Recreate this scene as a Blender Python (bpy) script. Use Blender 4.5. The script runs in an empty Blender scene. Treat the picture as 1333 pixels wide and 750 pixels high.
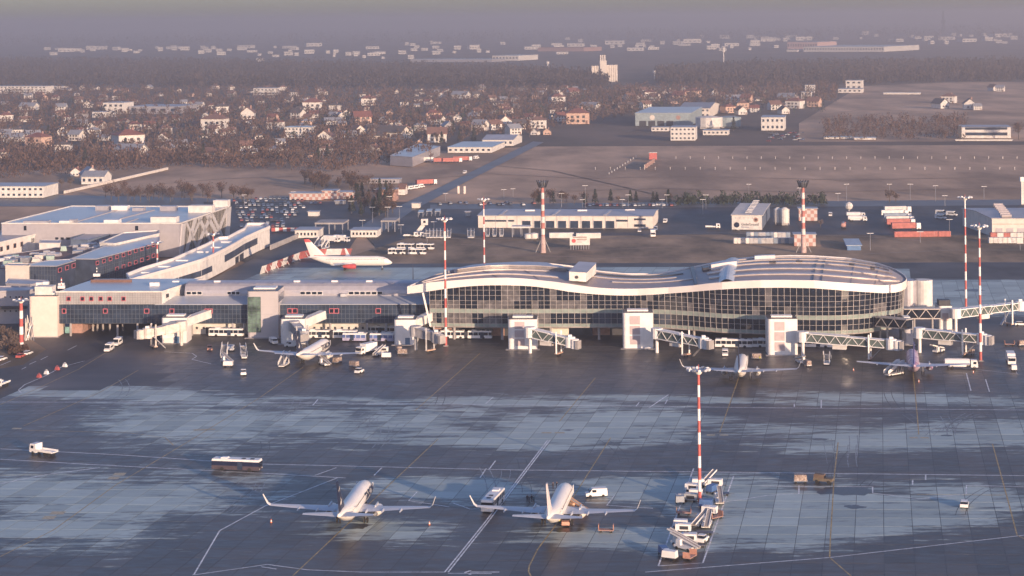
import bpy, math, random
from mathutils import Vector, Matrix
random.seed(7)
S = bpy.context.scene
C = S.collection
R = math.radians
# ---------------------------------------------------------------- camera
F, H, U0, V0, RHO = 2500.0, 108.0, 666.5, 25.0, 0.0105   # focal length in photo pixels, camera height in metres
cam = bpy.data.cameras.new('camera'); co = bpy.data.objects.new('camera', cam); C.objects.link(co); S.camera = co
cam.sensor_width = 36; cam.lens = F / 1333 * 36
cam.shift_x = 0; cam.shift_y = -(375 - V0) / 1333
cam.clip_start = 1; cam.clip_end = 90000
co.matrix_world = Matrix.Translation((0, 0, H)) @ Matrix.Rotation(R(90), 4, 'X') @ Matrix.Rotation(-RHO, 4, 'Z')
# ---------------------------------------------------------------- sky and sun
SUN_EL, SUN_AZ = R(8.5), R(32)      # the sun stands low behind the camera, to its right
W = bpy.data.worlds.new('World'); S.world = W; W.use_nodes = True
nt = W.node_tree; bg = nt.nodes['Background']
sky = nt.nodes.new('ShaderNodeTexSky'); sky.sky_type = 'NISHITA'; sky.sun_disc = False
sky.sun_elevation = SUN_EL; sky.altitude = 100; sky.air_density = 1.0; sky.dust_density = 1.4; sky.ozone_density = 3.5
sdir = Vector((math.sin(SUN_AZ) * math.cos(SUN_EL), -math.cos(SUN_AZ) * math.cos(SUN_EL), math.sin(SUN_EL)))
sky.sun_rotation = math.atan2(sdir.x, sdir.y)
tn = nt.nodes.new('ShaderNodeMix'); tn.data_type = 'RGBA'; tn.blend_type = 'MULTIPLY'; tn.inputs[0].default_value = 1; tn.inputs[7].default_value = (1.06, .935, 1.05, 1)   # rosy winter morning air
nt.links.new(sky.outputs[0], tn.inputs[6]); nt.links.new(tn.outputs[2], bg.inputs[0]); bg.inputs[1].default_value = 0.15
sl = bpy.data.lights.new('sun', 'SUN'); sl.energy = 4.8; sl.angle = R(0.6); sl.color = (1.0, 0.71, 0.49)
so = bpy.data.objects.new('sun', sl); C.objects.link(so)
so.rotation_euler = sdir.to_track_quat('Z', 'Y').to_euler()
S.view_settings.view_transform = 'Standard'; S.view_settings.look = 'None'; S.view_settings.gamma = 1; S.view_settings.exposure = 0.75
S.cycles.max_bounces = 5; S.cycles.diffuse_bounces = 2; S.cycles.glossy_bounces = 2; S.cycles.volume_bounces = 1
HAZE = (0.00022, (0.645, 0.622, 0.64))

# ---------------------------------------------------------------- geometry of the place
def UV(px, py):
    du, dv = px - U0, py - V0
    return du * math.cos(RHO) - dv * math.sin(RHO), du * math.sin(RHO) + dv * math.cos(RHO)
def G(px, py, z=0.0):                # the point at height z seen there
    u, v = UV(px, py); Y = F * (H - z) / v
    return Vector((u * Y / F, Y, z))
def D(px, py, Y):                    # the point at distance Y seen there
    u, v = UV(px, py)
    return Vector((u * Y / F, Y, H - v * Y / F))
TH = math.atan2(477.0, F)            # heading of the stands
E1 = Vector((math.sin(TH), math.cos(TH), 0)); E2 = Vector((math.cos(TH * .35), -math.sin(TH * .35), 0))

# ---------------------------------------------------------------- materials
def srgb(r, g, b):
    f = lambda c: (c / 255 / 12.92) if c / 255 <= .04045 else ((c / 255 + .055) / 1.055) ** 2.4
    return (f(r), f(g), f(b), 1)
def N(t, kind, **kw):
    n = t.nodes.new(kind)
    for k, v in kw.items(): setattr(n, k, v)
    return n
MATS = {}
def mat(name, col, rough=.7, metal=0.0, var=.18, scale=.6, stretch=(1, 1, 1), bump=0.0, spec=.5, emit=None, islands=0.0, col2=None):
    if name in MATS: return MATS[name]
    m = bpy.data.materials.new(name); m.use_nodes = True; MATS[name] = m
    t = m.node_tree; b = t.nodes['Principled BSDF']
    col = tuple(col) + (1,) if len(col) == 3 else col
    b.inputs['Roughness'].default_value = rough; b.inputs['Metallic'].default_value = metal
    b.inputs['Specular IOR Level'].default_value = spec
    tc = N(t, 'ShaderNodeNewGeometry'); mp = N(t, 'ShaderNodeMapping'); mp.inputs['Scale'].default_value = stretch
    t.links.new(tc.outputs['Position'], mp.inputs[0])
    no = N(t, 'ShaderNodeTexNoise'); no.inputs['Scale'].default_value = scale; no.inputs['Detail'].default_value = 5; no.inputs['Roughness'].default_value = .62
    t.links.new(mp.outputs[0], no.inputs['Vector'])
    cr = N(t, 'ShaderNodeValToRGB')
    lo = tuple(c * (1 - var) for c in col[:3]) + (1,); hi = tuple(min(1, c * (1 + var)) for c in col[:3]) + (1,)
    if col2: hi = tuple(col2) + (1,)
    cr.color_ramp.elements[0].color = lo; cr.color_ramp.elements[0].position = .38
    cr.color_ramp.elements[1].color = hi; cr.color_ramp.elements[1].position = .65
    t.links.new(no.outputs[0], cr.inputs[0]); out = cr.outputs[0]
    if islands:
        hs = N(t, 'ShaderNodeHueSaturation'); mr = N(t, 'ShaderNodeMapRange')
        mr.inputs['To Min'].default_value = 1 - islands; mr.inputs['To Max'].default_value = 1 + islands
        t.links.new(tc.outputs['Random Per Island'], mr.inputs[0]); t.links.new(mr.outputs[0], hs.inputs['Value'])
        t.links.new(out, hs.inputs['Color']); out = hs.outputs[0]
    t.links.new(out, b.inputs['Base Color'])
    if bump:
        bp = N(t, 'ShaderNodeBump'); bp.inputs['Strength'].default_value = bump; bp.inputs['Distance'].default_value = .1
        t.links.new(no.outputs[0], bp.inputs['Height']); t.links.new(bp.outputs[0], b.inputs['Normal'])
    if emit:
        b.inputs['Emission Color'].default_value = tuple(emit[:3]) + (1,); b.inputs['Emission Strength'].default_value = emit[3]
    return m
white = mat('white_paint', (.78, .76, .73), .45, var=.06)
cream = mat('cream_render', (.68, .62, .55), .8, var=.10, scale=.3)
wall_white = mat('white_render', (.66, .63, .59), .85, var=.12, scale=.4)
grey_metal = mat('grey_cladding', (.40, .39, .41), .5, var=.06)
lilac_metal = mat('pale_metal_sheet', (.44, .42, .44), .42, .35, var=.08, stretch=(1, .2, 1))
dark_frame = mat('dark_metal', (.035, .037, .045), .5)
steel = mat('galvanised_steel', (.42, .42, .44), .4, .6)
rubber = mat('tyre_rubber', (.02, .02, .02), .85)
glass = mat('dark_glass', (.012, .017, .028), .06, spec=.8, var=.3, scale=.5)
glass2 = mat('blue_glass', (.03, .045, .075), .10, spec=.7, var=.35, scale=.25)
blind = mat('pane_with_blind', (.125, .12, .125), .18, var=.35)
green_band = mat('green_tinted_glass', (.26, .31, .28), .25, var=.14, scale=.3)
red = mat('red_paint', (.44, .10, .09), .5, var=.10)
pink = mat('pink_red_frame', (.50, .13, .16), .5, var=.05)
orange = mat('orange_red_paint', (.62, .16, .08), .5)
blue = mat('blue_paint', (.06, .13, .30), .45)
navy = mat('navy_paint', (.015, .02, .05), .35)
teal = mat('teal_cladding', (.27, .33, .35), .6)
asphalt = mat('asphalt', (.045, .044, .047), .62, var=.35, scale=.05, stretch=(1, .5, 1), col2=(.085, .08, .08), spec=.35)
asphalt2 = mat('road_asphalt', (.12, .115, .115), .5, var=.2, scale=.03)
concrete = mat('concrete', (.33, .31, .30), .8, var=.15, scale=.3)
paint_w = mat('white_marking', (.70, .70, .70), .6, var=.3, scale=.8)
paint_y = mat('yellow_marking', (.42, .29, .11), .6, var=.4, scale=.7)
paint_o = mat('pale_yellow_marking', (.44, .38, .26), .7, var=.2, scale=1.5)
roof_flat = mat('roof_membrane', (.36, .36, .39), .45, var=.12, scale=.08)
roof_light = mat('wet_roof_membrane', (.44, .46, .48), .30, var=.12, scale=.05)
roof_red = mat('red_roof_tiles', (.21, .085, .068), .8, var=.2)
roof_brown = mat('brown_roof_tiles', (.20, .11, .085), .8, var=.2)
roof_grey = mat('grey_roof_sheet', (.27, .28, .31), .55, var=.15)
brick_pink = mat('pink_brick', (.38, .23, .19), .85, var=.15, scale=.8)
grass = mat('dry_grass', (.14, .10, .06), .95, var=.30, scale=.03, stretch=(1, .4, 1), col2=(.42, .28, .17))
field = mat('brown_field', (.32, .205, .13), .95, var=.25, scale=.014, stretch=(1, .4, 1), col2=(.62, .40, .25), bump=.0)
wood_ground = mat('leaf_litter', (.05, .04, .034), .95, var=.3, scale=.008, stretch=(1, .4, 1), col2=(.14, .095, .072))
twig = mat('bare_twigs', (.092, .055, .042), .95, var=.25, scale=.03, islands=.35)
twig_pale = mat('pale_bare_twigs', (.13, .092, .075), .95, var=.2, scale=.03, islands=.3)
deep_twig = mat('forest_twigs', (.050, .037, .034), .95, var=.3, scale=.01, islands=.35)
ever = mat('evergreen_foliage', (.028, .040, .026), .9, var=.25, scale=.2, islands=.3)
bark = mat('bark', (.10, .08, .065), .9)

# ---------------------------------------------------------------- mesh builder
class MB:
    def __init__(s): s.v = []; s.f = []; s.m = []; s.ms = []; s.cur = 0
    def use(s, m):
        if m not in s.ms: s.ms.append(m)
        s.cur = s.ms.index(m); return s
    def add(s, vs, fs):
        o = len(s.v); s.v += [tuple(v) for v in vs]
        for f in fs: s.f.append(tuple(i + o for i in f)); s.m.append(s.cur)
        return s
    def box(s, c, d, rz=0.0, taper=1.0):
        cx, cy, cz = c; x, y, z = d[0] / 2, d[1] / 2, d[2]
        P = []
        for k, (zz, t) in enumerate(((0, 1), (z, taper))):
            for a, b in ((-x, -y), (x, -y), (x, y), (-x, y)):
                a *= t; b *= t
                P.append((cx + a * math.cos(rz) - b * math.sin(rz), cy + a * math.sin(rz) + b * math.cos(rz), cz + zz))
        return s.add(P, [(3, 2, 1, 0), (4, 5, 6, 7), (0, 1, 5, 4), (1, 2, 6, 5), (2, 3, 7, 6), (3, 0, 4, 7)])
    def prism(s, poly, z0, z1):
        n = len(poly); a = sum(poly[i][0] * poly[(i + 1) % n][1] - poly[(i + 1) % n][0] * poly[i][1] for i in range(n))
        if a < 0: poly = poly[::-1]
        zt = z1 if hasattr(z1, '__len__') else [z1] * n
        if a < 0 and hasattr(z1, '__len__'): zt = list(z1)[::-1]
        P = [(p[0], p[1], z0) for p in poly] + [(p[0], p[1], zt[i]) for i, p in enumerate(poly)]
        return s.add(P, [tuple(range(n - 1, -1, -1)), tuple(range(n, 2 * n))] + [(i, (i + 1) % n, n + (i + 1) % n, n + i) for i in range(n)])
    def extr(s, prof, axis_o, ax, ay, az, length):   # profile in (ax,az) plane pushed along ay
        n = len(prof); o = Vector(axis_o); P = []
        for L in (0, length):
            for a, b in prof: P.append(o + ax * a + az * b + ay * L)
        return s.add(P, [tuple(range(n)), tuple(range(2 * n - 1, n - 1, -1))] + [((i + 1) % n, i, n + i, n + (i + 1) % n) for i in range(n)])
    def cyl(s, a, b, r0, r1=None, n=8, caps=True):
        a, b = Vector(a), Vector(b); r1 = r0 if r1 is None else r1
        d = (b - a).normalized(); u = d.orthogonal().normalized(); w = d.cross(u); P = []
        for p, r in ((a, r0), (b, r1)):
            for i in range(n):
                t = 2 * math.pi * i / n; P.append(p + (u * math.cos(t) + w * math.sin(t)) * r)
        fs = [(i, (i + 1) % n, n + (i + 1) % n, n + i) for i in range(n)]
        if caps: fs += [tuple(range(n - 1, -1, -1)), tuple(range(n, 2 * n))]
        return s.add(P, fs)
    def beam(s, a, b, w, h=None):
        h = w if h is None else h
        a, b = Vector(a), Vector(b); d = (b - a)
        if d.length < 1e-6: return s
        d.normalize(); u = Vector((0, 0, 1)).cross(d)
        u = u.normalized() if u.length > .05 else Vector((1, 0, 0)); v = d.cross(u)
        P = [p + u * (i * w / 2) + v * (j * h / 2) for p in (a, b) for i, j in ((-1, -1), (1, -1), (1, 1), (-1, 1))]
        return s.add(P, [(3, 2, 1, 0), (4, 5, 6, 7), (0, 1, 5, 4), (1, 2, 6, 5), (2, 3, 7, 6), (3, 0, 4, 7)])
    def rings(s, rs, cap=True):
        n = len(rs[0]); P = [p for r in rs for p in r]; fs = []
        for k in range(len(rs) - 1):
            for i in range(n): fs.append((k * n + i, k * n + (i + 1) % n, (k + 1) * n + (i + 1) % n, (k + 1) * n + i))
        if cap: fs += [tuple(range(n - 1, -1, -1)), tuple(range((len(rs) - 1) * n, len(rs) * n))]
        return s.add(P, fs)
    def grid(s, rows):
        n = len(rows[0]); P = [p for r in rows for p in r]
        return s.add(P, [(k * n + i, k * n + i + 1, (k + 1) * n + i + 1, (k + 1) * n + i) for k in range(len(rows) - 1) for i in range(n - 1)])
    def mesh(s, name, m=None, smooth=False):
        me = bpy.data.meshes.new(name); me.from_pydata(s.v, [], s.f)
        ms = s.ms if s.ms else [m]
        for x in ms: me.materials.append(x)
        if s.ms: me.polygons.foreach_set('material_index', s.m)
        if smooth: me.polygons.foreach_set('use_smooth', [True] * len(me.polygons))
        me.update(); return me
def link(name, me, parent=None, loc=None):
    o = bpy.data.objects.new(name, me); C.objects.link(o)
    if parent: o.parent = parent
    if loc is not None: o.location = loc
    return o
def part(name, mb, m, parent, smooth=False, **kw):
    o = link(name, mb.mesh(name, m, smooth), parent)
    for k, v in kw.items(): o[k] = v
    return o
def thing(name, label, cat, loc=(0, 0, 0), rz=0.0, group=None):
    o = bpy.data.objects.new(name, None); C.objects.link(o); o.empty_display_size = 2
    o.location = loc; o.rotation_euler = (0, 0, rz); o['label'] = label; o['category'] = cat
    if group: o['group'] = group
    return o
def tag(o, label, cat, group=None):
    o['label'] = label; o['category'] = cat
    if group: o['group'] = group
    return o
def struct(name, mb, m, smooth=False):
    o = link(name, mb.mesh(name, m, smooth)); o['kind'] = 'structure'; return o
KIDS = {}
def kids(o):
    return list(o.children)
def copy_tree(o, parent=None):
    c = o.copy(); C.objects.link(c)
    if parent: c.parent = parent
    for ch in kids(o): copy_tree(ch, c)
    return c
PROTO = {}
def put(key, maker, label, loc, rz=0.0, group=None, sc=1.0):   # first use builds the thing, later uses copy it and its parts
    if key not in PROTO:
        o = maker(); PROTO[key] = o
    else: o = copy_tree(PROTO[key])
    o.location = loc; o.rotation_euler = (0, 0, rz); o.scale = (sc, sc, sc); o['label'] = label
    if group: o['group'] = group
    elif 'group' in o: del o['group']
    return o
def head(a, b):                    # heading so that local +Y runs from a to b
    d = Vector(b) - Vector(a); return math.atan2(-d.x, d.y)
def flat(name, pts, z, m, kind='structure'):
    mb = MB(); P = [G(*p) for p in pts]
    mb.add([(p.x, p.y, z) for p in P], [tuple(range(len(P)))])
    o = link(name, mb.mesh(name, m)); o[ 'kind'] = kind
    me = o.data
    if me.polygons[0].normal.z < 0: me.flip_normals()
    return o
def ribbon(mb, pts, w, z):
    P = [Vector((p.x, p.y, z)) for p in pts]
    L = []
    for i, p in enumerate(P):
        d = (P[min(i + 1, len(P) - 1)] - P[max(i - 1, 0)]).normalized(); n = Vector((-d.y, d.x, 0)) * w / 2
        L += [p + n, p - n]
    mb.add(L, [(2 * i, 2 * i + 1, 2 * i + 3, 2 * i + 2) for i in range(len(P) - 1)])
mat('dark_car_paint', (.04, .045, .06), .3); mat('blue_car_paint', (.07, .11, .20), .3); mat('silver_paint', (.38, .39, .41), .35, .4)
# ================================================================ GROUND
def slab_material():
    m = bpy.data.materials.new('apron_concrete'); m.use_nodes = True; t = m.node_tree; b = t.nodes['Principled BSDF']; L = t.links.new
    geo = N(t, 'ShaderNodeNewGeometry'); pos = geo.outputs['Position']
    def vm(op, a, bv=None):
        n = N(t, 'ShaderNodeVectorMath', operation=op)
        for i, x in enumerate((a, bv)):
            if x is None: continue
            if isinstance(x, (tuple, list, Vector)): n.inputs[i].default_value = tuple(x)
            else: L(x, n.inputs[i])
        return n
    def ma(op, a, bv=None, cl=False):
        n = N(t, 'ShaderNodeMath', operation=op); n.use_clamp = cl
        for i, x in enumerate((a, bv)):
            if x is None: continue
            if isinstance(x, (int, float)): n.inputs[i].default_value = x
            else: L(x, n.inputs[i])
        return n.outputs[0]
    # patches of dried concrete and painted sky sheen, ellipses laid along the stand axes: centre pixel, half width, half depth in metres
    pats = [(70, 640, 30, 20), (170, 650, 26, 22), (240, 640, 22, 12), (60, 690, 26, 12), (300, 560, 34, 22), (430, 558, 30, 20), (540, 552, 24, 20), (640, 575, 26, 11), (420, 519, 40, 6), (150, 512, 45, 9), (250, 520, 30, 9), (640, 523, 40, 6),
            (900, 520, 50, 5), (1230, 521, 45, 7), (760, 555, 30, 18), (690, 566, 24, 14), (820, 545, 26, 12), (1090, 570, 24, 15), (1180, 568, 26, 17), (1290, 565, 26, 19), (1020, 560, 20, 8),
            (1100, 665, 26, 20), (1190, 665, 24, 17), (1020, 680, 18, 16), (1280, 650, 20, 14), (970, 650, 16, 18), (590, 640, 18, 10), (860, 640, 20, 12), (500, 690, 16, 10), (790, 700, 18, 9),
            (940, 355, 120, 45), (1270, 378, 110, 38), (500, 355, 75, 45), (1310, 400, 60, 22), (620, 350, 60, 22)]  # wet apron behind the terminal, its sky reflection painted as pale colour
    acc = None
    for px, py, rx, ry in pats:
        c = G(px, py)
        d = vm('SUBTRACT', pos, c).outputs[0]
        a = ma('DIVIDE', vm('DOT_PRODUCT', d, (E1.y, -E1.x, 0)).outputs['Value'], rx)
        e = ma('DIVIDE', vm('DOT_PRODUCT', d, E1).outputs['Value'], ry)
        q = ma('SUBTRACT', 1.35, ma('SQRT', ma('ADD', ma('MULTIPLY', a, a), ma('MULTIPLY', e, e))))
        acc = q if acc is None else ma('SMOOTH_MAX', acc, q) if False else ma('MAXIMUM', acc, q)
    # slab identity
    det = E2.x * E1.y - E2.y * E1.x
    ia = vm('DOT_PRODUCT', pos, (E1.y / det, -E1.x / det, 0)).outputs['Value']
    ib = vm('DOT_PRODUCT', pos, (-E2.y / det, E2.x / det, 0)).outputs['Value']
    fa = ma('FLOOR', ma('DIVIDE', ia, SA)); fb = ma('FLOOR', ma('DIVIDE', ib, SB))
    cx = N(t, 'ShaderNodeCombineXYZ'); L(fa, cx.inputs[0]); L(fb, cx.inputs[1])
    wn = N(t, 'ShaderNodeTexWhiteNoise', noise_dimensions='2D'); L(cx.outputs[0], wn.inputs['Vector'])
    mp = N(t, 'ShaderNodeMapping'); mp.inputs['Scale'].default_value = (.35, 1, 1); L(pos, mp.inputs[0])
    n1 = N(t, 'ShaderNodeTexNoise'); n1.inputs['Scale'].default_value = .035; n1.inputs['Detail'].default_value = 8; n1.inputs['Roughness'].default_value = .6; L(mp.outputs[0], n1.inputs['Vector'])
    mp2 = N(t, 'ShaderNodeMapping'); mp2.inputs['Scale'].default_value = (.3, 1, 1); mp2.inputs['Rotation'].default_value = (0, 0, R(3)); L(pos, mp2.inputs[0])
    n2 = N(t, 'ShaderNodeTexNoise'); n2.inputs['Scale'].default_value = .55; n2.inputs['Detail'].default_value = 6; n2.inputs['Roughness'].default_value = .7; L(mp2.outputs[0], n2.inputs['Vector'])
    # patch edge broken by noise and by the slabs
    s = ma('ADD', acc, ma('MULTIPLY', ma('SUBTRACT', n1.outputs[0], .5), 3.2))
    s = ma('ADD', s, ma('MULTIPLY', ma('SUBTRACT', n2.outputs[0], .5), 2.6))
    mp3 = N(t, 'ShaderNodeMapping'); mp3.inputs['Scale'].default_value = (.045, .42, 1); mp3.inputs['Rotation'].default_value = (0, 0, R(3.5)); L(pos, mp3.inputs[0])
    n3 = N(t, 'ShaderNodeTexNoise'); n3.inputs['Scale'].default_value = 1.0; n3.inputs['Detail'].default_value = 7; n3.inputs['Roughness'].default_value = .65; L(mp3.outputs[0], n3.inputs['Vector'])
    s = ma('ADD', s, ma('MULTIPLY', ma('SUBTRACT', n3.outputs[0], .5), 2.6))
    s = ma('ADD', s, ma('MULTIPLY', ma('SUBTRACT', wn.outputs['Value'], .5), .22))
    mr = N(t, 'ShaderNodeMapRange', interpolation_type='SMOOTHSTEP'); mr.inputs['From Min'].default_value = 0.05; mr.inputs['From Max'].default_value = .8; L(s, mr.inputs[0])
    dry_or_sheen = mr.outputs[0]
    vo = ma('ADD', ma('MULTIPLY', n2.outputs[0], .8), ma('MULTIPLY', wn.outputs['Value'], .3))
    def ramp(a, bb, fac, p0=.2, p1=.9):
        r = N(t, 'ShaderNodeValToRGB'); r.color_ramp.elements[0].color = a + (1,); r.color_ramp.elements[1].color = bb + (1,)
        r.color_ramp.elements[0].position = p0; r.color_ramp.elements[1].position = p1; L(fac, r.inputs[0]); return r.outputs[0]
    wet = ramp((.026, .025, .026), (.105, .090, .082), vo)
    dr = ramp((.17, .205, .20), (.50, .58, .54), vo)
    mx = N(t, 'ShaderNodeMix', data_type='RGBA'); L(dry_or_sheen, mx.inputs[0]); L(wet, mx.inputs[6]); L(dr, mx.inputs[7])
    L(mx.outputs[2], b.inputs['Base Color'])
    rr = N(t, 'ShaderNodeMapRange'); L(n2.outputs[0], rr.inputs[0]); rr.inputs['From Min'].default_value = .3; rr.inputs['From Max'].default_value = .7
    rr.inputs['To Min'].default_value = .30; rr.inputs['To Max'].default_value = .55
    L(rr.outputs[0], b.inputs['Roughness'])
    b.inputs['Specular IOR Level'].default_value = .34
    bp = N(t, 'ShaderNodeBump'); bp.inputs['Strength'].default_value = .25; bp.inputs['Distance'].default_value = .03; L(n2.outputs[0], bp.inputs['Height']); L(bp.outputs[0], b.inputs['Normal'])
    return m
SA, SB = 6.0, 7.0
apron_mat = slab_material()
# one ground sheet to the horizon
mb = MB(); mb.add([(-30000, -500, -.6), (30000, -500, -.6), (30000, 60000, -.6), (-30000, 60000, -.6)], [(0, 1, 2, 3)])
struct('ground', mb, wood_ground)
flat('fields', [(-900, 262), (700, 190), (2200, 185), (2200, 345), (-900, 400)], -.50, field)
flat('distant_fields', [(1040, 160), (1120, 112), (1250, 106), (2000, 112), (2000, 182), (1040, 184)], -.47, field)
flat('village_meadow', [(150, 250), (185, 222), (250, 214), (480, 215), (660, 200), (690, 215), (560, 238), (370, 262), (200, 268)], -.44, field)
flat('grass_strip', [(425, 343.5), (560, 300), (640, 309), (900, 305), (1440, 306), (1440, 343), (560, 343.5)], -.10, grass)
flat('near_grass', [(560, 300), (540, 262), (600, 240), (760, 214), (1500, 214), (1500, 262), (600, 262)], -.40, field)
flat('service_yard', [(500, 332), (470, 300), (545, 262), (640, 268), (880, 262), (1450, 262), (1450, 322), (1130, 318), (1120, 327), (945, 325), (935, 306), (640, 309), (560, 325)], -.20, asphalt)
flat('car_park', [(270, 322), (265, 262), (420, 262), (500, 262), (545, 262), (470, 300), (440, 345), (330, 345)], -.30, asphalt)
flat('access_road', [(462, 299), (492, 280), (568, 246), (694, 184), (708, 185), (600, 240), (535, 275), (500, 300)], -.15, asphalt2)
flat('field_road', [(-60, 250), (-60, 268), (470, 268), (480, 264), (470, 262)], -.35, asphalt2)
flat('ring_road', [(560, 266), (870, 263), (1440, 258.5), (1440, 266), (870, 270), (560, 272)], -.15, asphalt2)
flat('landside_road', [(-60, 520), (-60, 400), (80, 395), (215, 400), (215, 440), (166, 446), (0, 519)], .012, asphalt)
flat('left_grass', [(-60, 490), (-60, 430), (20, 428), (60, 455), (30, 475)], .03, grass)
ap = flat('apron', [(-500, 800), (-160, 437), (200, 400), (330, 337), (425, 343.5), (1500, 341), (1900, 800)], 0.0, asphalt)
flat('taxiway', [(560, 343), (1500, 342), (1500, 364), (1185, 362.5), (1100, 352), (560, 347)], .012, asphalt)
# concrete slabs, recessed joints between them
def slab_pt(i, j): return E2 * (i * SA) + E1 * (j * SB)
def ij(p):
    det = E2.x * E1.y - E2.y * E1.x
    return (p.x * E1.y - p.y * E1.x) / det / SA, (-p.x * E2.y + p.y * E2.x) / det / SB
def proj(p):
    u, v = p.x / p.y * F, (H - p.z) / p.y * F
    return U0 + u * math.cos(RHO) + v * math.sin(RHO), V0 - u * math.sin(RHO) + v * math.cos(RHO)
g = .13
def slab_verts(o):
    a, b = E2 * (SA - g), E1 * (SB - g); o = o + E2 * g / 2 + E1 * g / 2
    P = [o, o + a, o + a + b, o + b]
    return [(p.x, p.y, 0.0) for p in P] + [(p.x, p.y, .03) for p in P]
SF = [(4, 5, 6, 7), (0, 1, 5, 4), (1, 2, 6, 5), (2, 3, 7, 6), (3, 0, 4, 7)]
cells = []
for i in range(-60, 90):
    for j in range(40, 160):
        p = slab_pt(i + .5, j + .5)
        if p.y < 250: continue
        x, y = proj(p)
        if -40 < x < 1375 and (505 if x < 215 else 452) + 5 * math.sin(i * .9) < y < 775: cells.append((p.y, i, j, x, y))
        elif y < 412 and y > 347 and -40 < x < 1390 and (x > 1150 and y > 364 or (x < 1180 and y > 349)) and x > 250 + (y - 340) * -2 + 120: cells.append((p.y, i, j, x, y))
cells = [c for c in cells if not (c[3] < 215 and c[4] < 522 - c[3] * .45)]
cells.sort()
vis = [c for c in cells if c[4] < 752 and 0 < c[3] < 1333]
near = set((c[1], c[2]) for c in vis[:300])
sm = MB(); sm.add(slab_verts(Vector()), SF); sme = sm.mesh('slab', apron_mat)
rest = MB()
for _, i, j, x, y in cells:
    o = slab_pt(i, j)
    if (i, j) in near: link('slab', sme, ap, o)
    else: rest.add(slab_verts(o), SF)
q = part('slab_field', rest, apron_mat, ap, kind='stuff')
# the same worn concrete under the rest of the apron
ap.data.materials[0] = mat('apron_asphalt', (.040, .037, .038), .52, var=.45, scale=.03, stretch=(.4, 1, 1), bump=.15, spec=.4, col2=(.10, .085, .080))
# painted lines
Z = .036
def line(name, m, polys, w):
    mb = MB()
    for pts in polys: ribbon(mb, [G(*p) for p in pts], w, Z)
    return struct(name, mb, m)
line('white_line', paint_w, [[(0, 523.5), (340, 524.2), (670, 527.2), (1000, 531), (1333, 534)],
     [(0, 584.5), (150, 592), (277, 600.5), (345, 604.4), (670, 612), (1000, 615.5), (1333, 619.5)],
     [(0, 598), (120, 605), (345, 616.5), (450, 622.5)], [(0, 630), (60, 618), (130, 609)],
     [(845, 531), (870, 514)]], .42)
line('white_stand_line', paint_w, [
     [(713, 573), (631.5, 680), (579, 745)], [(716, 573), (635, 680), (583.5, 745)],
     [(580, 745), (470, 745), (400, 742), (348, 735)], [(583, 746.5), (640, 747)], [(348, 735), (250, 749)], [(252, 749), (286, 691), (345, 659), (440, 622)],
     [(495, 640.5), (543, 640.5), (532, 652), (585, 660)], [(1136, 634), (1136, 642), (1196, 649.5), (1240, 645), (1258, 643), (1258, 632), (1333, 634)], [(990, 633), (1136, 634)],
     [(930, 656), (1000, 645), (1040, 643), (1040, 632)], [(840, 745), (1080, 726), (1333, 697)], [(735, 644), (800, 645), (790, 658), (850, 662)], [(590, 655), (612, 663), (640, 662)],
     [(857, 737), (915, 733), (955, 620)], [(857, 737), (903, 610)], [(1205, 618.5), (1205, 625)], [(1188, 625), (1188, 631)],
     [(645, 600), (636, 612)], [(410, 619), (438, 609)], [(487, 619), (497, 609)], [(625, 622), (633, 610)], [(407, 528), (414, 520)], [(632, 526), (642, 517)], [(828, 529), (832, 524)], [(866, 526), (869, 520)], [(1034, 530), (1034, 526)], [(1069, 531), (1069, 521)],
     [(214, 458), (250, 460), (256, 464), (250, 468), (275, 474)], [(24, 508), (32, 501), (60, 489), (80, 478), (110, 470)], [(24, 508), (28, 512), (34, 509)],
     [(1258, 486), (1264, 509)], [(1283, 494), (1288, 510)], [(1215, 475), (1324, 487), (1318, 470)], [(340, 738), (360, 741)]], .32)
line('direction_arrow', paint_w, [[(612, 745), (650, 745)], [(605, 745.5), (613, 743)], [(605, 745.5), (613, 748)]], .5)
line('yellow_line', paint_y, [[(625, 460), (540, 535)], [(570, 572), (381, 750)], [(775, 492), (728, 549)], [(795, 570), (722, 686), (700, 715), (689, 737), (688, 744), (692, 752)],
     [(965, 482), (937, 563)], [(1188, 478), (1194, 540), (1196, 566)], [(1091, 576), (1086, 620), (1081, 700), (1080, 726), (1110, 752)], [(1292, 578), (1313, 655), (1324, 697), (1334, 702)],
     [(395, 478), (335, 520), (250, 572), (150, 632), (70, 690), (0, 725)], [(180, 482), (130, 511), (30, 555)], [(102, 481), (40, 510), (0, 527)], [(150, 452), (102, 481)],
     [(30, 560), (170, 564), (215, 570), (226, 580)], [(0, 619), (60, 618.5)], [(1194, 644), (1305, 645)]], .28)
line('stop_bar', paint_o, [[(705, 563.5), (718, 563.5)], [(722, 563.5), (735, 563.5)], [(920, 566.5), (931, 566.5)], [(937, 566.5), (948, 566.5)], [(1184, 570), (1195, 570)], [(1198, 570), (1209, 570)],
     [(16, 558), (28, 558)], [(252, 560), (280, 559)]], 1.6)
line('faded_block_marking', paint_o, [[(141, 622.5), (155, 622.5)], [(148, 617.5), (163, 617.5)], [(56, 674), (72, 674)], [(66, 668), (84, 668)]], 2.6)
line('dashed_lane_line', paint_w, [[(28, 481 - 0), (34, 478)], [(38, 474.5), (47, 470.5)], [(53, 468.5), (62, 464)], [(88, 456), (100, 450)], [(0, 476), (14, 470)]], .3)
mb = MB()
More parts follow.
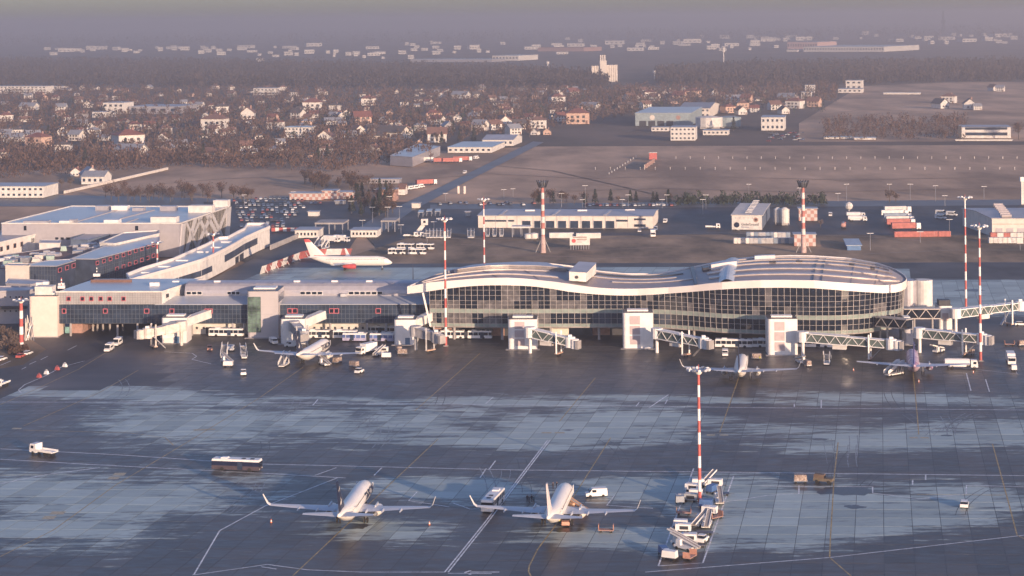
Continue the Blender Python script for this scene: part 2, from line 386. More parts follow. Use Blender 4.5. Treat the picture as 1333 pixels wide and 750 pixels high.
for P_ in ([(560, 232), (640, 226), (760, 232), (900, 229), (1100, 234), (1333, 230)], [(640, 215), (720, 222), (800, 240), (850, 252)], [(700, 250), (860, 245), (1050, 250), (1333, 244)], [(1060, 150), (1130, 142), (1210, 146), (1333, 150)], [(1150, 124), (1190, 128), (1250, 136)], [(200, 240), (300, 232), (420, 228), (520, 231)], [(600, 318), (760, 326), (900, 320)], [(620, 331), (800, 335), (1000, 332)]):
    p_ = [G(*q) for q in P_]; ribbon(mb, [p_[k].lerp(p_[k + 1], u / 4) for k in range(len(p_) - 1) for u in range(4)] + [p_[-1]], 2.0, -.06)
struct('dirt_track', mb, mat('bare_earth', (.26, .18, .13), .9, var=.4, scale=.05))
# tyre scrubs, drips and sealed cracks
rs = random.Random(8); dk, pl = MB(), MB()
def arc(mb, x, y, w):
    p = G(x, y); a = TH + rs.uniform(-.22, .22); k = rs.uniform(-.05, .05); P = []
    for i in range(10): P.append(p.copy()); a += k; p = p + Vector((math.sin(-a) if 0 else math.sin(a), math.cos(a), 0)) * rs.uniform(2.2, 3.5)
    ribbon(mb, P, w, Z - .003); q = [v + Vector((2.1, .1, 0)) for v in P]; ribbon(mb, q, w, Z - .003)
for i in range(16): arc(dk, rs.uniform(20, 1320), rs.uniform(505, 700), rs.uniform(.1, .22))
for cx_, cy_, n__ in ((1210, 560, 9), (330, 545, 7), (440, 560, 5), (1090, 600, 5), (270, 660, 5), (480, 575, 5), (620, 640, 3), (150, 520, 4)):
    for i in range((n__ + 1) // 2): arc(pl, cx_ + rs.uniform(-35, 35), cy_ + rs.uniform(-6, 9), rs.uniform(.12, .28))
struct('tyre_mark', dk, mat('rubber_mark', (.045, .042, .042), .5, var=.4)); struct('pale_scrub_mark', pl, mat('dried_scrub', (.24, .26, .27), .6, var=.4))
st = MB()
for x, y, r in ((1100, 639, 4.5), (1112, 660, 1.6), (355, 567, 1.3), (592, 568, .9), (740, 560, 1), (838, 569, .9), (895, 573, 1.5), (933, 574, 1.4), (1067, 572, 1.6), (1232, 567, 1.2), (176, 567, 1), (950, 490, 3), (1186, 492, 3), (463, 685, 2.5), (735, 690, 2.5), (205, 598, 1.2), (1263, 378, 4), (520, 500, 1.5), (1010, 600, 1.2)):
    c = G(x, y); n_ = 18; ph = rs.random() * 6; st.add([(c.x + r * 1.5 * math.cos(6.283 * k / n_) * rs.uniform(.65, 1.2), c.y + r * math.sin(6.283 * k / n_) * rs.uniform(.65, 1.2), Z - .002) for k in range(n_)], [tuple(range(n_))])
struct('oil_stain', st, mat('oil_stain', (.022, .021, .022), .35, var=.5, scale=1.5, col2=(.05, .045, .045)))
# grass bank and kerb lines
mb = MB(); ribbon(mb, [G(1125, 331), G(1240, 326), G(1440, 326)], .5, .15); ribbon(mb, [G(520, 311), G(660, 311), G(900, 310.5)], .9, .25)
ribbon(mb, [G(880, 305), G(930, 303.5), G(1120, 308), G(1200, 314)], .6, .15)
struct('kerb', mb, concrete)
# ================================================================ CURVED TERMINAL
def lerp(a, b, t): return a + (b - a) * t
def interp(tab, x):
    if x <= tab[0][0]: return tab[0][1]
    for (x0, y0), (x1, y1) in zip(tab, tab[1:]):
        if x <= x1: return lerp(y0, y1, (x - x0) / (x1 - x0))
    return tab[-1][1]
TOP = [(530, 375), (560, 369.4), (608, 365.4), (634, 363.7), (660, 363.3), (686, 364.7), (703, 366.8), (721, 368.6), (742, 371.6), (764, 375), (785, 377), (806, 377.9), (828, 377.8), (849, 377), (870, 375.9), (900, 373.7), (924, 370.6), (956, 368), (988, 366.6), (1020, 366.3), (1060, 366.9), (1094, 369.7), (1126, 371.8), (1149, 373.3)]
BOT = [(530, 382.7), (552, 380.3), (578, 376.3), (608, 372.9), (634, 371.5), (660, 371.5), (686, 372.3), (703, 374), (721, 376.5), (742, 380.1), (764, 382.4), (785, 384), (806, 384.8), (828, 384.8), (849, 383.8), (870, 382.3), (900, 380.1), (924, 378), (956, 375.9), (988, 374.8), (1020, 374.6), (1060, 375.4), (1094, 378), (1126, 380.3), (1149, 381.8)]
GB = [(530, 424.2), (560, 424.8), (608, 425.4), (660, 425.8), (785, 425.6), (828, 425.6), (870, 427), (900, 429), (940, 432.3), (988, 434.2), (1030, 434.6), (1062, 435.2), (1094, 435), (1126, 433), (1149, 429)]
FRONT = []      # (rim top, rim bottom, wall line)
for k in range(63):
    px = 530 + 10 * k if k < 62 else 1149
    Yw = F * (H - 4.5) / UV(px, interp(GB, px))[1]
    a, b = D(px, interp(TOP, px), Yw - 1.6), D(px, interp(BOT, px), Yw - 1.6)
    FRONT.append((a, Vector((a.x, a.y, b.z)), Vector((D(px, 400, Yw).x, Yw, 0))))
TIP = [(1166, 372.2, 18.7), (1174, 370.2, 18.8), (1179, 367.3, 18.9), (1180.5, 364, 19.1), (1177.5, 359.5, 19.5), (1166, 352, 20), (1154, 347.5, 20.3)]
for px, py, z in TIP:
    a = G(px, py, z); c = FRONT[55][0]
    inw = Vector((c.x - a.x, 650 - a.y, 0)).normalized() * 1.6
    FRONT.append((a, a - Vector((0, 0, 2.2)), Vector((a.x + inw.x, a.y + inw.y, 0))))
BK = [(533, 649), (563, 666), (608, 688), (634, 692), (677, 694), (745, 692), (815, 688), (880, 690), (941, 692), (988, 692), (1030, 690), (1062, 689), (1105, 686), (1141, 676)]
BP = [(533, 373), (563, 360), (608, 348), (634, 345), (677, 342.5), (710, 343.5), (745, 347.5), (780, 354), (815, 357.5), (850, 357.5), (880, 353), (903, 348.5), (941, 340.5), (967, 337), (988, 335), (1030, 333.6), (1062, 334.2), (1105, 337), (1141, 343.4)]
BACK = [D(px, interp(BP, px), interp(BK, px)) for px in range(533, 1142, 8)]
tip_back = G(1154, 347.5, 20.3)
term = thing('airport_terminal', 'long glass fronted terminal with a wavy roof and broad white fascia', 'terminal', (G(860, 425).x, 650, 0))
TO = term.location.copy()
def loc(p): return (p[0] - TO.x, p[1] - TO.y, p[2])
def resample(P, n):
    L = [0]
    for a, b in zip(P, P[1:]): L.append(L[-1] + (b - a).length)
    out = []
    for k in range(n):
        d = L[-1] * k / (n - 1); i = 0
        while i < len(L) - 2 and L[i + 1] < d: i += 1
        out.append(P[i].lerp(P[i + 1], (d - L[i]) / max(1e-6, L[i + 1] - L[i])))
    return out
NR = 90
fr = resample([f[0] for f in FRONT[:66]], NR); bk = resample(BACK + [tip_back, FRONT[-3][0]], NR)
def roof_pt(i, t, up=0.0):
    i = max(0, min(NR - 1.001, i)); k = int(i); u = i - k
    a = fr[k].lerp(fr[k + 1], u); b = bk[k].lerp(bk[k + 1], u); p = a.lerp(b, t)
    s = max(.0, min(1, min(i / 8, (NR - 1 - i) / 6)))
    p.z += 1.3 * s * 4 * t * (1 - t) + up; return p
mb = MB(); mb.grid([[loc(roof_pt(i, t, -.15)) for i in range(NR)] for t in (0, .04, .12, .25, .4, .55, .7, .85, .96, 1)])
seamroof = mat('terminal_roof_sheet', (.36, .30, .28), .5, .0, var=.12, scale=.04, stretch=(.5, .5, 1))
part('roof', mb, seamroof, term)
rimw = mat('white_fascia', (.80, .74, .69), .5, var=.05, scale=.1)
# white fascia all round the rim, with soffit
rim = [f[0] for f in FRONT[:69]] + [tip_back] + BACK[::-1]
rim_b = [f[1] for f in FRONT[:69]] + [tip_back - Vector((0, 0, 2))] + [b - Vector((0, 0, 1.6)) for b in BACK[::-1]]
nf = len(FRONT[:69])
mb = MB(); n = len(rim)
cen = [Vector((lerp(p.x, TO.x + 20, .003), p.y + (.55 if i < 62 else 0 if i < nf + 1 else -.5), p.z)) for i, p in enumerate(rim)]
for i in range(n):
    j = (i + 1) % n; a, b, c, d = rim[i], rim[j], rim_b[j], rim_b[i]; e, f = cen[i], cen[j]
    mb.add([loc(q) for q in (a, b, c, d)], [(0, 1, 2, 3)])
    up = Vector((0, 0, .45))
    mb.add([loc(a), loc(b), loc(b + up), loc(a + up), loc(e + up), loc(f + up), loc(e), loc(f)], [(0, 1, 2, 3), (3, 2, 5, 4), (4, 5, 7, 6)])
part('fascia', mb, rimw, term)
mb = MB()
for i in range(len(FRONT) - 1):
    f, g2 = FRONT[i], FRONT[i + 1]
    mb.add([loc(f[1]), loc(g2[1]), loc((g2[2].x, g2[2].y, g2[1].z)), loc((f[2].x, f[2].y, f[1].z))], [(0, 1, 2, 3)])
part('soffit', mb, white, term)
# walls: line of bays along the front
wl = [(f[2], f[1].z + .1) for f in FRONT]
wl = [w for w in wl if w[0].x > D(553, 400, 645).x]
P = [w[0] for w in wl]
NB = 96; Q = resample(P, NB + 1)
def ztop(p):
    best = min(range(len(wl)), key=lambda i: (wl[i][0] - Vector((p.x, p.y, 0))).length)
    i = max(1, min(len(wl) - 2, best)); a, b = wl[i - 1], wl[i + 1]; d = (b[0] - a[0]); t = max(0, min(1, (p - a[0]).dot(d) / d.dot(d)))
    return lerp(a[1], b[1], t)
ZT = [ztop(q) for q in Q]
pm_cache = {}
rnd = random.Random(3); LEAN = .07      # the glass leans outward towards the roof
mul = mat('pale_mullion', (.44, .405, .38), .5, .1)
spb = MB(); bot = MB(); trans = MB(); slabm = MB()
for k in range(NB):
    a, b = Q[k], Q[k + 1]; d = (b - a); nrm = Vector((d.y, -d.x, 0)).normalized()
    z1 = ZT[k]; z2 = ZT[k + 1]; sl_ = .0
    def quad(za, zb, zc, zd, off=.0):
        def q(p, z): u = nrm * (off + LEAN * (z - 4.4)); return loc((p.x + u.x, p.y + u.y, z))
        return [q(a, za), q(b, zb), q(b, zc), q(a, zd)]
    inleft = k < 26; r = rnd.random()
    hi_m = glass if rnd.random() < (.88 if inleft else .92) else blind
    mid_m = blind if (inleft and rnd.random() < .7) or (not inleft and rnd.random() < .15) else glass
    low_m = blind if (k < 20 and rnd.random() < .75) else (glass2 if 26 < k < 40 else glass)
    bands = [(10.6 + .0, min(13.6, z1), min(13.6, z2), mid_m)] if True else []
    zs = [(5.6, 9.2, low_m), (10.6, 13.4, mid_m)]
    for za, zb, m in zs:
        me = MB(); me.add(quad(za, za, min(zb, z1), min(zb, z2)), [(0, 1, 2, 3)])
        part('pane', me, m, term)
    if z1 > 14.0 or z2 > 14.0:
        me = MB(); me.add(quad(13.4, 13.4, max(13.5, z2), max(13.5, z1)), [(0, 1, 2, 3)])
        part('pane', me, hi_m, term)
    spb.add(quad(9.2, 9.2, 10.6, 10.6, .02), [(0, 1, 2, 3)]); bot.add(quad(4.6, 4.6, 5.6, 5.6, .02), [(0, 1, 2, 3)])
    for zz in ((4.55, 5.6, 7.4, 9.2, 10.6, 12.0, 13.4) + ((15.2,) if z1 > 16 else ()) + ((17.0,) if z1 > 18 else ()) if z1 > 14 else (4.55, 5.6, 9.2, 10.6)):
        trans.beam(Vector(loc((a.x, a.y, zz))) + nrm * (.08 + LEAN * (zz - 4.4)), Vector(loc((b.x, b.y, zz))) + nrm * (.08 + LEAN * (zz - 4.4)), .08, .08)
    m2 = MB(); m2.beam(Vector(loc((a.x, a.y, 4.4))) + nrm * .12, Vector(loc((a.x, a.y, z1))) + nrm * (.08 + LEAN * (z1 - 4.4)), .13, .13)
    part('mullion', m2, mul, term)
part('spandrel_band', spb, green_band, term); part('base_glass_band', bot, green_band, term)
part('transom', trans, mul, term, kind='stuff')
# slanted end post, floor slab over the open ground floor, inner wall, columns
mb = MB(); mb.beam(loc(D(550.5, 381, 641)), loc(D(560.5, 425, 641)), .6, .6); part('end_post', mb, rimw, term)
mb = MB()
for k in range(NB):
    a, b = Q[k], Q[k + 1]
    mb.add([loc((a.x, a.y, 4.2)), loc((b.x, b.y, 4.2)), loc((b.x, b.y + 40 if k < 72 else 668, 4.2)), loc((a.x, a.y + 40 if k < 72 else 668, 4.2)), loc((a.x, a.y, 4.6)), loc((b.x, b.y, 4.6))], [(0, 1, 2, 3), (0, 1, 5, 4)])
part('floor_slab', mb, mat('slab_soffit', (.30, .27, .25), .8), term)
mb = MB(); I0, I1 = Q[0] + Vector((1, 9, 0)), Q[74] + Vector((-2, 12, 0))
x0 = I0.x; segs = []
while x0 < I1.x:
    w = rnd.choice([4, 6, 8]); segs.append((x0, min(I1.x, x0 + w))); x0 += w
gmats = [brick_pink, dark_frame, concrete, glass2, dark_frame, cream]
for i, (a, b) in enumerate(segs):
    m = gmats[[0, 1, 1, 2, 0, 1, 3, 1, 5, 3][i % 10]]
    me = MB(); me.box(((a + b) / 2 - TO.x, 654 + (b - I0.x) * -.02 - TO.y + 2, 0), (b - a - .05, .4, 4.15)); part('ground_floor_panel', me, m, term)
for k in range(4, 84, 8):
    me = MB(); q = Q[k]; me.cyl(loc((q.x, q.y + 1.2, 0)), loc((q.x, q.y + 1.2, 4.2)), .45, n=10); part('column', me, concrete, term)
# rear wall
mb = MB()
bw = [p for p in BACK if p.x > BACK[6].x]
for a, b in zip(bw, bw[1:]):
    mb.add([loc((a.x, a.y - 3, 0)), loc((b.x, b.y - 3, 0)), loc((b.x, b.y - 3, b.z - 1)), loc((a.x, a.y - 3, a.z - 1))], [(3, 2, 1, 0)])
part('rear_wall', mb, glass2, term)
# raised strips, joints and cross channels on the roof
def strip(t0, t1, i0, i1, h, m, name='roof_strip', step=1):
    mb = MB(); rows = [[], [], [], []]
    i = i0
    while i <= i1:
        rows[0].append(loc(roof_pt(i, t0, -.1))); rows[1].append(loc(roof_pt(i, t0, h))); rows[2].append(loc(roof_pt(i, t1, h))); rows[3].append(loc(roof_pt(i, t1, -.1))); i += step
    mb.grid(rows)
    mb.add([rows[k][0] for k in range(4)], [(0, 1, 2, 3)]); mb.add([rows[k][-1] for k in range(4)], [(3, 2, 1, 0)])
    return part(name, mb, m, term)
ridge = mat('ridge_sheet', (.50, .44, .41), .35, .2, var=.1)
for t in (.17, .34, .55, .72, .88):
    strip(t, t + .035, 52, 86 - int(t * 5), .35, ridge)
for t in (.2, .42, .85): strip(t, t + .03, 3, 27, .3, ridge)
strip(.50, .66, 11, 30, 1.1, lilac_metal, 'clerestory'); strip(.50, .53, 11, 30, 1.3, ridge)
strip(.7, .9, 10, 29, .8, lilac_metal, 'clerestory')
darkgut = mat('roof_gutter', (.05, .055, .07), .4)
strip(.56, .62, 30.5, 49, .25, darkgut, 'gutter'); strip(.40, .44, 31, 47, .2, ridge); strip(.78, .80, 31, 47, .2, ridge); strip(.25, .27, 36, 50, .2, ridge)
def cross(i, w, h, m, name, t0=.02, t1=.99, di=0.0, rounded=False):
    mb = MB(); rows = []
    for k in range(13):
        t = lerp(t0, t1, k / 12); r = []
        for q in range(7 if rounded else 2):
            u = q / (6 if rounded else 1); hh = h * (math.sin(math.pi * u) if rounded else 1)
            r.append(loc(roof_pt(i + di * t + (u - .5) * w, t, hh)))
        if not rounded: r = [loc(roof_pt(i + di * t - .5 * w, t, -.1))] + r + [loc(roof_pt(i + di * t + .5 * w, t, -.1))]
        rows.append(r)
    mb.grid(rows); return part(name, mb, m, term)
cross(49.2, .55, .55, darkgut, 'gutter', di=1.6); cross(54.6, 2.6, 1.1, mat('translucent_vault', (.48, .50, .53), .35, var=.1), 'vaulted_rooflight', di=2.2, rounded=True)
cross(68.6, .16, .08, darkgut, 'gutter', di=.8); cross(70.0, .12, .08, darkgut, 'gutter', di=.4)
for i in (16, 23, 75, 80): cross(i, .1, .05, seamroof, 'seam')
strip(.52, .62, 53, 57.5, 1.8, rimw, 'rooflight_cap'); strip(.5, .6, 51.6, 53, 1.2, darkgut, 'rooflight_cap')
strip(.82, .90, 60, 63, 1.2, white, 'air_duct')
for i, t in ((62, .55), (66, .57), (74, .56), (78, .55)):
    strip(t, t + .03, i, i + 1.6, .7, dark_frame, 'air_duct')
# box on the roof
mb = MB(); a = D(741.5, 366, 642); zt = G(741, 354, 0)
Y0 = 648; p0 = D(741, 365.5, Y0); p1 = D(763, 367, Y0); h = (D(741, 353.5, Y0).z - p0.z)
mb.use(wall_white).add([loc(p) for p in (p0, p1, p1 + Vector((4.3, 21, 0)), p0 + Vector((4.3, 21, 0)))] + [loc(p + Vector((0, 0, h))) for p in (p0, p1, p1 + Vector((4.3, 21, .6)), p0 + Vector((4.3, 21, .6)))],
    [(0, 1, 5, 4), (1, 2, 6, 5), (2, 3, 7, 6), (3, 0, 4, 7)])
mb.use(roof_flat).add([loc(p + Vector((0, 0, h + .05))) for p in (p0 - Vector((.3, .3, 0)), p1 + Vector((.3, -.3, 0)), p1 + Vector((4.6, 21.3, .6)), p0 + Vector((4.0, 21.3, .6)))], [(0, 1, 2, 3)])
rb = part('plant_room', mb, white, term)
mb = MB(); m_ = p0.lerp(p1, .45) + Vector((0, -.1, h * .45)); mb.cyl(loc(m_), loc(m_ + Vector((0, -.3, 0))), .55, n=10); part('vent', mb, dark_frame, rb)

# ================================================================ OTHER BUILDINGS
def corners(xl, yl, xr, yr, depth, off=None):
    a, b = G(xl, yl), G(xr, yr); d = (b - a).normalized(); nv = Vector((-d.y, d.x, 0)) * depth
    return a, b, d, nv
def wallbox(name, label, cat, xl, yl, xr, yr, ytop, depth, wm, rm, group=None, parapet=.4, depth_dir=None):
    a, b = G(xl, yl), G(xr, yr); d = (b - a).normalized(); nv = (Vector((-d.y, d.x, 0)) if depth_dir is None else depth_dir.normalized()) * depth
    h = D(xl, ytop, a.y).z
    t = thing(name, label, cat, a, 0, group)
    poly = [Vector(p) - a for p in (a, b, b + nv, a + nv)]
    m = MB(); m.prism([(p.x, p.y) for p in poly], 0, h); part('wall', m, wm, t)
    m = MB(); ins = [(p.x, p.y) for p in poly]; m.prism(ins, h + .003, h + .25); part('roof', m, rm, t)
    for k in range(4):
        m = MB(); p, q = poly[k], poly[(k + 1) % 4]; m.beam((p.x, p.y, h + .2), (q.x, q.y, h + .2), .35, parapet + .35); part('parapet', m, wm, t)
    return t, a, b, d, nv, h
def on_wall(t, a, d, u0, u1, z0, z1, m, name='window', out=.06, frame=None):
    n = Vector((d.y, -d.x, 0)); mb = MB(); o = a - Vector(t.location)
    p = o + d * ((u0 + u1) / 2) + n * out; rz = math.atan2(d.y, d.x)
    mb.box((p.x, p.y, z0), (u1 - u0, .12, z1 - z0), rz); w = part(name, mb, m, t)
    if frame:
        mb = MB(); s = .22 if frame is pink else .12
        for (ua, ub, za, zb) in ((u0 - s, u1 + s, z1, z1 + s), (u0 - s, u1 + s, z0 - s, z0), (u0 - s, u0, z0, z1), (u1, u1 + s, z0, z1)):
            p = o + d * ((ua + ub) / 2) + n * (out + .05); mb.box((p.x, p.y, za), (ub - ua, .16, zb - za), rz)
        part('frame', mb, frame, w)
    return w
def u_at(a, d, px, py):              # distance along a wall whose foot starts at a, seen at pixel column px
    k = (UV(px, py)[0]) / F; return (k * a.y - a.x) / (d.x - k * d.y)
def z_at(a, d, u, px, py): return D(px, py, (a + d * u).y).z
def win_px(t, a, d, x0, y0, x1, y1, m, frame=None, name='window', out=.06):
    u0, u1 = u_at(a, d, x0, y0), u_at(a, d, x1, y0); z0, z1 = z_at(a, d, u0, x0, y1), z_at(a, d, u0, x0, y0)
    return on_wall(t, a, d, u0, u1, max(.05, z0), z1, m, name, out, frame)

# ---- pier with the dark glass band (left of the curved terminal)
pier = thing('airport_pier', 'long low pier with dark glass band and rounded metal upper floor', 'building', G(77, 438))
pa, pb = G(77, 437.5), G(556, 437.5); pa.z = 0
pdv = (pb - pa).normalized(); PYd = lambda u: pa + pdv * u
pnv = Vector((-pdv.y, pdv.x, 0))
Lp = (pb - pa).length; o = pier.location
def lp(v, z=None): return (v[0] - o.x, v[1] - o.y, v[2] if z is None else z)
zg0, zg1 = 4.4, 10.9
mb = MB(); mb.add([lp(pa, zg0), lp(pb, zg0), lp(pb, zg1), lp(pa, zg1)], [(0, 1, 2, 3)]); part('glazing', mb, glass2, pier)
gm = mat('dark_mullion', (.11, .13, .16), .5, .3)
mb = MB(); k = 0.0
while k < Lp: p = PYd(k) - pnv * .06; mb.box(lp(p, zg0), (.12, .16, zg1 - zg0), 0); k += 1.35
for z in (4.45, 6.0, 7.6, 9.2, 10.85): mb.beam(lp(pa - pnv * .08, z), lp(pb - pnv * .08, z), .1, .12)
part('mullion_grid', mb, gm, pier, kind='stuff')
mb = MB(); mb.add([lp(pa, 4.3), lp(pb, 4.3), lp(pb + pnv * 28, 4.3), lp(pa + pnv * 28, 4.3)], [(3, 2, 1, 0)]); part('floor_slab', mb, concrete, pier)
u2 = u_at(pa, pdv, 236, 437)   # where the lean-to roof starts
mb = MB(); q0, q1 = PYd(u2 - 9), pb + pdv * 6
mb.add([lp(q0 - pnv * .5, 11.0), lp(q1 - pnv * .5, 11.0), lp(q1 + pnv * 10, 12.4), lp(q0 + pnv * 10, 12.4), lp(q0 - pnv * .5, 10.8), lp(q1 - pnv * .5, 10.8)], [(0, 1, 2, 3), (0, 1, 5, 4)]); part('lean_to_roof', mb, roof_light, pier)
mb = MB(); pr = []
for k in range(11):
    th = math.pi * k / 10; pr.append((13.5 - 5.2 * math.cos(th) if k > 3 else 10 + .35 * k * k * .4, 12.4 + (4.2 * min(1, math.sin(th) * 1.02))))
pr = [(9.8, 12.2), (9.8, 13.2), (10.1, 14.4), (10.8, 15.6), (12.0, 16.4), (14, 16.8), (17, 16.9), (20, 16.4), (22, 15), (22.4, 12), (22.4, 0), (22.0, 0)]
rows = [[lp(q + pnv * a, z) for q in (PYd(u2 - 1), q1)] for a, z in pr]; mb.grid(rows)
mb.add([lp(PYd(u2 - 1) + pnv * a, z) for a, z in pr[:10]], [tuple(range(10))])
part('barrel_roof', mb, lilac_metal, pier, smooth=False)
nb_ = MB()
for k in range(28): 
    p = PYd(u2 + 6 * k) + pnv * 13.2
    if (p - pa).dot(pdv) < Lp: nb_.box(lp(p, 16.55), (.12, 6, .12), 0)
part('roof_seam', nb_, grey_metal, pier, kind='stuff')
wpl = pa + pnv * 9.75
for x0, x1, n_ in ((243, 264, 3), (296, 313, 3), (391, 421, 4), (454, 499, 6)):
    for k in range(n_):
        a_ = x0 + (x1 - x0) * k / n_; b_ = a_ + (x1 - x0) / n_ * .8
        win_px(pier, wpl, pdv, a_, 379.8, b_, 383.3, glass, frame=white)
for x0, x1 in ((374.5, 380.2), (380.8, 387), (428.8, 434.5), (435, 441), (489.2, 495.5), (221, 226.5), (188, 194), (266.5, 270.5), (271.5, 276.5), (134.5, 139.8), (81, 86)):
    win_px(pier, pa, pdv, x0 + .6, 402.2 + (x0 < 280) * .4, x1 - .4, 407.2, glass, frame=pink, out=.15)
for x in (217, 272, 378, 428, 474): 
    p = PYd(u_at(pa, pdv, x, 430)) + pnv * 14; mb = MB(); mb.box(lp(p, 16.7), (2.2, 1.4, .5), 0); part('roof_hatch', mb, white, pier)
p = PYd(u_at(pa, pdv, 443, 430)) + pnv * 9; mb = MB(); mb.box(lp(p, 12.3), (2.5, 1.8, 1), .1); part('roof_vent', mb, steel, pier)
for x in (92, 121, 127, 134, 143, 153, 160, 179, 250, 303, 318, 397, 430, 478, 503):
    yb = 437.5 if x not in (121, 127, 134, 143, 160) else 431
    mb = MB(); q = G(x, yb + 2 if x in (126, 153) else yb); mb.cyl(lp(q, 0), lp(q, 4.4), .38, n=8); part('column', mb, concrete, pier)
# ground floor rooms under the pier
mb = MB(); a_, b_ = PYd(u_at(pa, pdv, 220, 437)) + pnv * 4, pb + pnv * 4
mb.add([lp(a_, 0), lp(b_, 0), lp(b_, 4.3), lp(a_, 4.3)], [(0, 1, 2, 3)]); part('ground_floor_wall', mb, wall_white, pier)
a0 = a_.copy()
for x in range(246, 552, 9):
    if x in (318, 327, 336, 345, 354): continue
    win_px(pier, a0, pdv, x, 425.5, x + 2.6, 428.5, dark_frame, name='window')
mb = MB(); q = G(262, 437); 
for x0, x1, m in ((268, 277, dark_frame), (236, 241, dark_frame), (488, 500, dark_frame)): win_px(pier, a0, pdv, x0, 426, x1, 434.5, m, name='door')
mb = MB(); a_, b_ = PYd(2) + pnv * 6, PYd(u_at(pa, pdv, 101, 437)) + pnv * 6
mb.add([lp(a_, 0), lp(b_, 0), lp(b_ + pnv * 16, 0), lp(a_, 4.3), lp(b_, 4.3), lp(b_ + pnv * 16, 4.3)], [(0, 1, 4, 3), (1, 2, 5, 4)]); part('ground_floor_wall', mb, brick_pink, pier)
win_px(pier, a_, pdv, 84.5, 425.5, 92.5, 434, mat('turquoise_door', (.18, .36, .35), .6), name='door')
# tiled upper block over the pier
ba, bb = pa + pdv * -1, PYd(u_at(pa, pdv, 211.6, 437)); ztb = 15.2
ba = ba - pnv * .25; bb = bb - pnv * .25
mb = MB(); tiles = mat('grey_tile_cladding', (.36, .35, .35), .55, var=.08)
back = pnv * 40
mb.add([lp(ba, 11.0), lp(bb, 11.0), lp(bb, ztb), lp(ba, ztb)], [(0, 1, 2, 3)]); part('tiled_wall', mb, tiles, pier)
mb = MB(); b3 = bb + pnv * 34 + pdv * 7
mb.add([lp(bb, 11.0), lp(b3, 11.0), lp(b3, ztb), lp(bb, ztb)], [(0, 1, 2, 3)]); part('end_wall', mb, wall_white, pier)
mb = MB(); mb.add([lp(ba, ztb), lp(bb, ztb), lp(b3, ztb), lp(ba + pnv * 34 + pdv * 4, ztb), lp(ba + pnv * 34 + pdv * 4, 0), lp(b3, 0), lp(ba, 11)], [(0, 1, 2, 3), (3, 2, 5, 4), (0, 3, 4, 6)]); part('flat_roof', mb, roof_light, pier)
mb = MB(); u = 0
Lb = (bb - ba).length
while u < Lb: p = ba + pdv * u - pnv * .03; mb.box(lp(p, 11.0), (.09, .09, ztb - 11), 0); u += .9
z = 11.7
while z < ztb: mb.beam(lp(ba - pnv * .03, z), lp(bb - pnv * .03, z), .07, .07); z += .8
part('tile_joint', mb, mat('joint_grey', (.22, .22, .23), .7), pier, kind='stuff')
for x in (89.5, 107.5, 119, 131.2, 143, 161): win_px(pier, ba, pdv, x - 2, 386.8, x + 2, 391.2, glass, frame=pink, out=.12)
mb = MB(); mb.beam(lp(ba, ztb + .15), lp(bb, ztb + .15), .4, .5); mb.beam(lp(bb, ztb + .15), lp(b3, ztb + .15), .4, .5); part('parapet', mb, wall_white, pier)
win_px(pier, bb, (b3 - bb).normalized(), 216, 383, 219.5, 388, dark_frame, name='door')
for k in range(6):
    p = G(125 + 8 * k, 367.3, ztb); mb = MB(); mb.cyl(lp(p + Vector((-1.8, 0, 0)), ztb + .3), lp(p + Vector((1.8, 0, 0)), ztb + .3), .7, n=8); part('rooflight', mb, roof_brown, pier)
for x, y in ((80, 373), (199, 372), (204, 372), (60, 371), (51, 372)):
    p = G(x, y, ztb); mb = MB(); mb.box(lp(p, ztb), (2, 1.4, 1.2), 0); part('air_unit', mb, white, pier)
def runway_beacon(x, y, z, n):
    p = G(x, y, z); t = thing('warning_light_mast', ['short red and white light mast on the grey roof near its left edge', 'short black and white light mast on the grey roof above the row of rooflights', 'small red capped mast on the grey roof in front of dark offices'][n], 'light', p)
    mb = MB(); mb.box((0, 0, 0), (2.4, 1.2, 1.0)); part('base', mb, white, t)
    for k in range(5): mb = MB(); mb.cyl((0, 0, 1 + k * .55), (0, 0, 1.55 + k * .55), .22, n=6); part('band', mb, [dark_frame, white][k % 2] if n else [red, white][k % 2], t)
runway_beacon(80, 375.5, ztb, 0); runway_beacon(126, 359.8, ztb, 1)

# ---- towers along the pier
def tower(name, label, xl, xr, yb, yt, depth, m, side=None, cat='tower', group=None, louv=None, dd=None):
    a, b = G(xl, yb), G(xr, yb + (xr - xl) * -.003); d = (b - a).normalized(); nv = Vector((-d.y, d.x, 0)) if dd is None else dd
    h = D(xl, yt, a.y).z; t = thing(name, label, cat, a, math.atan2(d.y, d.x), group); w = (b - a).length
    mb = MB(); r = 1.1; n = 5
    pl = [(r + r * math.cos(math.pi + math.pi / 2 * k / n), r + r * math.sin(math.pi + math.pi / 2 * k / n)) for k in range(n + 1)] + [(w, 0), (w, depth), (0, depth)]
    mb.prism(pl, 0, h); part('wall', mb, m, t)
    mb = MB(); mb.prism([(x * .98 + .1, y * .98 + .1) for x, y in pl], h + .003, h + .18); part('roof', mb, darkgut, t)
    mb = MB(); mb.box((w / 2, depth / 2, h + .19), (w * .7, depth * .4, .5)); part('roof_hood', mb, white, t)
    mb = MB(); mb.box((w / 2, -.5, 0), (w + 1.5, 2.2, .12)); part('footing', mb, concrete, t)
    return t, w, h, a, d
t, w, h, a, d = tower('stair_tower', 'tall pink white box tower at the left end of the pier', 37.5, 75, 439, 386, 9, mat('pink_white_render', (.72, .60, .53), .8, var=.05))
mb = MB(); mb.box((4.5, 5, h), (6, 5, 3)); part('lift_head', mb, wall_white, t)
t, w, h, a, d = tower('stair_tower', 'grey panelled tower with a tall green window between two pier bridges', 322, 362.5, 440, 379.5, 13, mat('grey_panels', (.46, .43, .43), .6, var=.07, scale=.1), dd=E1)
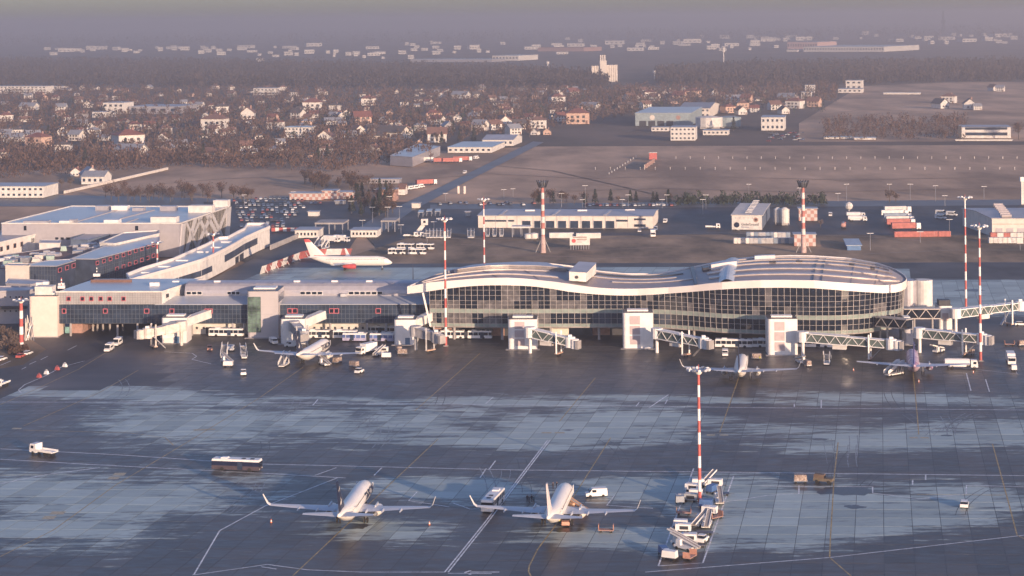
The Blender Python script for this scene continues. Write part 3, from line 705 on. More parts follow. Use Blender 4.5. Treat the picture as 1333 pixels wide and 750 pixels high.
for k in range(1, 6): mb = MB(); mb.box((w / 2, -.02, k * h / 6), (w, .06, .08)); part('panel_joint', mb, grey_metal, t)
mb = MB(); mb.box((w * .23, -.05, h * .12), (w * .42, .2, h * .76)); wn_ = part('window', mb, mat('green_window_glass', (.10, .15, .12), .15, var=.6, scale=.35), t)
mb = MB()
for k in range(9): mb.box((w * .23, -.17, h * .12 + k * h * .76 / 8), (w * .42, .06, .1))
for k in range(4): mb.box((w * .02 + k * w * .14, -.17, h * .12), (.1, .06, h * .76))
part('frame', mb, gm, wn_)
mb = MB(); mb.box((w - .05, 6.5, h * .75), (.2, 11, 2.6)); part('side_glazing', mb, glass2, t)
towers = [('stair_tower', 'white stair tower under the first pier bridge left of grey tower', 210, 243, 447, 414, 8), ('stair_tower', 'white boxy bridge tower right of the grey panelled tower', 365, 397, 448, 415.5, 9),
          ('stair_tower', 'white bridge tower in front of the terminal left corner by the mast', 513, 541.5, 449, 416.5, 9),
          ('stair_tower', 'white bridge tower with short bridge sloping down to the right', 661.5, 699.5, 455, 416, 8),
          ('stair_tower', 'white bridge tower before the terminal dip with louvred panel', 811, 850.5, 454, 407.6, 8),
          ('stair_tower', 'tallest white bridge tower before the terminal bulge, right of a parked airliner', 999.5, 1038.5, 462.5, 415.5, 8)]
louvre = mat('pink_grey_louvre', (.48, .40, .40), .6, var=.08)
for i, (nm, lb, xl, xr, yb, yt, dp) in enumerate(towers):
    t, w, h, a, d = tower(nm, lb, xl, xr, yb, yt, dp, white, group='bridge stair towers')
    if i > 2:
        for k in range(3): mb = MB(); mb.box((w * .40, -.03, h * (.12 + .28 * k)), (w * .34, .1, h * .24)); part('louvre', mb, louvre, t)
    else:
        mb = MB(); mb.box((w * .62, -.04, .1), (1.6, .1, 2.2)); part('door', mb, mat('blue_door', (.07, .15, .26), .5), t)
        mb = MB(); zt_ = h - .2
        # glazed link sloping back to the pier
        q = Vector((w, 1, h - 3)); e = Vector((w + 7.5, 22, 8.2)) if i == 0 else Vector((w + 4.5, 12, 8.0))
        mb.beam(q + Vector((-1, 2, 1.2)), e, 2.6, 2.8); part('link_corridor', mb, wall_white, t)
# ---- right hand end: link building, towers, round tanks
t, w, h, a, d = tower('stair_tower', 'grey white bridge tower beside the tail of purple airliner', 1177, 1189, 449, 417.5, 10, mat('grey_white_panels', (.55, .53, .54), .6), group='bridge stair towers')
t, w, h, a, d = tower('stair_tower', 'cream tower with black box on top behind the right bridges', 1222, 1239.5, 429.5, 398.5, 7, white, group='bridge stair towers')
mb = MB(); mb.box((w / 2, 3, h), (w * .85, 4, 1.8)); part('plant_box', mb, dark_frame, t)
mb = MB(); mb.box((w / 2, -.03, h * .38), (w * .45, .1, h * .32)); part('louvre', mb, louvre, t)
def bridge_link(label, A, B, h, w, open_truss=True, m=dark_frame):
    A, B = Vector(A), Vector(B); t = thing('link_bridge', label, 'walkway', (A.x, A.y, 0)); o = Vector((A.x, A.y, 0)); a, b = A - o, B - o; up = Vector((0, 0, 1)) * h
    mb = MB(); mb.beam(a + up * .5, b + up * .5, w, h * .82); part('corridor', mb, glass, t)
    for z in (0, 1): mb = MB(); mb.beam(a + up * z, b + up * z, w + .2, .32); part('rail', mb, mul, t)
    d = (b - a); L = d.length; d.normalize(); s = Vector((d.y, -d.x, 0)) * (w / 2 + .05); n = max(2, int(L / 2.2)); mb = MB()
    for k in range(n):
        p, q = a + d * (L * k / n), a + d * (L * (k + 1) / n)
        mb.beam(p + s + (up if k % 2 else up * 0), q + s + (up * 0 if k % 2 else up), .2, .2)
    part('truss', mb, mul, t, kind='stuff')
    for k in (.3, .8):
        p = a + d * (L * k); mb = MB(); mb.cyl((p.x, p.y, 0), p, .35, n=8); part('pillar', mb, concrete, t)
bridge_link('dark glazed walkway with zigzag truss reaching the cream right tower', D(1176, 414, 652), D(1223, 414, 652), 3.2, 3)
bridge_link('dark glazed walkway sloping from terminal corner to grey white tower', D(1143, 424, 628), D(1184, 428, 618), 3.0, 3)
t = thing('round_plant_tower', 'pair of pale round tanks behind the terminal right tip', 'tank', G(1197, 400))
for (x, r, m) in ((-3.5, 3.6, lilac_metal), (2.5, 3.4, wall_white)):
    mb = MB(); mb.cyl((x, 5, 0), (x, 5, 9.5), r, n=20); part('drum', mb, m, t, smooth=False)
# ================================================================ AIRLINERS
def circ(y, z, rx, rz, n=14, x=0.0): return [Vector((x + rx * math.sin(2 * math.pi * k / n), y, z + rz * math.cos(2 * math.pi * k / n))) for k in range(n)]
FUS = [(0, 5.25, .18, .22), (1.2, 5.1, .45, .5), (3.5, 4.75, .95, 1.05), (6.5, 4.2, 1.5, 1.6), (10, 3.7, 1.85, 1.95), (13, 3.6, 1.9, 2.0), (24, 3.6, 1.9, 2.0), (28.0, 3.6, 1.88, 2.0), (30.3, 3.45, 1.65, 1.75), (31.8, 3.2, 1.22, 1.3), (32.9, 2.95, .7, .75), (33.6, 2.8, .12, .12)]
def wing_mb(s, root_y, root_z, root_c, tip_x, tip_y, tip_z, tip_c, th, x0=1.2, kink=None):
    mb = MB(); st = [(x0, root_y, root_z, root_c, th)]
    if kink: st.append(kink)
    st.append((tip_x, tip_y, tip_z, tip_c, th * .35)); rs = []
    for x, y, z, c, h in st:
        rs.append([Vector((s * x, y + c * a, z + h * b)) for a, b in ((0, 0), (.3, .35), (.7, .5), (.95, .25), (1, 0), (.9, -.3), (.6, -.4), (.2, -.2))])
    mb.rings(rs); return mb
def airliner(key, m_body, m_fin, m_wing, titles=None, tcol=None, wl=True, fuse2=None, m_eng=None, finmark=None, winglet_m=None):
    t = thing('airliner', '', 'aircraft')
    mb = MB(); mb.rings([circ(y, z, a, b) for y, z, a, b in FUS])
    body = part('fuselage', mb, m_body, t, smooth=True)
    for s in (-1, 1):
        w = wing_mb(s, 13.2, 2.75, 6.6, 16.6, 12.2, 4.0, 1.5, .75, kink=(5.6, 12.6, 3.05, 4.2, .5))
        wi = part('wing', w, m_wing, t, smooth=False)
        if wl:
            mb = MB(); mb.rings([[Vector((s * x, y + c * a, z + b)) for a, b in ((0, 0), (.5, .0), (1, 0), (.5, .0))] if 0 else [Vector((s * (x + d), y + c * a, z)) for a, d in ((0, 0), (.5, .09), (1, 0), (.5, -.09))] for x, y, z, c in ((16.5, 12.2, 4.0, 1.5), (17.1, 12.0, 4.5, 1.3), (17.85, 11.4, 6.5, .6))])
            part('winglet', mb, winglet_m or m_body, t)
        for x in (3.4, 6.8, 10.6):
            mb = MB(); mb.rings([circ(y, 2.75 + x * .06, r, r, 6, s * x) for y, r in ((12.0 - .1 * x, .08), (12.9, .28), (14.5, .2))]); part('flap_fairing', mb, m_wing, t)
        e = thing_part = None
        mb = MB(); mb.rings([circ(y, 1.95, r, r * .95, 12, s * 4.85) for y, r in ((14.9, .55), (16.3, .9), (18.0, 1.12), (19.4, 1.08), (19.9, .95))], cap=False)
        e = part('engine', mb, m_eng or m_body, t, smooth=True)
        mb = MB(); mb.rings([circ(y, 1.95, r, r, 12, s * 4.85) for y, r in ((19.5, .93), (19.6, .9))]); part('fan', mb, dark_frame, e)
        mb = MB(); mb.rings([circ(y, 1.95, r, r, 10, s * 4.85) for y, r in ((14.2, .25), (15.0, .5))]); part('exhaust', mb, steel, e)
        mb = MB(); mb.box((s * 4.85, 16.8, 2.7), (.25, 3.2, .9)); part('pylon', mb, m_wing, e)
        tp = wing_mb(s, .8, 4.9, 3.9, 7.1, -.6, 5.6, 1.3, .35, x0=.3); part('tailplane', tp, m_wing, t)
    mb = MB(); mb.rings([[Vector((b * th, y0 + c * a, z)) for a, b in ((0, 0), (.3, 1), (.75, 1), (1, 0), (.75, -1), (.3, -1))] for z, y0, c, th in ((5.1, .9, 9.0, .06), (5.9, .8, 6.0, .22), (12.4, -1.6, 2.0, .10))])
    fin = part('fin', mb, m_fin, t)
    if finmark:
        mb = MB()
        for s in (-1, 1):
            pts = [(1.6, 6.9), (2.7, 7.2), (2.4, 8.0), (1.3, 8.8), (2.0, 7.9), (1.3, 7.5)]
            mb.add([(s * .26, y, z) for y, z in pts], [tuple(range(6))])
            pts = [(0, 9.9), (1.1, 10.5), (.9, 11.0), (.1, 10.3)]; mb.add([(s * .2, y, z) for y, z in pts], [(0, 1, 2, 3)])
        part('bird_emblem', mb, finmark, fin)
    mb = MB()
    for s in (-1, 1):
        for k in range(36):
            y = 7.6 + k * .58
            if 17 < y < 17.4: continue
            z = 4.35; rr = interp([(6.5, 1.5), (10, 1.85), (13, 1.9), (29, 1.86)], y); zc = interp([(6.5, 4.2), (10, 3.7), (13, 3.6), (29, 3.6)], y); rz_ = interp([(6.5, 1.6), (10, 1.95), (29, 2.0)], y)
            x = rr * math.sqrt(max(0, 1 - ((z - zc) / rz_) ** 2)) + .012; mb.add([(s * x, y, z - .17), (s * x, y + .27, z - .17), (s * (x - .04), y + .27, z + .17), (s * (x - .04), y, z + .17)], [(0, 1, 2, 3)])
    part('cabin_window', mb, dark_frame, t, kind='stuff')
    mb = MB()
    for s in (-1, 1):
        mb.add([(s * .1, 31.65, 4.25), (s * .75, 31.2, 4.3), (s * .7, 30.9, 4.75), (s * .1, 31.1, 4.85)], [(0, 1, 2, 3)])
        mb.add([(s * .78, 31.15, 4.3), (s * 1.3, 30.3, 4.35), (s * 1.15, 30.3, 4.75), (s * .73, 30.9, 4.75)], [(0, 1, 2, 3)])
    part('cockpit_window', mb, glass, t)
    for s in (-1, 1):
        for y in (9.2, 29.6):
            r_ = interp([(6.5, 1.5), (10, 1.8), (13, 1.9), (29, 1.82), (30.3, 1.65)], y); mb = MB()
            for yy, zz, ly, lz in ((y, 3.0, .06, 1.7), (y + .9, 3.0, .06, 1.7), (y + .45, 3.0, .9, .06), (y + .45, 4.7, .9, .06)): mb.box((s * (r_ - .02), yy, zz), (.12, ly, lz))
            part('door_outline', mb, wing_g, t)
    for x, y, r in ((-2.85, 15.2, .56), (2.85, 15.2, .56), (0, 29.6, .36)):
        mb = MB(); mb.cyl((x, y, r), (x, y, 2.6), .13, n=6); gz = part('landing_gear', mb, steel, t)
        for s in (-.32, .32): mb = MB(); mb.cyl((x + s - .14, y, r), (x + s + .14, y, r), r, n=12); part('wheel', mb, rubber, gz)
    if titles:
        for s in (1,):
            cu = bpy.data.curves.new('titles', 'FONT'); cu.body = titles; cu.size = 2.3; cu.offset = .05; cu.extrude = .0; cu.space_character = 1.0
            to = bpy.data.objects.new('tmp', cu); C.objects.link(to); bpy.context.view_layer.update()
            me = bpy.data.meshes.new_from_object(to); bpy.data.objects.remove(to); me.name = 'titles'
            for v in me.vertices:
                tx, ty = v.co.x, v.co.y; zz = 3.15 + ty * .95; ang = max(-1, min(1, (zz - 3.6) / 2.0))
                v.co = Vector((1.9 * math.sqrt(1 - ang * ang) + .16, 20.2 + tx * 1.2, zz))
            me.materials.clear(); me.materials.append(tcol); link('titles', me, t)
    if fuse2:
        for y0, y1, m in fuse2:
            mb = MB(); prof = [(y, z, a, b) for y, z, a, b in FUS if y0 < y < y1]; f2 = lambda y: tuple(interp([(q[0], q[i]) for q in FUS], y) for i in (1, 2, 3))
            ys = [y0] + [p[0] for p in prof] + [y1]; mb.rings([circ(y, f2(y)[0], f2(y)[1] + .02, f2(y)[2] + .02) for y in ys], cap=False); part('painted_tail_section', mb, m, t, smooth=True)
    return t
plane_w = mat('aircraft_white', (.80, .76, .70), .35, var=.03, scale=.2)
wing_g = mat('wing_grey', (.55, .56, .58), .35, var=.05, scale=.3)
red_soft = mat('red_fin', (.60, .10, .10), .4); pinkfin = mat('pale_pink_fin', (.74, .66, .63), .45, var=.12, scale=.8)
mag = mat('magenta_body', (.42, .16, .36), .4, var=.4, scale=.35, col2=(.66, .56, .62)); purple = mat('purple_fin', (.10, .10, .36), .4)
def stand(key, maker, label, tail, front, ztail=5.0, zf=5.4, group='airliners parked nose to the terminal', turn=0, sc=1.0):
    a, b = G(tail[0], tail[1], ztail), G(front[0], front[1], zf)
    return put(key, maker, label, (a.x, a.y, 0), head(a, b) + R(turn), group, sc)
AL = 'airliners on the apron'
stand('bird', lambda: airliner('bird', plane_w, navy, wing_g, 'TAROM', navy, finmark=wall_white), 'white airliner with navy bird fin, alone on the near stand at left', (440, 675), (481.5, 626.5), group=AL, turn=2.5, sc=1.045)
stand('plain', lambda: airliner('plain', plane_w, pinkfin, wing_g), 'white airliner with pale fin on the near stand beside a parked bus', (712.5, 677), (745, 628.5), group=AL, turn=3, sc=1.02)
stand('bird', None, 'white airliner with navy bird fin and passenger stairs at its tail', (386, 463), (421, 441.5), group=AL)
stand('plain2', lambda: airliner('plain2', plane_w, navy, wing_g), 'white airliner seen from behind left of the tallest bridge tower', (961.5, 485), (968, 450), group=AL)
stand('purple', lambda: airliner('purple', mag, purple, wing_g, wl=False, m_eng=mag, fuse2=[(0.05, 9, purple)] if 0 else None), 'purple and pink airliner with fuel truck under its right wing', (1190, 478), (1186, 446), group=AL)
stand('redtail', lambda: airliner('redtail', plane_w, plane_w, wing_g, wl=True, m_eng=red_soft), 'white airliner side on with red tail and engines behind the pier', (401, 336), (513, 341.5), 5.0, 3.2, group=AL)
rt = PROTO['redtail']; rt.scale = (1.1, 1.1, 1.06)
mb = MB(); mb.rings([[Vector((b * th, y0 + c * a, z)) for a, b in ((0, 0), (.3, 1), (.75, 1), (1, 0), (.75, -1), (.3, -1))] for z, y0, c, th in ((11.2, -1.2, 2.7, .16), (12.45, -1.62, 2.05, .12))])
part('red_fin_tip', mb, red_soft, rt)
mb = MB(); mb.rings([[Vector((b * th, y0 + c * a, z)) for a, b in ((0, 0), (.3, 1), (.75, 1), (1, 0), (.75, -1), (.3, -1))] for z, y0, c, th in ((5.2, 1.4, 8.8, .12), (5.9, 1.0, 6.2, .26))])
part('red_fin_base', mb, red_soft, rt)
a = G(538, 343.5, 12.4)
o = put('plain2', None, 'airliner behind the pier with only its dark fin showing over roof', (a.x, a.y - 3, 0), R(183), AL)

# ================================================================ GROUND VEHICLES
def wheels(t, spots, r=.35, w=.25):
    for x, y in spots: mb = MB(); mb.cyl((x - w / 2, y, r), (x + w / 2, y, r), r, n=10); part('wheel', mb, rubber, t)
def bus(L, m_body, m_low, joint=False, win=glass, pst=None):
    t = thing('apron_bus', '', 'bus'); W_ = 2.6; segs = [(-L / 2, L / 2)] if not joint else [(-L / 2, -.6), (.6, L / 2)]
    for y0, y1 in segs:
        c = (y0 + y1) / 2; l = y1 - y0
        mb = MB(); mb.use(m_low).box((0, c, .35), (W_, l, .95)); mb.use(win).box((0, c, 1.3), (W_ - .06, l - .06, 1.05)); mb.use(m_body).box((0, c, 2.35), (W_, l, .5), 0, .97)
        part('body', mb, None, t)
        for s in (-1, 1):
            y = y0 + .2
            mb = MB()
            while y < y1: mb.box((s * W_ / 2, y, 1.3), (.06, .16, 1.06)); y += 1.7
            part('window_post', mb, pst or m_body, t, kind='stuff')
            mb = MB(); mb.box((s * (W_ / 2 + .02), c + l * .1, .45), (.06, 1.3, 1.95)); part('door', mb, glass2, t)
        mb = MB(); mb.box((0, y1 + .02, 1.15), (W_ - .3, .08, 1.2)); part('windscreen', mb, glass, t)
        mb = MB(); mb.box((0, c - l * .25, 2.85), (1.6, 1.8, .28), 0, .85); part('roof_unit', mb, m_body, t)
        mb = MB(); mb.box((0, c + l * .15, 2.85), (.9, .9, .1)); mb.box((0, c + l * .33, 2.85), (.9, .9, .1)); part('roof_hatch', mb, dark_frame, t)
    if joint: mb = MB(); mb.box((0, 0, .5), (2.3, 1.3, 2.1)); part('bellows', mb, dark_frame, t)
    for s in (-1, 1): mb = MB(); mb.box((s * .95, L / 2 + .05, .6), (.3, .06, .2)); part('headlight', mb, white, t)
    wheels(t, [(s * 1.2, y) for s in (-1, 1) for y in ([-L * .28, L * .3] if not joint else [-L * .35, -1.8, L * .34])], .48, .3); return t
def van(m, L=4.9, h=2.0, glassy=False):
    t = thing('van', '', 'van'); w = 1.85
    mb = MB(); mb.extr([(-L / 2, .35), (L / 2, .35), (L / 2, .95), (L / 2 - .9, 1.15), (L / 2 - 1.5, h), (-L / 2 + .1, h), (-L / 2, 1.2)], (-w / 2, 0, 0), Vector((0, 1, 0)), Vector((1, 0, 0)), Vector((0, 0, 1)), w); part('body', mb, m, t)
    mb = MB(); mb.add([(-.8, L / 2 - .93, 1.2), (.8, L / 2 - .93, 1.2), (.75, L / 2 - 1.42, h - .08), (-.75, L / 2 - 1.42, h - .08)], [(0, 1, 2, 3)]); 
    mb = MB(); mb.box((0, L / 2 - 1.1, 1.2), (w - .25, .5, h - 1.45)); part('windscreen', mb, glass, t)
    for s in (-1, 1):
        mb = MB(); mb.box((s * (w / 2), L / 2 - 1.9, 1.2), (.05, .95, .55)); 
        if glassy: mb.box((s * (w / 2), -.5, 1.2), (.05, 2.6, .55))
        part('side_window', mb, glass, t)
        mb = MB(); mb.box((s * .65, L / 2, .6), (.3, .06, .2)); part('headlight', mb, white, t)
    mb = MB(); mb.box((0, -L / 2, 1.25), (w - .4, .06, .5)); part('rear_window', mb, glass, t)
    wheels(t, [(s * .85, y) for s in (-1, 1) for y in (-L * .3, L * .3)], .34); return t
def car(m):
    t = thing('car', '', 'car'); L = 4.3; w = 1.75
    mb = MB(); mb.extr([(-L / 2, .3), (L / 2, .3), (L / 2, .7), (1.0, .9), (-L / 2 + .15, .95), (-L / 2, .75)], (-w / 2, 0, 0), Vector((0, 1, 0)), Vector((1, 0, 0)), Vector((0, 0, 1)), w)
    mb.extr([(.5, 1.42), (-1.5, 1.42), (-1.6, 1.36), (.6, 1.36)], (-w / 2 + .15, 0, 0), Vector((0, 1, 0)), Vector((1, 0, 0)), Vector((0, 0, 1)), w - .3); part('body', mb, m, t)
    mb = MB(); mb.extr([(1.15, .9), (-2.0, .95), (-1.6, 1.37), (.55, 1.37)], (-w / 2 + .08, 0, 0), Vector((0, 1, 0)), Vector((1, 0, 0)), Vector((0, 0, 1)), w - .16); part('cabin_glass', mb, glass, t)
    wheels(t, [(s * .8, y) for s in (-1, 1) for y in (-1.3, 1.3)], .31, .2); return t
def stairs(m=white):
    t = thing('passenger_stairs', '', 'stairs'); L, hh, w = 7.0, 3.4, 1.9
    for s in (-1, 1):
        mb = MB(); mb.extr([(-L / 2, .9), (L / 2 - 1.5, hh), (L / 2, hh), (L / 2, hh + 1.05), (L / 2 - 1.5, hh + 1.05), (-L / 2, 1.9)], (s * w / 2 - .04, 0, 0), Vector((0, 1, 0)), Vector((1, 0, 0)), Vector((0, 0, 1)), .08); part('side_panel', mb, m, t)
    for k in range(12): mb = MB(); mb.box((0, -L / 2 + .2 + k * .46, .95 + k * .215), (w, .44, .06)); part('step', mb, steel, t)
    mb = MB(); mb.box((0, L / 2 - .75, hh), (w, 1.5, .1)); part('landing', mb, steel, t)
    mb = MB(); mb.box((0, 0, .4), (1.7, L * .9, .3)); part('chassis', mb, m, t)
    mb = MB()
    for s in (-1, 1): mb.beam((s * .8, L / 2 - .3, hh), (s * .8, L / 2 - 1.9, .6), .14); mb.beam((s * .8, L / 2 - 1.6, hh), (s * .8, L / 2 - .6, .6), .14)
    part('strut', mb, m, t); wheels(t, [(s * .8, y) for s in (-1, 1) for y in (-2.2, 2.4)], .32); return t
def belt_loader(m):
    t = thing('belt_loader', '', 'belt loader')
    mb = MB(); mb.box((0, 0, .4), (1.8, 4.6, .55)); part('chassis', mb, m, t); mb = MB(); mb.box((-.55, 1.2, .95), (.7, 1.2, 1.1), 0, .9); part('cab', mb, m, t)
    mb = MB(); mb.beam((.3, -3.4, .9), (.3, 3.9, 2.7), .95, .28); part('belt', mb, mat('belt_rubber', (.30, .27, .25), .7), t)
    mb = MB()
    for s in (-1, 1): mb.beam((.3 + s * .5, -3.4, 1.05), (.3 + s * .5, 3.9, 2.85), .09, .3)
    part('rail', mb, m, t); mb = MB(); mb.beam((.3, 1.4, .9), (.3, 2.3, 2.2), .12); part('strut', mb, steel, t)
    wheels(t, [(s * .85, y) for s in (-1, 1) for y in (-1.5, 1.5)], .33); return t
def cart(m, cover=None, stake=True):
    t = thing('baggage_cart', '', 'cart')
    mb = MB(); mb.box((0, 0, .45), (1.6, 3.2, .14)); part('deck', mb, m, t); mb = MB(); mb.beam((0, 1.6, .4), (0, 2.8, .3), .08); part('drawbar', mb, dark_frame, t)
    if cover: mb = MB(); mb.box((0, 0, .6), (1.6, 3.0, 1.3), 0, .92); part('cover', mb, cover, t)
    elif stake:
        for y in (-1.55, 1.55): mb = MB(); mb.box((0, y, .6), (1.6, .08, 1.1)); part('end_frame', mb, MATS['faded_orange_paint'] if m is brick_pink else m, t)
    wheels(t, [(s * .7, y) for s in (-1, 1) for y in (-1.1, 1.1)], .26, .15); return t
def gpu(m):
    t = thing('ground_power_unit', '', 'power unit')
    mb = MB(); mb.box((0, 0, .5), (1.9, 3.3, 1.35), 0, .96); part('housing', mb, m, t); mb = MB(); mb.box((.96, .2, .8), (.06, 1.8, .7)); part('grille', mb, dark_frame, t); mb = MB(); mb.box((0, -.6, 1.86), (.7, 1, .1)); part('hatch', mb, grey_metal, t)
    mb = MB(); mb.beam((0, 1.6, .5), (0, 2.7, .35), .1); part('drawbar', mb, dark_frame, t); wheels(t, [(s * .85, y) for s in (-1, 1) for y in (-1, 1)], .3, .2); return t
def tug(m):
    t = thing('tow_tractor', '', 'tractor')
    mb = MB(); mb.box((0, -.1, .35), (1.7, 3.2, .7), 0, .95); part('body', mb, m, t); mb = MB(); mb.box((0, -.5, 1.05), (1.35, 1.2, .55)); part('cab_glass', mb, glass, t); mb = MB(); mb.box((0, -.5, 1.6), (1.5, 1.35, .1)); part('cab_roof', mb, m, t)
    wheels(t, [(s * .75, y) for s in (-1, 1) for y in (-1.05, 1.0)], .38, .3); return t
def truck(m_cab, L=8.0, kind='box', m_box=white):
    t = thing('truck', '', 'truck'); w = 2.4
    mb = MB(); mb.extr([(L / 2 - 2.1, .6), (L / 2, .6), (L / 2, 1.5), (L / 2 - .25, 2.7), (L / 2 - 2.1, 2.8)], (-w / 2, 0, 0), Vector((0, 1, 0)), Vector((1, 0, 0)), Vector((0, 0, 1)), w); cb = part('cab', mb, m_cab, t)
    mb = MB(); mb.box((0, L / 2 - .1, 1.55), (w - .3, .2, .9)); part('windscreen', mb, glass, cb)
    for s in (-1, 1): mb = MB(); mb.box((s * w / 2, L / 2 - .95, 1.6), (.06, .9, .7)); part('side_window', mb, glass, cb)
    mb = MB(); mb.box((0, -.3, .65), (1.1, L - .8, .3)); part('chassis', mb, dark_frame, t); y1 = L / 2 - 2.3; y0 = -L / 2; c = (y0 + y1) / 2; l = y1 - y0
    if kind == 'box': mb = MB(); mb.box((0, c, 1.0), (w + .05, l, 2.5)); part('cargo_box', mb, m_box, t)
    if kind == 'flat':
        mb = MB(); mb.box((0, c, .95), (w, l, .18)); part('flatbed', mb, m_box, t)
        for s in (-1, 1): mb = MB(); mb.box((s * w / 2, c, 1.1), (.08, l, .4)); part('side_board', mb, m_box, t)
    if kind == 'tank':
        mb = MB(); mb.rings([circ(y, 2.0, 1.2 * q, 1.05 * q, 14) for y, q in ((y0, .6), (y0 + .2, 1), (y1 - .2, 1), (y1, .6))]); tk = part('tank', mb, m_box, t, smooth=False)
        mb = MB(); mb.box((0, c, 3.02), (.6, l * .8, .12)); part('walkway', mb, steel, tk); 
        for s in (-1, 1): mb = MB(); mb.box((s * 1.1, c, .8), (.2, l * .7, .7)); part('side_locker', mb, m_box, t)
    wheels(t, [(s * 1.05, y) for s in (-1, 1) for y in ((L / 2 - 1.1, y0 + 1.2) if L < 7 else (L / 2 - 1.1, y0 + 1.3, y0 + 2.4))], .48, .3); return t
def jeep(m):
    t = thing('off_road_car', '', 'jeep')
    mb = MB(); mb.box((0, 0, .55), (1.8, 4.4, .65)); part('body', mb, m, t); mb = MB(); mb.box((0, -.9, 1.2), (1.75, 2.5, .85), 0, .93); part('canvas_top', mb, mat('brown_canvas', (.13, .09, .065), .9), t)
    mb = MB(); mb.box((0, .42, 1.25), (1.6, .08, .5)); part('windscreen', mb, glass, t); wheels(t, [(s * .85, y) for s in (-1, 1) for y in (-1.4, 1.4)], .42, .25); return t
mat('faded_orange_paint', (.55, .28, .20), .6)
VB = {'busdark': lambda: bus(12, white, mat('dim_skirt', (.07, .055, .065), .5), win=navy, pst=navy), 'buswhite': lambda: bus(12, white, white), 'joint': lambda: bus(17.5, white, white, True), 'jointblue': lambda: bus(17.5, white, mat('lilac_bus_side', (.36, .34, .46), .5, var=.3, scale=.3), True, win=mat('blue_bus_side', (.10, .16, .38), .4, var=.3, scale=.2)),
      'van': lambda: van(white), 'vanbig': lambda: van(white, 5.8, 2.5, True), 'car_w': lambda: car(white), 'car_r': lambda: car(red), 'car_g': lambda: car(mat('silver_paint', (.38, .39, .41), .35, .4)), 'car_d': lambda: car(mat('dark_car_paint', (.04, .045, .06), .3)), 'car_b': lambda: car(mat('blue_car_paint', (.07, .11, .20), .3)),
      'stairs': stairs, 'belt': lambda: belt_loader(white), 'beltp': lambda: belt_loader(mat('pale_orange_paint', (.62, .38, .25), .5)), 'cart': lambda: cart(brick_pink), 'cartnavy': lambda: cart(navy, None, False), 'cartblue': lambda: cart(dark_frame, blue), 'cartwhite': lambda: cart(dark_frame, white), 'cartpile': lambda: cart(steel, mat('luggage', (.36, .22, .18), .8, var=.6, scale=2.5, col2=(.50, .42, .36))),
      'gpu': lambda: gpu(white), 'gpug': lambda: gpu(mat('grey_gpu', (.34, .36, .38), .5)), 'tug': lambda: tug(white), 'tugo': lambda: tug(MATS['faded_orange_paint']), 'truckflat': lambda: truck(white, 7.5, 'flat'), 'truckbox': lambda: truck(white, 8, 'box'), 'fuel': lambda: truck(white, 10, 'tank'), 'jeep': lambda: jeep(mat('khaki_paint', (.15, .12, .085), .7)), 'truckblue': lambda: truck(white, 8, 'box', blue)}
def V(key, label, px, py, px2=None, py2=None, rz=None, group=None, z=.03):   # px,py: ground point under the middle; px2,py2 a point its front looks towards
    a = G(px, py); a.z = z
    r = R(rz) if rz is not None else head(a, G(px2, py2))
    return put(key, VB[key], label, a, r, group)
V('busdark', 'dark sided bus with white roof standing alone on the apron at left', 308.5, 612.3, 345, 613.8)
V('buswhite', 'white roofed bus parked beside the near airliner with pale fin', 642, 659.5, 620, 683)
V('truckflat', 'white flatbed truck crossing the apron far left', 57, 592.5, 30, 588.5)
V('van', 'white van just behind the right wing of the near airliner with pale fin', 776, 646.8, 760, 647.5)
V('cart', 'empty pink framed baggage cart right of the near airliner tail', 789, 693, 800, 693.2)
V('tugo', 'small orange pink tractor under the near airliner tail', 736, 684, 738, 700)
V('beltp', 'belt loader at the near airliner with pale fin', 752, 668, 735, 663)
V('car_w', 'white car with roof bar driving on the right part of apron', 1255.5, 659.5, 1259, 640)
V('jeep', 'khaki jeep with canvas top on the apron at right', 1072, 629, 1090, 630.5)
V('cartpile', 'small loaded cart just behind the khaki jeep', 1042, 628.5, 1062, 628.6)
V('tug', 'small white tractor alone near the gate stand at left', 317, 488.5, 317, 500)
V('tug', 'small white tractor right of the gate airliner with stairs', 468, 486, 474, 484)
V('van', 'white van parked right of the grey panelled tower', 356, 447.5, 366, 453)
V('van', 'white van beside the bridge tower door left of gate airliner', 380, 452, 372, 452)
V('vanbig', 'second white minibus of pair driving out from under the pier', 153, 449.5, 137, 459)
V('vanbig', 'white minibus leading the pair driving out from under pier', 142, 457, 126, 467)
V('stairs', 'white passenger stairs standing at tail of the gate airliner', 370, 477, 385, 468)
V('stairs', 'white passenger stairs in the cluster left of the gate airliner, steep pair', 292, 465, 300, 450)
V('stairs', 'white passenger stairs parked alone, between stairs cluster and gate airliner', 317, 466, 309, 449)
V('belt', 'white belt loader in front of the stairs cluster', 295, 473, 280, 468)
V('cartwhite', 'white covered cart below the stairs cluster', 297, 478, 308, 478)
V('gpu', 'white power unit behind the left stairs cluster', 301, 457, 308, 450)
V('tugo', 'tiny orange tractor left of the stairs cluster', 273, 456.5, 275, 470)
V('belt', 'belt loader under the right wing of the gate airliner', 422, 476, 405, 470)
V('cartpile', 'loaded cart under right wing of the gate airliner', 439, 473, 450, 470)
V('cartpile', 'loaded cart behind the small white tractor right of gate airliner', 461, 478, 475, 480)
V('joint', 'white and black articulated bus parked against the pier', 432, 440.5, 500, 441)
V('jointblue', 'lilac and blue articulated bus parked by the pier', 480, 444.5, 400, 443.5)
V('buswhite', 'white bus behind the lilac articulated bus', 500, 435, 480, 434.5)
V('joint', 'white articulated bus under the left end of glazed terminal', 607, 441, 700, 441.5)
V('buswhite', 'white lounge bus under the pier left of grey tower', 295, 438, 340, 438.5)
V('buswhite', 'white bus under the terminal bulge, behind the gate airliner seen from behind', 955, 452.5, 1000, 453)
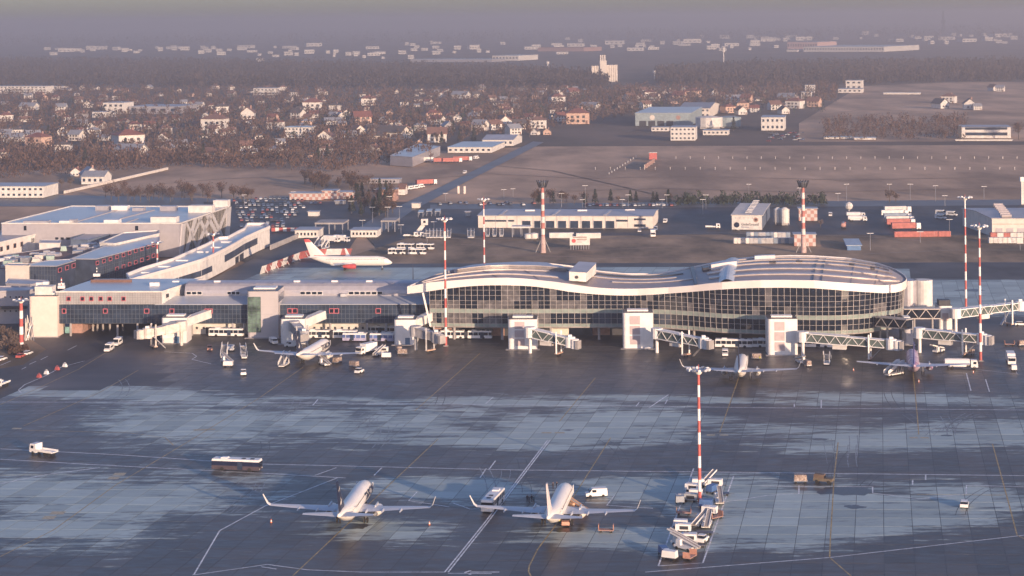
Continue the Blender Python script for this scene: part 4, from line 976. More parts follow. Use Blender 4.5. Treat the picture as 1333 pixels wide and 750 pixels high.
V('buswhite', 'white bus half hidden behind the tallest bridge tower', 1003, 452.5, 1040, 453)
V('buswhite', 'white bus under the terminal right of the tallest bridge tower', 1060, 452.5, 1100, 453)
V('van', 'white van between bridge and gate airliner seen from behind', 944, 463, 944.5, 475)
V('stairs', 'white passenger stairs at tail of the purple airliner', 1164, 489, 1182, 486)
V('stairs', 'white passenger stairs parked between two gate airliners, left of purple one', 1077, 474, 1070, 490)
V('fuel', 'white fuel tanker truck beside the purple airliner', 1251, 480, 1282, 480.5)
V('truckbox', 'pale small truck with trailer at the right edge', 1316, 474, 1321, 484)
V('cartwhite', 'white cart behind the pale truck at the right edge', 1320, 483, 1324, 492)
V('cart', 'red baggage cart on the right apron beyond the tall mast', 1314, 450, 1325, 450)
V('cartpile', 'red cart at the right edge of picture', 1331, 450.5, 1340, 450)
V('car_w', 'white car at the right edge below the upper bridge', 1329, 424, 1340, 424)
V('cartpile', 'pink loaded cart at foot of the tallest bridge tower', 985, 468, 990, 468)
V('cartpile', 'loaded cart right of foot of the tallest bridge tower', 1051, 477, 1058, 480)
V('belt', 'dark belt loader by right wing of airliner seen from behind', 1042, 473, 1052, 478)
V('belt', 'red and white belt loader under the bridge right of purple airliner', 1222, 459, 1210, 462)
V('cartpile', 'small cart beside bridge wheel right of purple airliner', 1262, 462, 1270, 463)
V('truckbox', 'white van truck at left of equipment cluster before pier right end', 477, 461, 468, 463)
V('belt', 'white belt loader in the equipment cluster before pier right end', 492, 463, 503, 459)
V('gpu', 'white power unit in the equipment cluster before the pier right end', 499, 459, 505, 459)
V('cartpile', 'loaded cart in front of the left corner bridge tower', 519, 458, 524, 462)
V('cartpile', 'second loaded cart in front of left corner bridge tower', 524, 462, 530, 462)
V('cartwhite', 'white cart below the equipment cluster before pier right end', 503, 467, 508, 467)
V('car_w', 'white car at the left edge near the round hedge', 2, 469.5, 12, 466)
V('car_w', 'white car parked behind the hedge at left', 36, 462, 44, 459)
V('car_r', 'red car parked beside the white one by the left hedge', 27, 465.5, 35, 462)
V('truckflat', 'white truck cut by the left edge on the road', 1, 504, -12, 509)
# people
def person(tc, lc, tall=1.75):
    t = thing('person', '', 'person')
    v = [(0, 0, .98), (0, 0, 1.22), (0, 0, 1.45), (0, 0, 1.55), (0, .02, 1.68), (.1, 0, .92), (.12, .05, .5), (.13, 0, .08), (-.1, 0, .92), (-.12, -.06, .5), (-.13, -.1, .08), (.2, 0, 1.42), (.26, .02, 1.15), (.25, .1, .92), (-.2, 0, 1.42), (-.26, .02, 1.15), (-.25, .1, .92)]
    r = [.17, .16, .17, .07, .115, .10, .075, .06, .10, .075, .06, .075, .055, .045, .075, .055, .045]
    e = [(0, 1), (1, 2), (2, 3), (3, 4), (0, 5), (5, 6), (6, 7), (0, 8), (8, 9), (9, 10), (2, 11), (11, 12), (12, 13), (2, 14), (14, 15), (15, 16)]
    me = bpy.data.meshes.new('body'); me.from_pydata(v, e, []); o = bpy.data.objects.new('tmp', me); C.objects.link(o)
    m = o.modifiers.new('s', 'SKIN')
    for i, q in enumerate(r): me.skin_vertices[0].data[i].radius = (q, q)
    me.skin_vertices[0].data[0].use_root = True
    sb = o.modifiers.new('d', 'SUBSURF'); sb.levels = 1
    dg = bpy.context.evaluated_depsgraph_get(); em = bpy.data.meshes.new_from_object(o.evaluated_get(dg)); bpy.data.objects.remove(o)
    em.name = 'body'; em.materials.clear(); skin = mat('skin', (.45, .28, .2), .7)
    for x in (tc, lc, skin): em.materials.append(x)
    for p in em.polygons: z = p.center.z; p.material_index = 2 if z > 1.52 else (1 if z < .95 else 0); p.use_smooth = True
    link('body', em, t); mb = MB(); mb.rings([circ(.0, 1.74, .0, .0, 6)] if 0 else [[Vector((rr * math.cos(k), rr * math.sin(k), z)) for k in (0, 1.05, 2.1, 3.14, 4.2, 5.2)] for z, rr in ((1.66, .125), (1.76, .12), (1.81, .06))]); part('hair', mb, dark_frame, t)
    return t
jk = mat('dark_jacket', (.03, .03, .045), .8); tealj = mat('teal_jacket', (.05, .16, .19), .8); hv = mat('yellow_vest', (.65, .62, .10), .7)
pspots = [(686.5, 654.5, 0, 'person in dark jacket, leftmost of the group between bus and airliner'), (689, 656, 0, 'person in dark coat second from left in group between bus and airliner'), (692, 654.3, 0, 'person in dark coat in the middle of group beside the near airliner'), (695, 655.5, 1, 'person in teal jacket standing beside the near airliner'), (720, 637.5, 0, 'person in dark clothes, left of two by the near airliner nose'), (725, 637, 0, 'person in dark clothes, right of two by the near airliner nose'),
          (728, 684, 2, 'person in yellow vest behind the near airliner tail'), (989, 470.5, 2, 'person in yellow vest near the foot of the tallest bridge tower')]
for i, (x, y, k, lb) in enumerate(pspots):
    put('p%d' % k, lambda k=k: person([jk, tealj, hv][k], jk), lb, G(x, y, .03), i * 1.7, 'people on the apron')
# traffic cones
def cone():
    t = thing('traffic_cone', '', 'cone'); mb = MB(); mb.cyl((0, 0, .08), (0, 0, .9), .22, .06, n=10); part('body', mb, orange, t); mb = MB(); mb.box((0, 0, 0), (.55, .55, .08)); part('base', mb, dark_frame, t); mb = MB(); mb.cyl((0, 0, .35), (0, 0, .6), .175, .13, n=10); part('white_stripe', mb, white, t); return t
for x, y, lb in ((353, 681, 'left wingtip cone of the near bird finned airliner'), (559, 684, 'right wingtip cone of the near bird finned airliner'), (1267, 486, 'orange cone in front of the fuel truck'), (1196, 498, 'orange cone on yellow line behind the purple airliner'), (1111, 483, 'small cone by left wing of the purple airliner')):
    put('cone', cone, lb, G(x, y, .03), 0, 'wingtip cones')
def barrier(m): 
    t = thing('plastic_barrier', '', 'barrier'); mb = MB(); mb.box((0, 0, 0), (1.5, 1.0, 1.0), 0, .6); part('body', mb, m, t); mb = MB(); mb.box((0, 0, 1.2), (.5, .4, .15)); part('cap', mb, m, t); return t
for x, y, k, lb in ((51, 491.5, 0, 'red road barrier nearest the curved white line'), (60.5, 487, 1, 'white road barrier between two red ones'), (74.5, 481.5, 0, 'red road barrier second from the curved line'), (84.5, 477.5, 1, 'white road barrier farthest up the road')):
    put('bar%d' % k, lambda k=k: barrier([red, white][k]), lb, G(x, y), R(-30), 'road barriers')

# ================================================================ THE EQUIPMENT ISLAND ROUND THE NEAR MAST
isl = 'ground equipment parked round the near mast'
for k, lb, x, y, x2, y2 in [
    ('belt', 'white belt loader topmost in the equipment island', 920, 632, 940, 622), ('gpu', 'white power unit left of the red and white mast', 902, 640, 912, 641), ('cartwhite', 'white cart directly behind the mast foot', 909, 634, 918, 634), ('gpu', 'white power unit right of the mast, rear row', 931, 634, 940, 634.5),
    ('cartnavy', 'empty navy cart at right edge of the equipment island', 940, 645, 950, 645), ('cartblue', 'blue covered cart right of the mast beside white unit', 927, 642, 932, 640), ('gpug', 'grey power unit at left edge of the equipment island', 885, 655, 886, 660), ('gpug', 'grey power unit left of the mast foot', 899, 653, 912, 654), ('cartwhite', 'long white covered cart just left of mast foot', 906, 648, 920, 649),
    ('belt', 'dark shadowed belt loader right of the mast, tilted away', 936, 655, 932, 640), ('cartblue', 'dark blue covered cart in front of the mast', 919, 661.5, 935, 662), ('cart', 'empty pink framed cart in left middle of the equipment island', 890, 670, 902, 670), ('belt', 'white belt loader in the middle pointing at upper right', 910, 684, 926, 675), ('gpu', 'white power unit on the middle right of the island', 924, 670, 934, 671),
    ('cart', 'pink framed cart at the right end of the middle belt', 931, 676, 940, 674), ('cartwhite', 'white covered cart at left edge, upper of two', 886, 688, 900, 688.5), ('gpu', 'white power unit at left edge, lower of two', 889.5, 693, 905, 693.5), ('belt', 'belt loader standing steeply in the middle right', 920, 686, 924, 676), ('cartnavy', 'empty navy cart in the middle right of island', 918, 696, 930, 696.5),
    ('gpu', 'long white power unit in the lower middle of island', 897, 706, 912, 706.5), ('belt', 'white belt loader lying low across the island bottom, upper', 888, 711, 868, 706), ('belt', 'white belt loader lying low across the island bottom, lower', 892, 716, 872, 711), ('cartnavy', 'navy cart in the lower right of the island', 907, 713, 918, 712), ('tug', 'small white tractor at lower right of the island', 915, 706, 921, 702),
    ('cartblue', 'large blue covered cart at the bottom left corner of island', 864, 724, 872, 732), ('cartwhite', 'grey white covered cart at bottom left beside the blue one', 872, 729, 880, 730), ('cartnavy', 'navy cart along the bottom edge of the island', 885, 726, 900, 724), ('cart', 'orange framed cart at the bottom right of the island', 898, 728, 905, 724)]:
    V(k, lb, x, y, x2, y2, group=isl)

# ================================================================ FLOODLIGHT MASTS
mat('faded_band_red', (.42, .15, .13), .6, var=.2)
def mast(label, px, py, ptop, nb, r0=.42, r1=.24, lamps=10, heavy=False, cat='mast', start=0):
    a = G(px, py); h = D(px, ptop, a.y).z; t = thing('floodlight_mast', label, cat, a, 0, 'tall red and white masts')
    for k in range(nb):
        z0, z1 = h * k / nb, h * (k + 1) / nb; mb = MB(); mb.cyl((0, 0, z0), (0, 0, z1), lerp(r0, r1, k / nb), lerp(r0, r1, (k + 1) / nb), n=10); part('band', mb, (MATS['faded_band_red'] if heavy else red) if (k + start) % 2 == 0 else (wall_white if heavy else white), t)
    if not heavy:
        mb = MB(); mb.cyl((0, 0, h - .2), (0, 0, h + .5), .55, 1.0, n=12); part('head_frame', mb, white, t)
        mb = MB(); mb.cyl((0, 0, h + .6), (0, 0, h + .75), 2.0, 2.2, n=14); rg = part('ring', mb, steel, t)
        for k in range(lamps):
            an = 2 * math.pi * k / lamps; mb = MB(); mb.box((2.3 * math.cos(an), 2.3 * math.sin(an), h + .7), (.95, .6, .45), an, .8); part('floodlight', mb, white if k % 2 else steel, t)
        mb = MB(); mb.cyl((0, 0, h + .7), (0, 0, h + 2.0), .07, n=6); part('antenna', mb, red, t)
        mb = MB(); mb.box((0, 0, 0), (1.6, 1.6, .25)); part('footing', mb, concrete, t)
    else:
        mb = MB(); mb.cyl((0, 0, 0), (0, 0, h * .26), 1.4, .95, n=12); part('flared_base', mb, mat('faded_red_paint', (.50, .36, .33), .6, var=.2), t)
        for s in (-1, 1): mb = MB(); mb.beam((s * 3.4, -.5, .2), (s * .8, 0, h * .2), .25); part('strut', mb, concrete, t)
        mb = MB(); mb.cyl((0, 0, h - .3), (0, 0, h + 2.2), 1.3, 2.0, n=12); part('head_cage', mb, steel, t)
        for k in range(14):
            an = 2 * math.pi * k / 14; mb = MB(); mb.beam((1.6 * math.cos(an), 1.6 * math.sin(an), h - .4), (2.9 * math.cos(an), 2.9 * math.sin(an), h + 2.9), .28); part('floodlight_arm', mb, dark_frame, t)
        mb = MB(); mb.cyl((0, 0, h), (0, 0, h + 2.5), .8, n=8); part('lamp_cluster', mb, dark_frame, t)
    return t
mast('tall near mast with red and white bands rising from the equipment island', 911, 655, 486, 11, .40, .30, 12, start=0)
mast('tall red and white mast before the left corner of glazed terminal', 580.5, 450.5, 288.5, 13, .45, .28)
mast('slim red and white mast rising behind the roof of glazed terminal', 630.5, 352, 262, 9, .42, .26)
mast('tall red and white mast beside the fuel truck', 1276.5, 470, 298, 14, .5, .28)
mast('tall red and white mast just left of the mast by fuel truck', 1257.5, 400, 260, 12, .45, .26)
mast('thick red and white mast with flared foot in front of long workshop', 707, 329, 243, 11, 1.05, .72, heavy=True)
t = mast('thick red and white mast with dark crown beside white gabled hangar', 1046, 329, 243, 11, 1.05, .72, heavy=True)
mast('short white and red mast beside hedge at far left', 28, 456, 394, 6, .75, .55, 6, start=1)
mast('short mast at the corner of the low curved building, left of two', 205, 360, 318, 7, .5, .3, 5)
mast('short mast standing beside the low curved building, right of two', 278, 358, 307, 7, .5, .3, 5)

# ================================================================ PASSENGER BRIDGES
def jet_bridge(label, A, B, solid=False, sup=.65, m=None, cabr=1.7, hood=None, ad=True):
    A, B = Vector(A), Vector(B); t = thing('passenger_bridge', label, 'jet bridge', (A.x, A.y, 0), 0, 'passenger bridges of the terminal'); o = Vector((A.x, A.y, 0)); a, b = A - o, B - o
    d = (b - a); L = d.length; d.normalize(); s = Vector((d.y, -d.x, 0)).normalized(); up = Vector((0, 0, 1)); m = m or white
    mb = MB(); mb.cyl(a - up * 1.6, a + up * 1.7, 1.9, n=14); part('rotunda', mb, m, t)
    mb = MB(); mb.cyl((a.x, a.y, 0), a - up * 1.5, .55, n=10); part('rotunda_column', mb, m, t)
    for (u0, u1, w, h) in ((.04, .52, 2.9, 2.7), (.5, .93, 2.5, 2.35)):
        p, q = a + d * L * u0, a + d * L * u1
        mb = MB(); mb.beam(p, q, w * .86, h * .94); tn = part('tunnel', mb, m if solid else mat('bridge_side_glass', (.10, .13, .12), .3, var=.3, scale=.4), t)
        mb = MB()
        for z in (-.5, .5):
            for k in (-.5, .5): mb.beam(p + s * w * k + up * h * z, q + s * w * k + up * h * z, .26, .26)
        mb.beam(p + up * (h / 2 + .05), q + up * (h / 2 + .05), w, .12); part('chord', mb, m, tn)
        if not solid:
            n = max(3, int((q - p).length / 1.9)); mb = MB()
            for k in range(n):
                r0, r1 = p.lerp(q, k / n), p.lerp(q, (k + 1) / n)
                for sg in (-.5, .5): mb.beam(r0 + s * w * sg + up * h * (.5 if k % 2 else -.5), r1 + s * w * sg + up * h * (-.5 if k % 2 else .5), .17, .17)
            part('truss', mb, m, tn, kind='stuff')
        else: 
            mb = MB()
            for k in range(8): r0 = p.lerp(q, k / 8); mb.beam(r0 + s * (w * .5), r0 + s * (w * .5) + up * .01 + d * .12, .12, h)
            part('rib', mb, grey_metal, tn)
    # cab
    c = a + d * L; mb = MB(); mb.cyl(c - up * 1.7, c + up * 1.6, cabr, n=14); part('cab', mb, m, t)
    c2 = c + d * 2.0 + s * .6; mb = MB(); mb.cyl(c2 - up * 1.6, c2 + up * 1.4, 1.35, n=12); part('canopy', mb, m, t)
    c3 = c + d * 3.4 + s * 1.0; mb = MB(); mb.box((c3.x, c3.y, c3.z - 1.4), (1.0, 2.6, 2.7), math.atan2(d.y, d.x)); part('bellows', mb, concrete, t)
    mb = MB(); mb.box((c.x, c.y, c.z + 1.6), (1.2, 1.2, .7)); part('roof_unit', mb, white, t)
    # lifting columns and bogie
    q = a + d * L * sup
    for k in (-1, 1): mb = MB(); w_ = s * 1.8 * k; mb.beam((q.x + w_.x, q.y + w_.y, .8), (q.x + w_.x, q.y + w_.y, q.z + 2.6), .45); part('lift_column', mb, m, t)
    mb = MB(); mb.box((q.x, q.y, .7), (1.2, 3.8, .35), math.atan2(d.y, d.x)); bo = part('bogie', mb, mat('bogie_pink_beige', (.55, .36, .26), .6), t)
    for k in (-1, 1): mb = MB(); w_ = s * .8 * k; mb.cyl((q.x + w_.x - .2, q.y + w_.y, .5), (q.x + w_.x + .2, q.y + w_.y, .5), .5, n=12); part('wheel', mb, rubber, bo)
    e = a + d * L * .9; mb = MB(); mb.beam((e.x - s.x * 2.2, e.y - s.y * 2.2, e.z - 1.3), (e.x - s.x * 2.2 - d.x * 4.0, e.y - s.y * 2.2 - d.y * 4.0, .2), 1.0, .25); part('service_stair', mb, steel, t)
    if ad:
        v = a + d * L * .42; mb = MB(); mb.box((v.x, v.y, v.z - 2.9), (4.2, 1.8, 1.3), math.atan2(d.y, d.x)); part('air_conditioner', mb, wall_white, t)
    return t
jet_bridge('short ribbed bridge from tower down to a cab at pier left', G(236, 424.5, 6.5), G(192, 433.5, 5.4), True, .82, mat('cream_bridge', (.62, .56, .50), .6))
jet_bridge('short steep bridge hanging toward the gate airliner with bird fin', G(383, 424.5, 6.5), G(396, 437, 5.2), True, .8, mat('grey_bridge', (.42, .41, .41), .6), ad=False)
jet_bridge('grey ribbed bridge at the terminal left corner, by the tall mast', G(541, 431, 6.3), G(568, 438.5, 5.4), True, .7, mat('grey_bridge', (.42, .41, .41), .6), ad=False)
jet_bridge('glass sided bridge sloping down right in front of glazed facade', G(690, 432.5, 6.8), G(742, 445, 4.7), False, .72)
jet_bridge('truss bridge running from the louvred tower to the airliner seen from behind', G(855, 434, 6.3), G(916, 446, 5.4), False, .62)
jet_bridge('long truss bridge right of the tallest bridge tower, reaching purple airliner', G(1045, 438.5, 6.5), G(1160, 448, 5.6), False, .76)
jet_bridge('truss bridge above the fuel truck, lower of two at right', G(1197, 433.5, 6.3), G(1278, 441, 6.0), False, .72)
jet_bridge('truss bridge rising to the right edge, upper of two at right', G(1244, 408, 6.3), G(1328, 398, 6.6), False, .82)
# picture panels on bridge sides
# ================================================================ LANDSIDE BUILDINGS AT LEFT
def roofblock(name, label, cat, pix, z, wm, rm, parapet=.5, group=None, flatz=None, edge=None):
    P = [G(x, y, z if flatz is None else flatz[i]) for i, (x, y) in enumerate(pix)]
    o = Vector((P[0].x, P[0].y, 0)); t = thing(name, label, cat, o, 0, group)
    Q = [(p.x - o.x, p.y - o.y) for p in P]; zs = [p.z for p in P]
    mb = MB(); mb.prism(Q, 0, zs); part('wall', mb, wm, t)
    mb = MB(); mb.prism(Q, min(zs) + .003 if flatz is None else min(zs) - .1, [z_ + .12 for z_ in zs]); part('roof', mb, rm, t)
    if parapet:
        mb = MB()
        for i in range(len(Q)): a, b = Q[i], Q[(i + 1) % len(Q)]; mb.beam((a[0], a[1], zs[i] + parapet / 2), (b[0], b[1], zs[(i + 1) % len(Q)] + parapet / 2), .6, parapet)
        part('parapet', mb, edge or wm, t)
    return t, P
greyhall = mat('lilac_grey_cladding', (.38, .36, .38), .55, var=.05)
offdark = mat('dark_blue_curtain_wall', (.045, .06, .095), .12, var=.3, scale=.2)
t, P = roofblock('departure_hall', 'big lilac grey hall with wide wet roof and crossed bands on right side', 'hall', [(2, 291.5), (207, 291.5), (233, 291.8), (298, 269.5), (93, 269)], 15.3, greyhall, roof_light, .5, edge=wall_white)
# crossed bands on its right side
a, b = P[2].copy(), P[3].copy(); a.z = b.z = 0; d = (b - a).normalized(); Lw = (b - a).length; n = Vector((d.y, -d.x, 0)); a0 = a - Vector(t.location); a0.z = 0
gl = mat('dim_green_glass', (.035, .042, .042), .15, var=.5, scale=.2)
mb = MB(); q0, q1 = a0 + d * 4 + n * .1, a0 + d * (Lw - 3) + n * .1; mb.add([q0 + Vector((0, 0, .5)), q1 + Vector((0, 0, .5)), q1 + Vector((0, 0, 15)), q0 + Vector((0, 0, 15))], [(0, 1, 2, 3)]); part('glass_wall', mb, gl, t)
mb = MB()
for k in range(30): q = a0 + d * (5 + k * (Lw - 9) / 30) + n * .2; mb.beam(q + Vector((0, 0, .5)), q + Vector((0, 0, 15)), .15, .15)
part('mullion', mb, mul, t, kind='stuff')
bandm = mat('crossed_band_cladding', (.50, .48, .48), .5, var=.05)
for u0, u1, z0, z1, w in ((.10, .30, .3, 15.2, 4.5), (.34, .12, .3, 15.2, 3.0), (.30, .62, .3, 15.2, 5.0), (.62, .36, .3, 15.2, 4.6), (.52, .80, 15.2, .3, 5.0), (.66, .96, .3, 15.2, 4.2), (.86, .62, .3, 15.2, 4), (.42, .22, 15.2, 6, 3), (.02, .08, .3, 15, 5), (.94, .99, .3, 15.2, 7)):
    mb = MB(); p, q = a0 + d * (Lw * u0) + n * .5, a0 + d * (Lw * u1) + n * .5; h = d * w / 2
    pts = [p - h, p + h, q + h, q - h]; zz = [z0, z0, z1, z1]
    mb.add([v + Vector((0, 0, z_)) for v, z_ in zip(pts, zz)] + [v - n * .5 + Vector((0, 0, z_)) for v, z_ in zip(pts, zz)], [(0, 1, 2, 3), (0, 3, 7, 4), (1, 5, 6, 2)])
    part('crossed_band', mb, bandm, t)
def rooftop(t, x0, y0, x1, y1, z, h, m, name='roof_box', depth=6):
    a, b = G(x0, y0, z), G(x1, y1, z); d = (b - a); mb = MB(); nv = Vector((-d.y, d.x, 0)).normalized() * depth
    o = Vector(t.location); mb.prism([((p - o).x, (p - o).y) for p in (a, b, b + nv, a + nv)], z, z + h); return part(name, mb, m, t)
rooftop(t, 196, 290, 229, 290, 15.4, 2.6, wall_white); rooftop(t, 245, 277, 276, 277, 15.4, 3.4, wall_white); rooftop(t, 277.5, 269.8, 296, 269.8, 15.4, 3.4, wall_white)
for x0, x1, y, h in ((77, 95, 291, 1.2), (30, 62, 290, .8), (124, 140, 274, 2.2), (145, 165, 274, 2.2), (172, 186, 274.5, 1.4), (208, 228, 274.5, 2.2), (135, 154, 291, 1.6), (90, 97, 291, 1.8)): rooftop(t, x0, y, x1, y, 15.4, h, [lilac_metal, white][int(x0) % 2], 'air_handling_unit', 5)
mb = MB(); o = Vector(t.location)
for (x0, y0, x1, y1) in ((98, 289, 152, 273.5), (140, 289, 200, 273.5), (160, 291, 178, 285)):
    a_, b_ = G(x0, y0, 15.5), G(x1, y1, 15.5); mb.beam(a_ - o, b_ - o, 1.6, .5)
part('roof_ridge', mb, ridge, t, kind='stuff')
fa, fb = G(2, 291.5, 15.3), G(207, 291.5, 15.3); fa.z = fb.z = 0; fd = (fb - fa).normalized()
for x0, x1 in ((31, 34.5), (176, 180), (72, 76), (79, 83), (86, 91)): win_px(t, fa, fd, x0, 294 if x0 in (31, 176) else 309, x1, 300 if x0 in (31, 176) else 312, glass, name='window')
# dark offices with pink frames
OZ = 11.5
t, P = roofblock('office_wing', 'dark glass office wing with two rows of pink framed windows', 'office', [(92, 337.5), (125, 337.8), (207, 316.5), (207, 309), (160, 312)], OZ, offdark, roof_light, .3, edge=grey_metal)
a, b = P[1].copy(), P[2].copy(); a.z = b.z = 0; d = (b - a).normalized()
for x, y in ((126, 342.5), (134.5, 340), (143, 337.3), (151.5, 334.6), (160, 332), (168, 329.3), (176, 326.6), (184, 324), (191.5, 321.6), (199, 319)): win_px(t, a, d, x - 1.6, y - 1.6, x + 1.6, y + 2.2, glass, frame=pink, out=.2)
for x, y in ((151.5, 350), (160, 347.2), (168, 344), (176, 341.5), (184, 338.5), (191.5, 336), (199, 333)): win_px(t, a, d, x - 1.6, y - 1.6, x + 1.6, y + 2.2, glass, frame=pink, out=.2)
mb = MB(); k = 0
while k < (b - a).length: q = a - Vector(t.location) + d * k + Vector((d.y, -d.x, 0)) * .08; mb.beam((q.x, q.y, .3), (q.x, q.y, OZ), .1, .1); k += 1.6
for z in (2, 4, 6, 8, 10): mb.beam(a - Vector(t.location) + Vector((0, -.1, z)), b - Vector(t.location) + Vector((0, -.1, z)), .1, .1)
part('mullion_grid', mb, gm, t, kind='stuff')
t, P = roofblock('office_wing', 'shorter dark glass office block with three pink framed windows', 'office', [(28, 346.5), (73, 347), (98, 339.5), (92, 338), (60, 340)], OZ, offdark, roof_light, .3, edge=grey_metal)
a, b = P[1].copy(), P[2].copy(); a.z = b.z = 0; d = (b - a).normalized()
for x, y in ((77.2, 352), (86.5, 349), (95, 346.3)): win_px(t, a, d, x - 1.9, y - 2.2, x + 1.9, y + 2.4, glass, frame=pink, out=.2)
mb = MB(); a2 = P[0].copy(); a2.z = 0
for k in range(13): q = a2.lerp(a, k / 12) - Vector(t.location); mb.beam((q.x, q.y - .1, .3), (q.x, q.y - .1, OZ), .12, .1)
for z in (2, 4, 6, 8, 10): mb.beam(a2 - Vector(t.location) + Vector((0, -.12, z)), a - Vector(t.location) + Vector((0, -.12, z)), .1, .1)
part('mullion_grid', mb, gm, t, kind='stuff')
roofblock('annex', 'plain pinkish white box building below the dark offices, far left', 'building', [(7, 346.5), (38, 347), (40, 344), (10, 343.5)], 11.5, cream, roof_flat, .4)
roofblock('annex', 'pale low roofed block just behind the pier at left edge', 'building', [(8, 370), (40, 371), (62, 368), (62, 366), (12, 364)], 9, lilac_metal, roof_flat, .4)
t, P = roofblock('annex', 'grey building at left edge with two rows of small square windows', 'building', [(-30, 381), (36, 379.5), (60, 374), (-30, 374)], 11.5, greyhall, roof_flat, .5)
a, b = P[0].copy(), P[1].copy(); a.z = b.z = 0; d = (b - a).normalized()
for y in (386.8, 405): 
    for x in (6.5, 13.5, 21, 25, 29): win_px(t, a, d, x - .9, y - 1, x + .9, y + 1, glass)
mb = MB(); mb.beam(a - Vector(t.location) + Vector((0, -1, 6)), b - Vector(t.location) + Vector((0, -1, 6)), 2, .9); part('canopy', mb, dark_frame, t)
t, P = roofblock('arched_window_hall', 'low white hall with arched windows at the left edge', 'building', [(-40, 326), (60, 303), (58, 300.5), (20, 300), (-40, 306)], 10, wall_white, roof_flat, .7)
a, b = P[0].copy(), P[1].copy(); a.z = b.z = 0; d = (b - a).normalized()
for x, y in ((1.5, 324), (10, 322), (19, 319.5), (28, 317.5)): win_px(t, a, d, x - 1.6, y - 2, x + 1.6, y + 3.5, glass, frame=brick_pink, name='arched_window')
for k in range(8): win_px(t, a, d, 41 + k * 2.2, 310.5 - k * .55, 42.2 + k * 2.2, 316 - k * .6, glass)
roofblock('annex', 'blue grey block right of the lilac hall front', 'building', [(92, 312), (115, 313), (147, 304), (147, 300.5), (115, 303)], 10.5, mat('slate_blue_wall', (.14, .18, .25), .7), roof_flat, .3)
t, P = roofblock('annex', 'white plant building between the arched hall and dark offices', 'building', [(51, 317), (78, 317), (79, 313), (53, 313)], 10, wall_white, roof_flat, .3)
t, P = roofblock('service_roof', 'low brown roof crowded with air handling units behind dark offices', 'building', [(-20, 352), (28, 352), (90, 345), (120, 336), (160, 322), (150, 315), (80, 322), (-20, 336)], 8.5, grey_metal, roof_brown, .3)
rr = random.Random(11)
for k in range(46):
    u = rr.random(); x = lerp(0, 145, u); y = lerp(347, 322, u) + rr.uniform(-9, 3) * (1 - u * .3); w = rr.uniform(1.5, 4)
    p = G(x, y, 8.6) - Vector(t.location); mb = MB(); mb.box((p.x, p.y, 8.62), (w * 1.2, w, rr.uniform(.8, 2.2)), rr.uniform(-.2, .2), rr.choice([1, .9, .7])); part('air_handling_unit', mb, rr.choice([cream, lilac_metal, grey_metal, steel, wall_white, mat('verdigris_cover', (.36, .48, .42), .7)]), t)
roofblock('annex', 'long low cream roof between the dark offices and lilac hall', 'building', [(130, 317), (150, 318), (207, 305), (207, 301), (160, 304)], 12.2, wall_white, roof_flat, .5)
# low curved building
CZ = 8.5
front = [(170, 367), (205, 357.5), (232, 350), (262, 341), (276, 335), (292, 327), (305, 320), (318, 312), (335, 304), (351, 297.5)]
back = [(346, 293.5), (299, 293.5), (299, 304.5), (325, 304), (312, 304.5), (298, 311.5), (285, 311.5), (268, 321), (245, 331), (225, 340), (205, 346), (185, 352), (165, 360)]
back = [(346, 293.5), (322, 293.5), (318, 300), (308, 305), (296, 311.5), (285, 312), (268, 321), (245, 331), (225, 340), (205, 346), (185, 352), (165, 360)]
t, P = roofblock('curved_arrivals_building', 'low cream building with curving white edged roof beside lilac hall', 'building', front + back, CZ, wall_white, roof_light, 1.3, edge=rimw)
for i in range(1, 8):
    a, b = P[i].copy(), P[i + 1].copy(); a.z = b.z = 0; d = (b - a).normalized(); Lw = (b - a).length
    if i not in (4,): on_wall(t, a, d, .3, Lw - .3, 3.6 if i > 4 else 2.6, 6.6 if i > 4 else 5.0, offdark, 'window_band')
    if i == 6: on_wall(t, a, d, 2, Lw * .4, .1, 3, dark_frame, 'garage_door'); on_wall(t, a, d, Lw * .5, Lw * .9, .1, 3, dark_frame, 'garage_door')
for x, y in ((192, 356), (214, 348), (237, 340), (264, 329), (295, 316), (282, 323)):
    p = G(x, y, CZ) - Vector(t.location); mb = MB(); mb.box((p.x, p.y, CZ), (5, 1.4, .6), -.1); part('rooflight', mb, white, t)

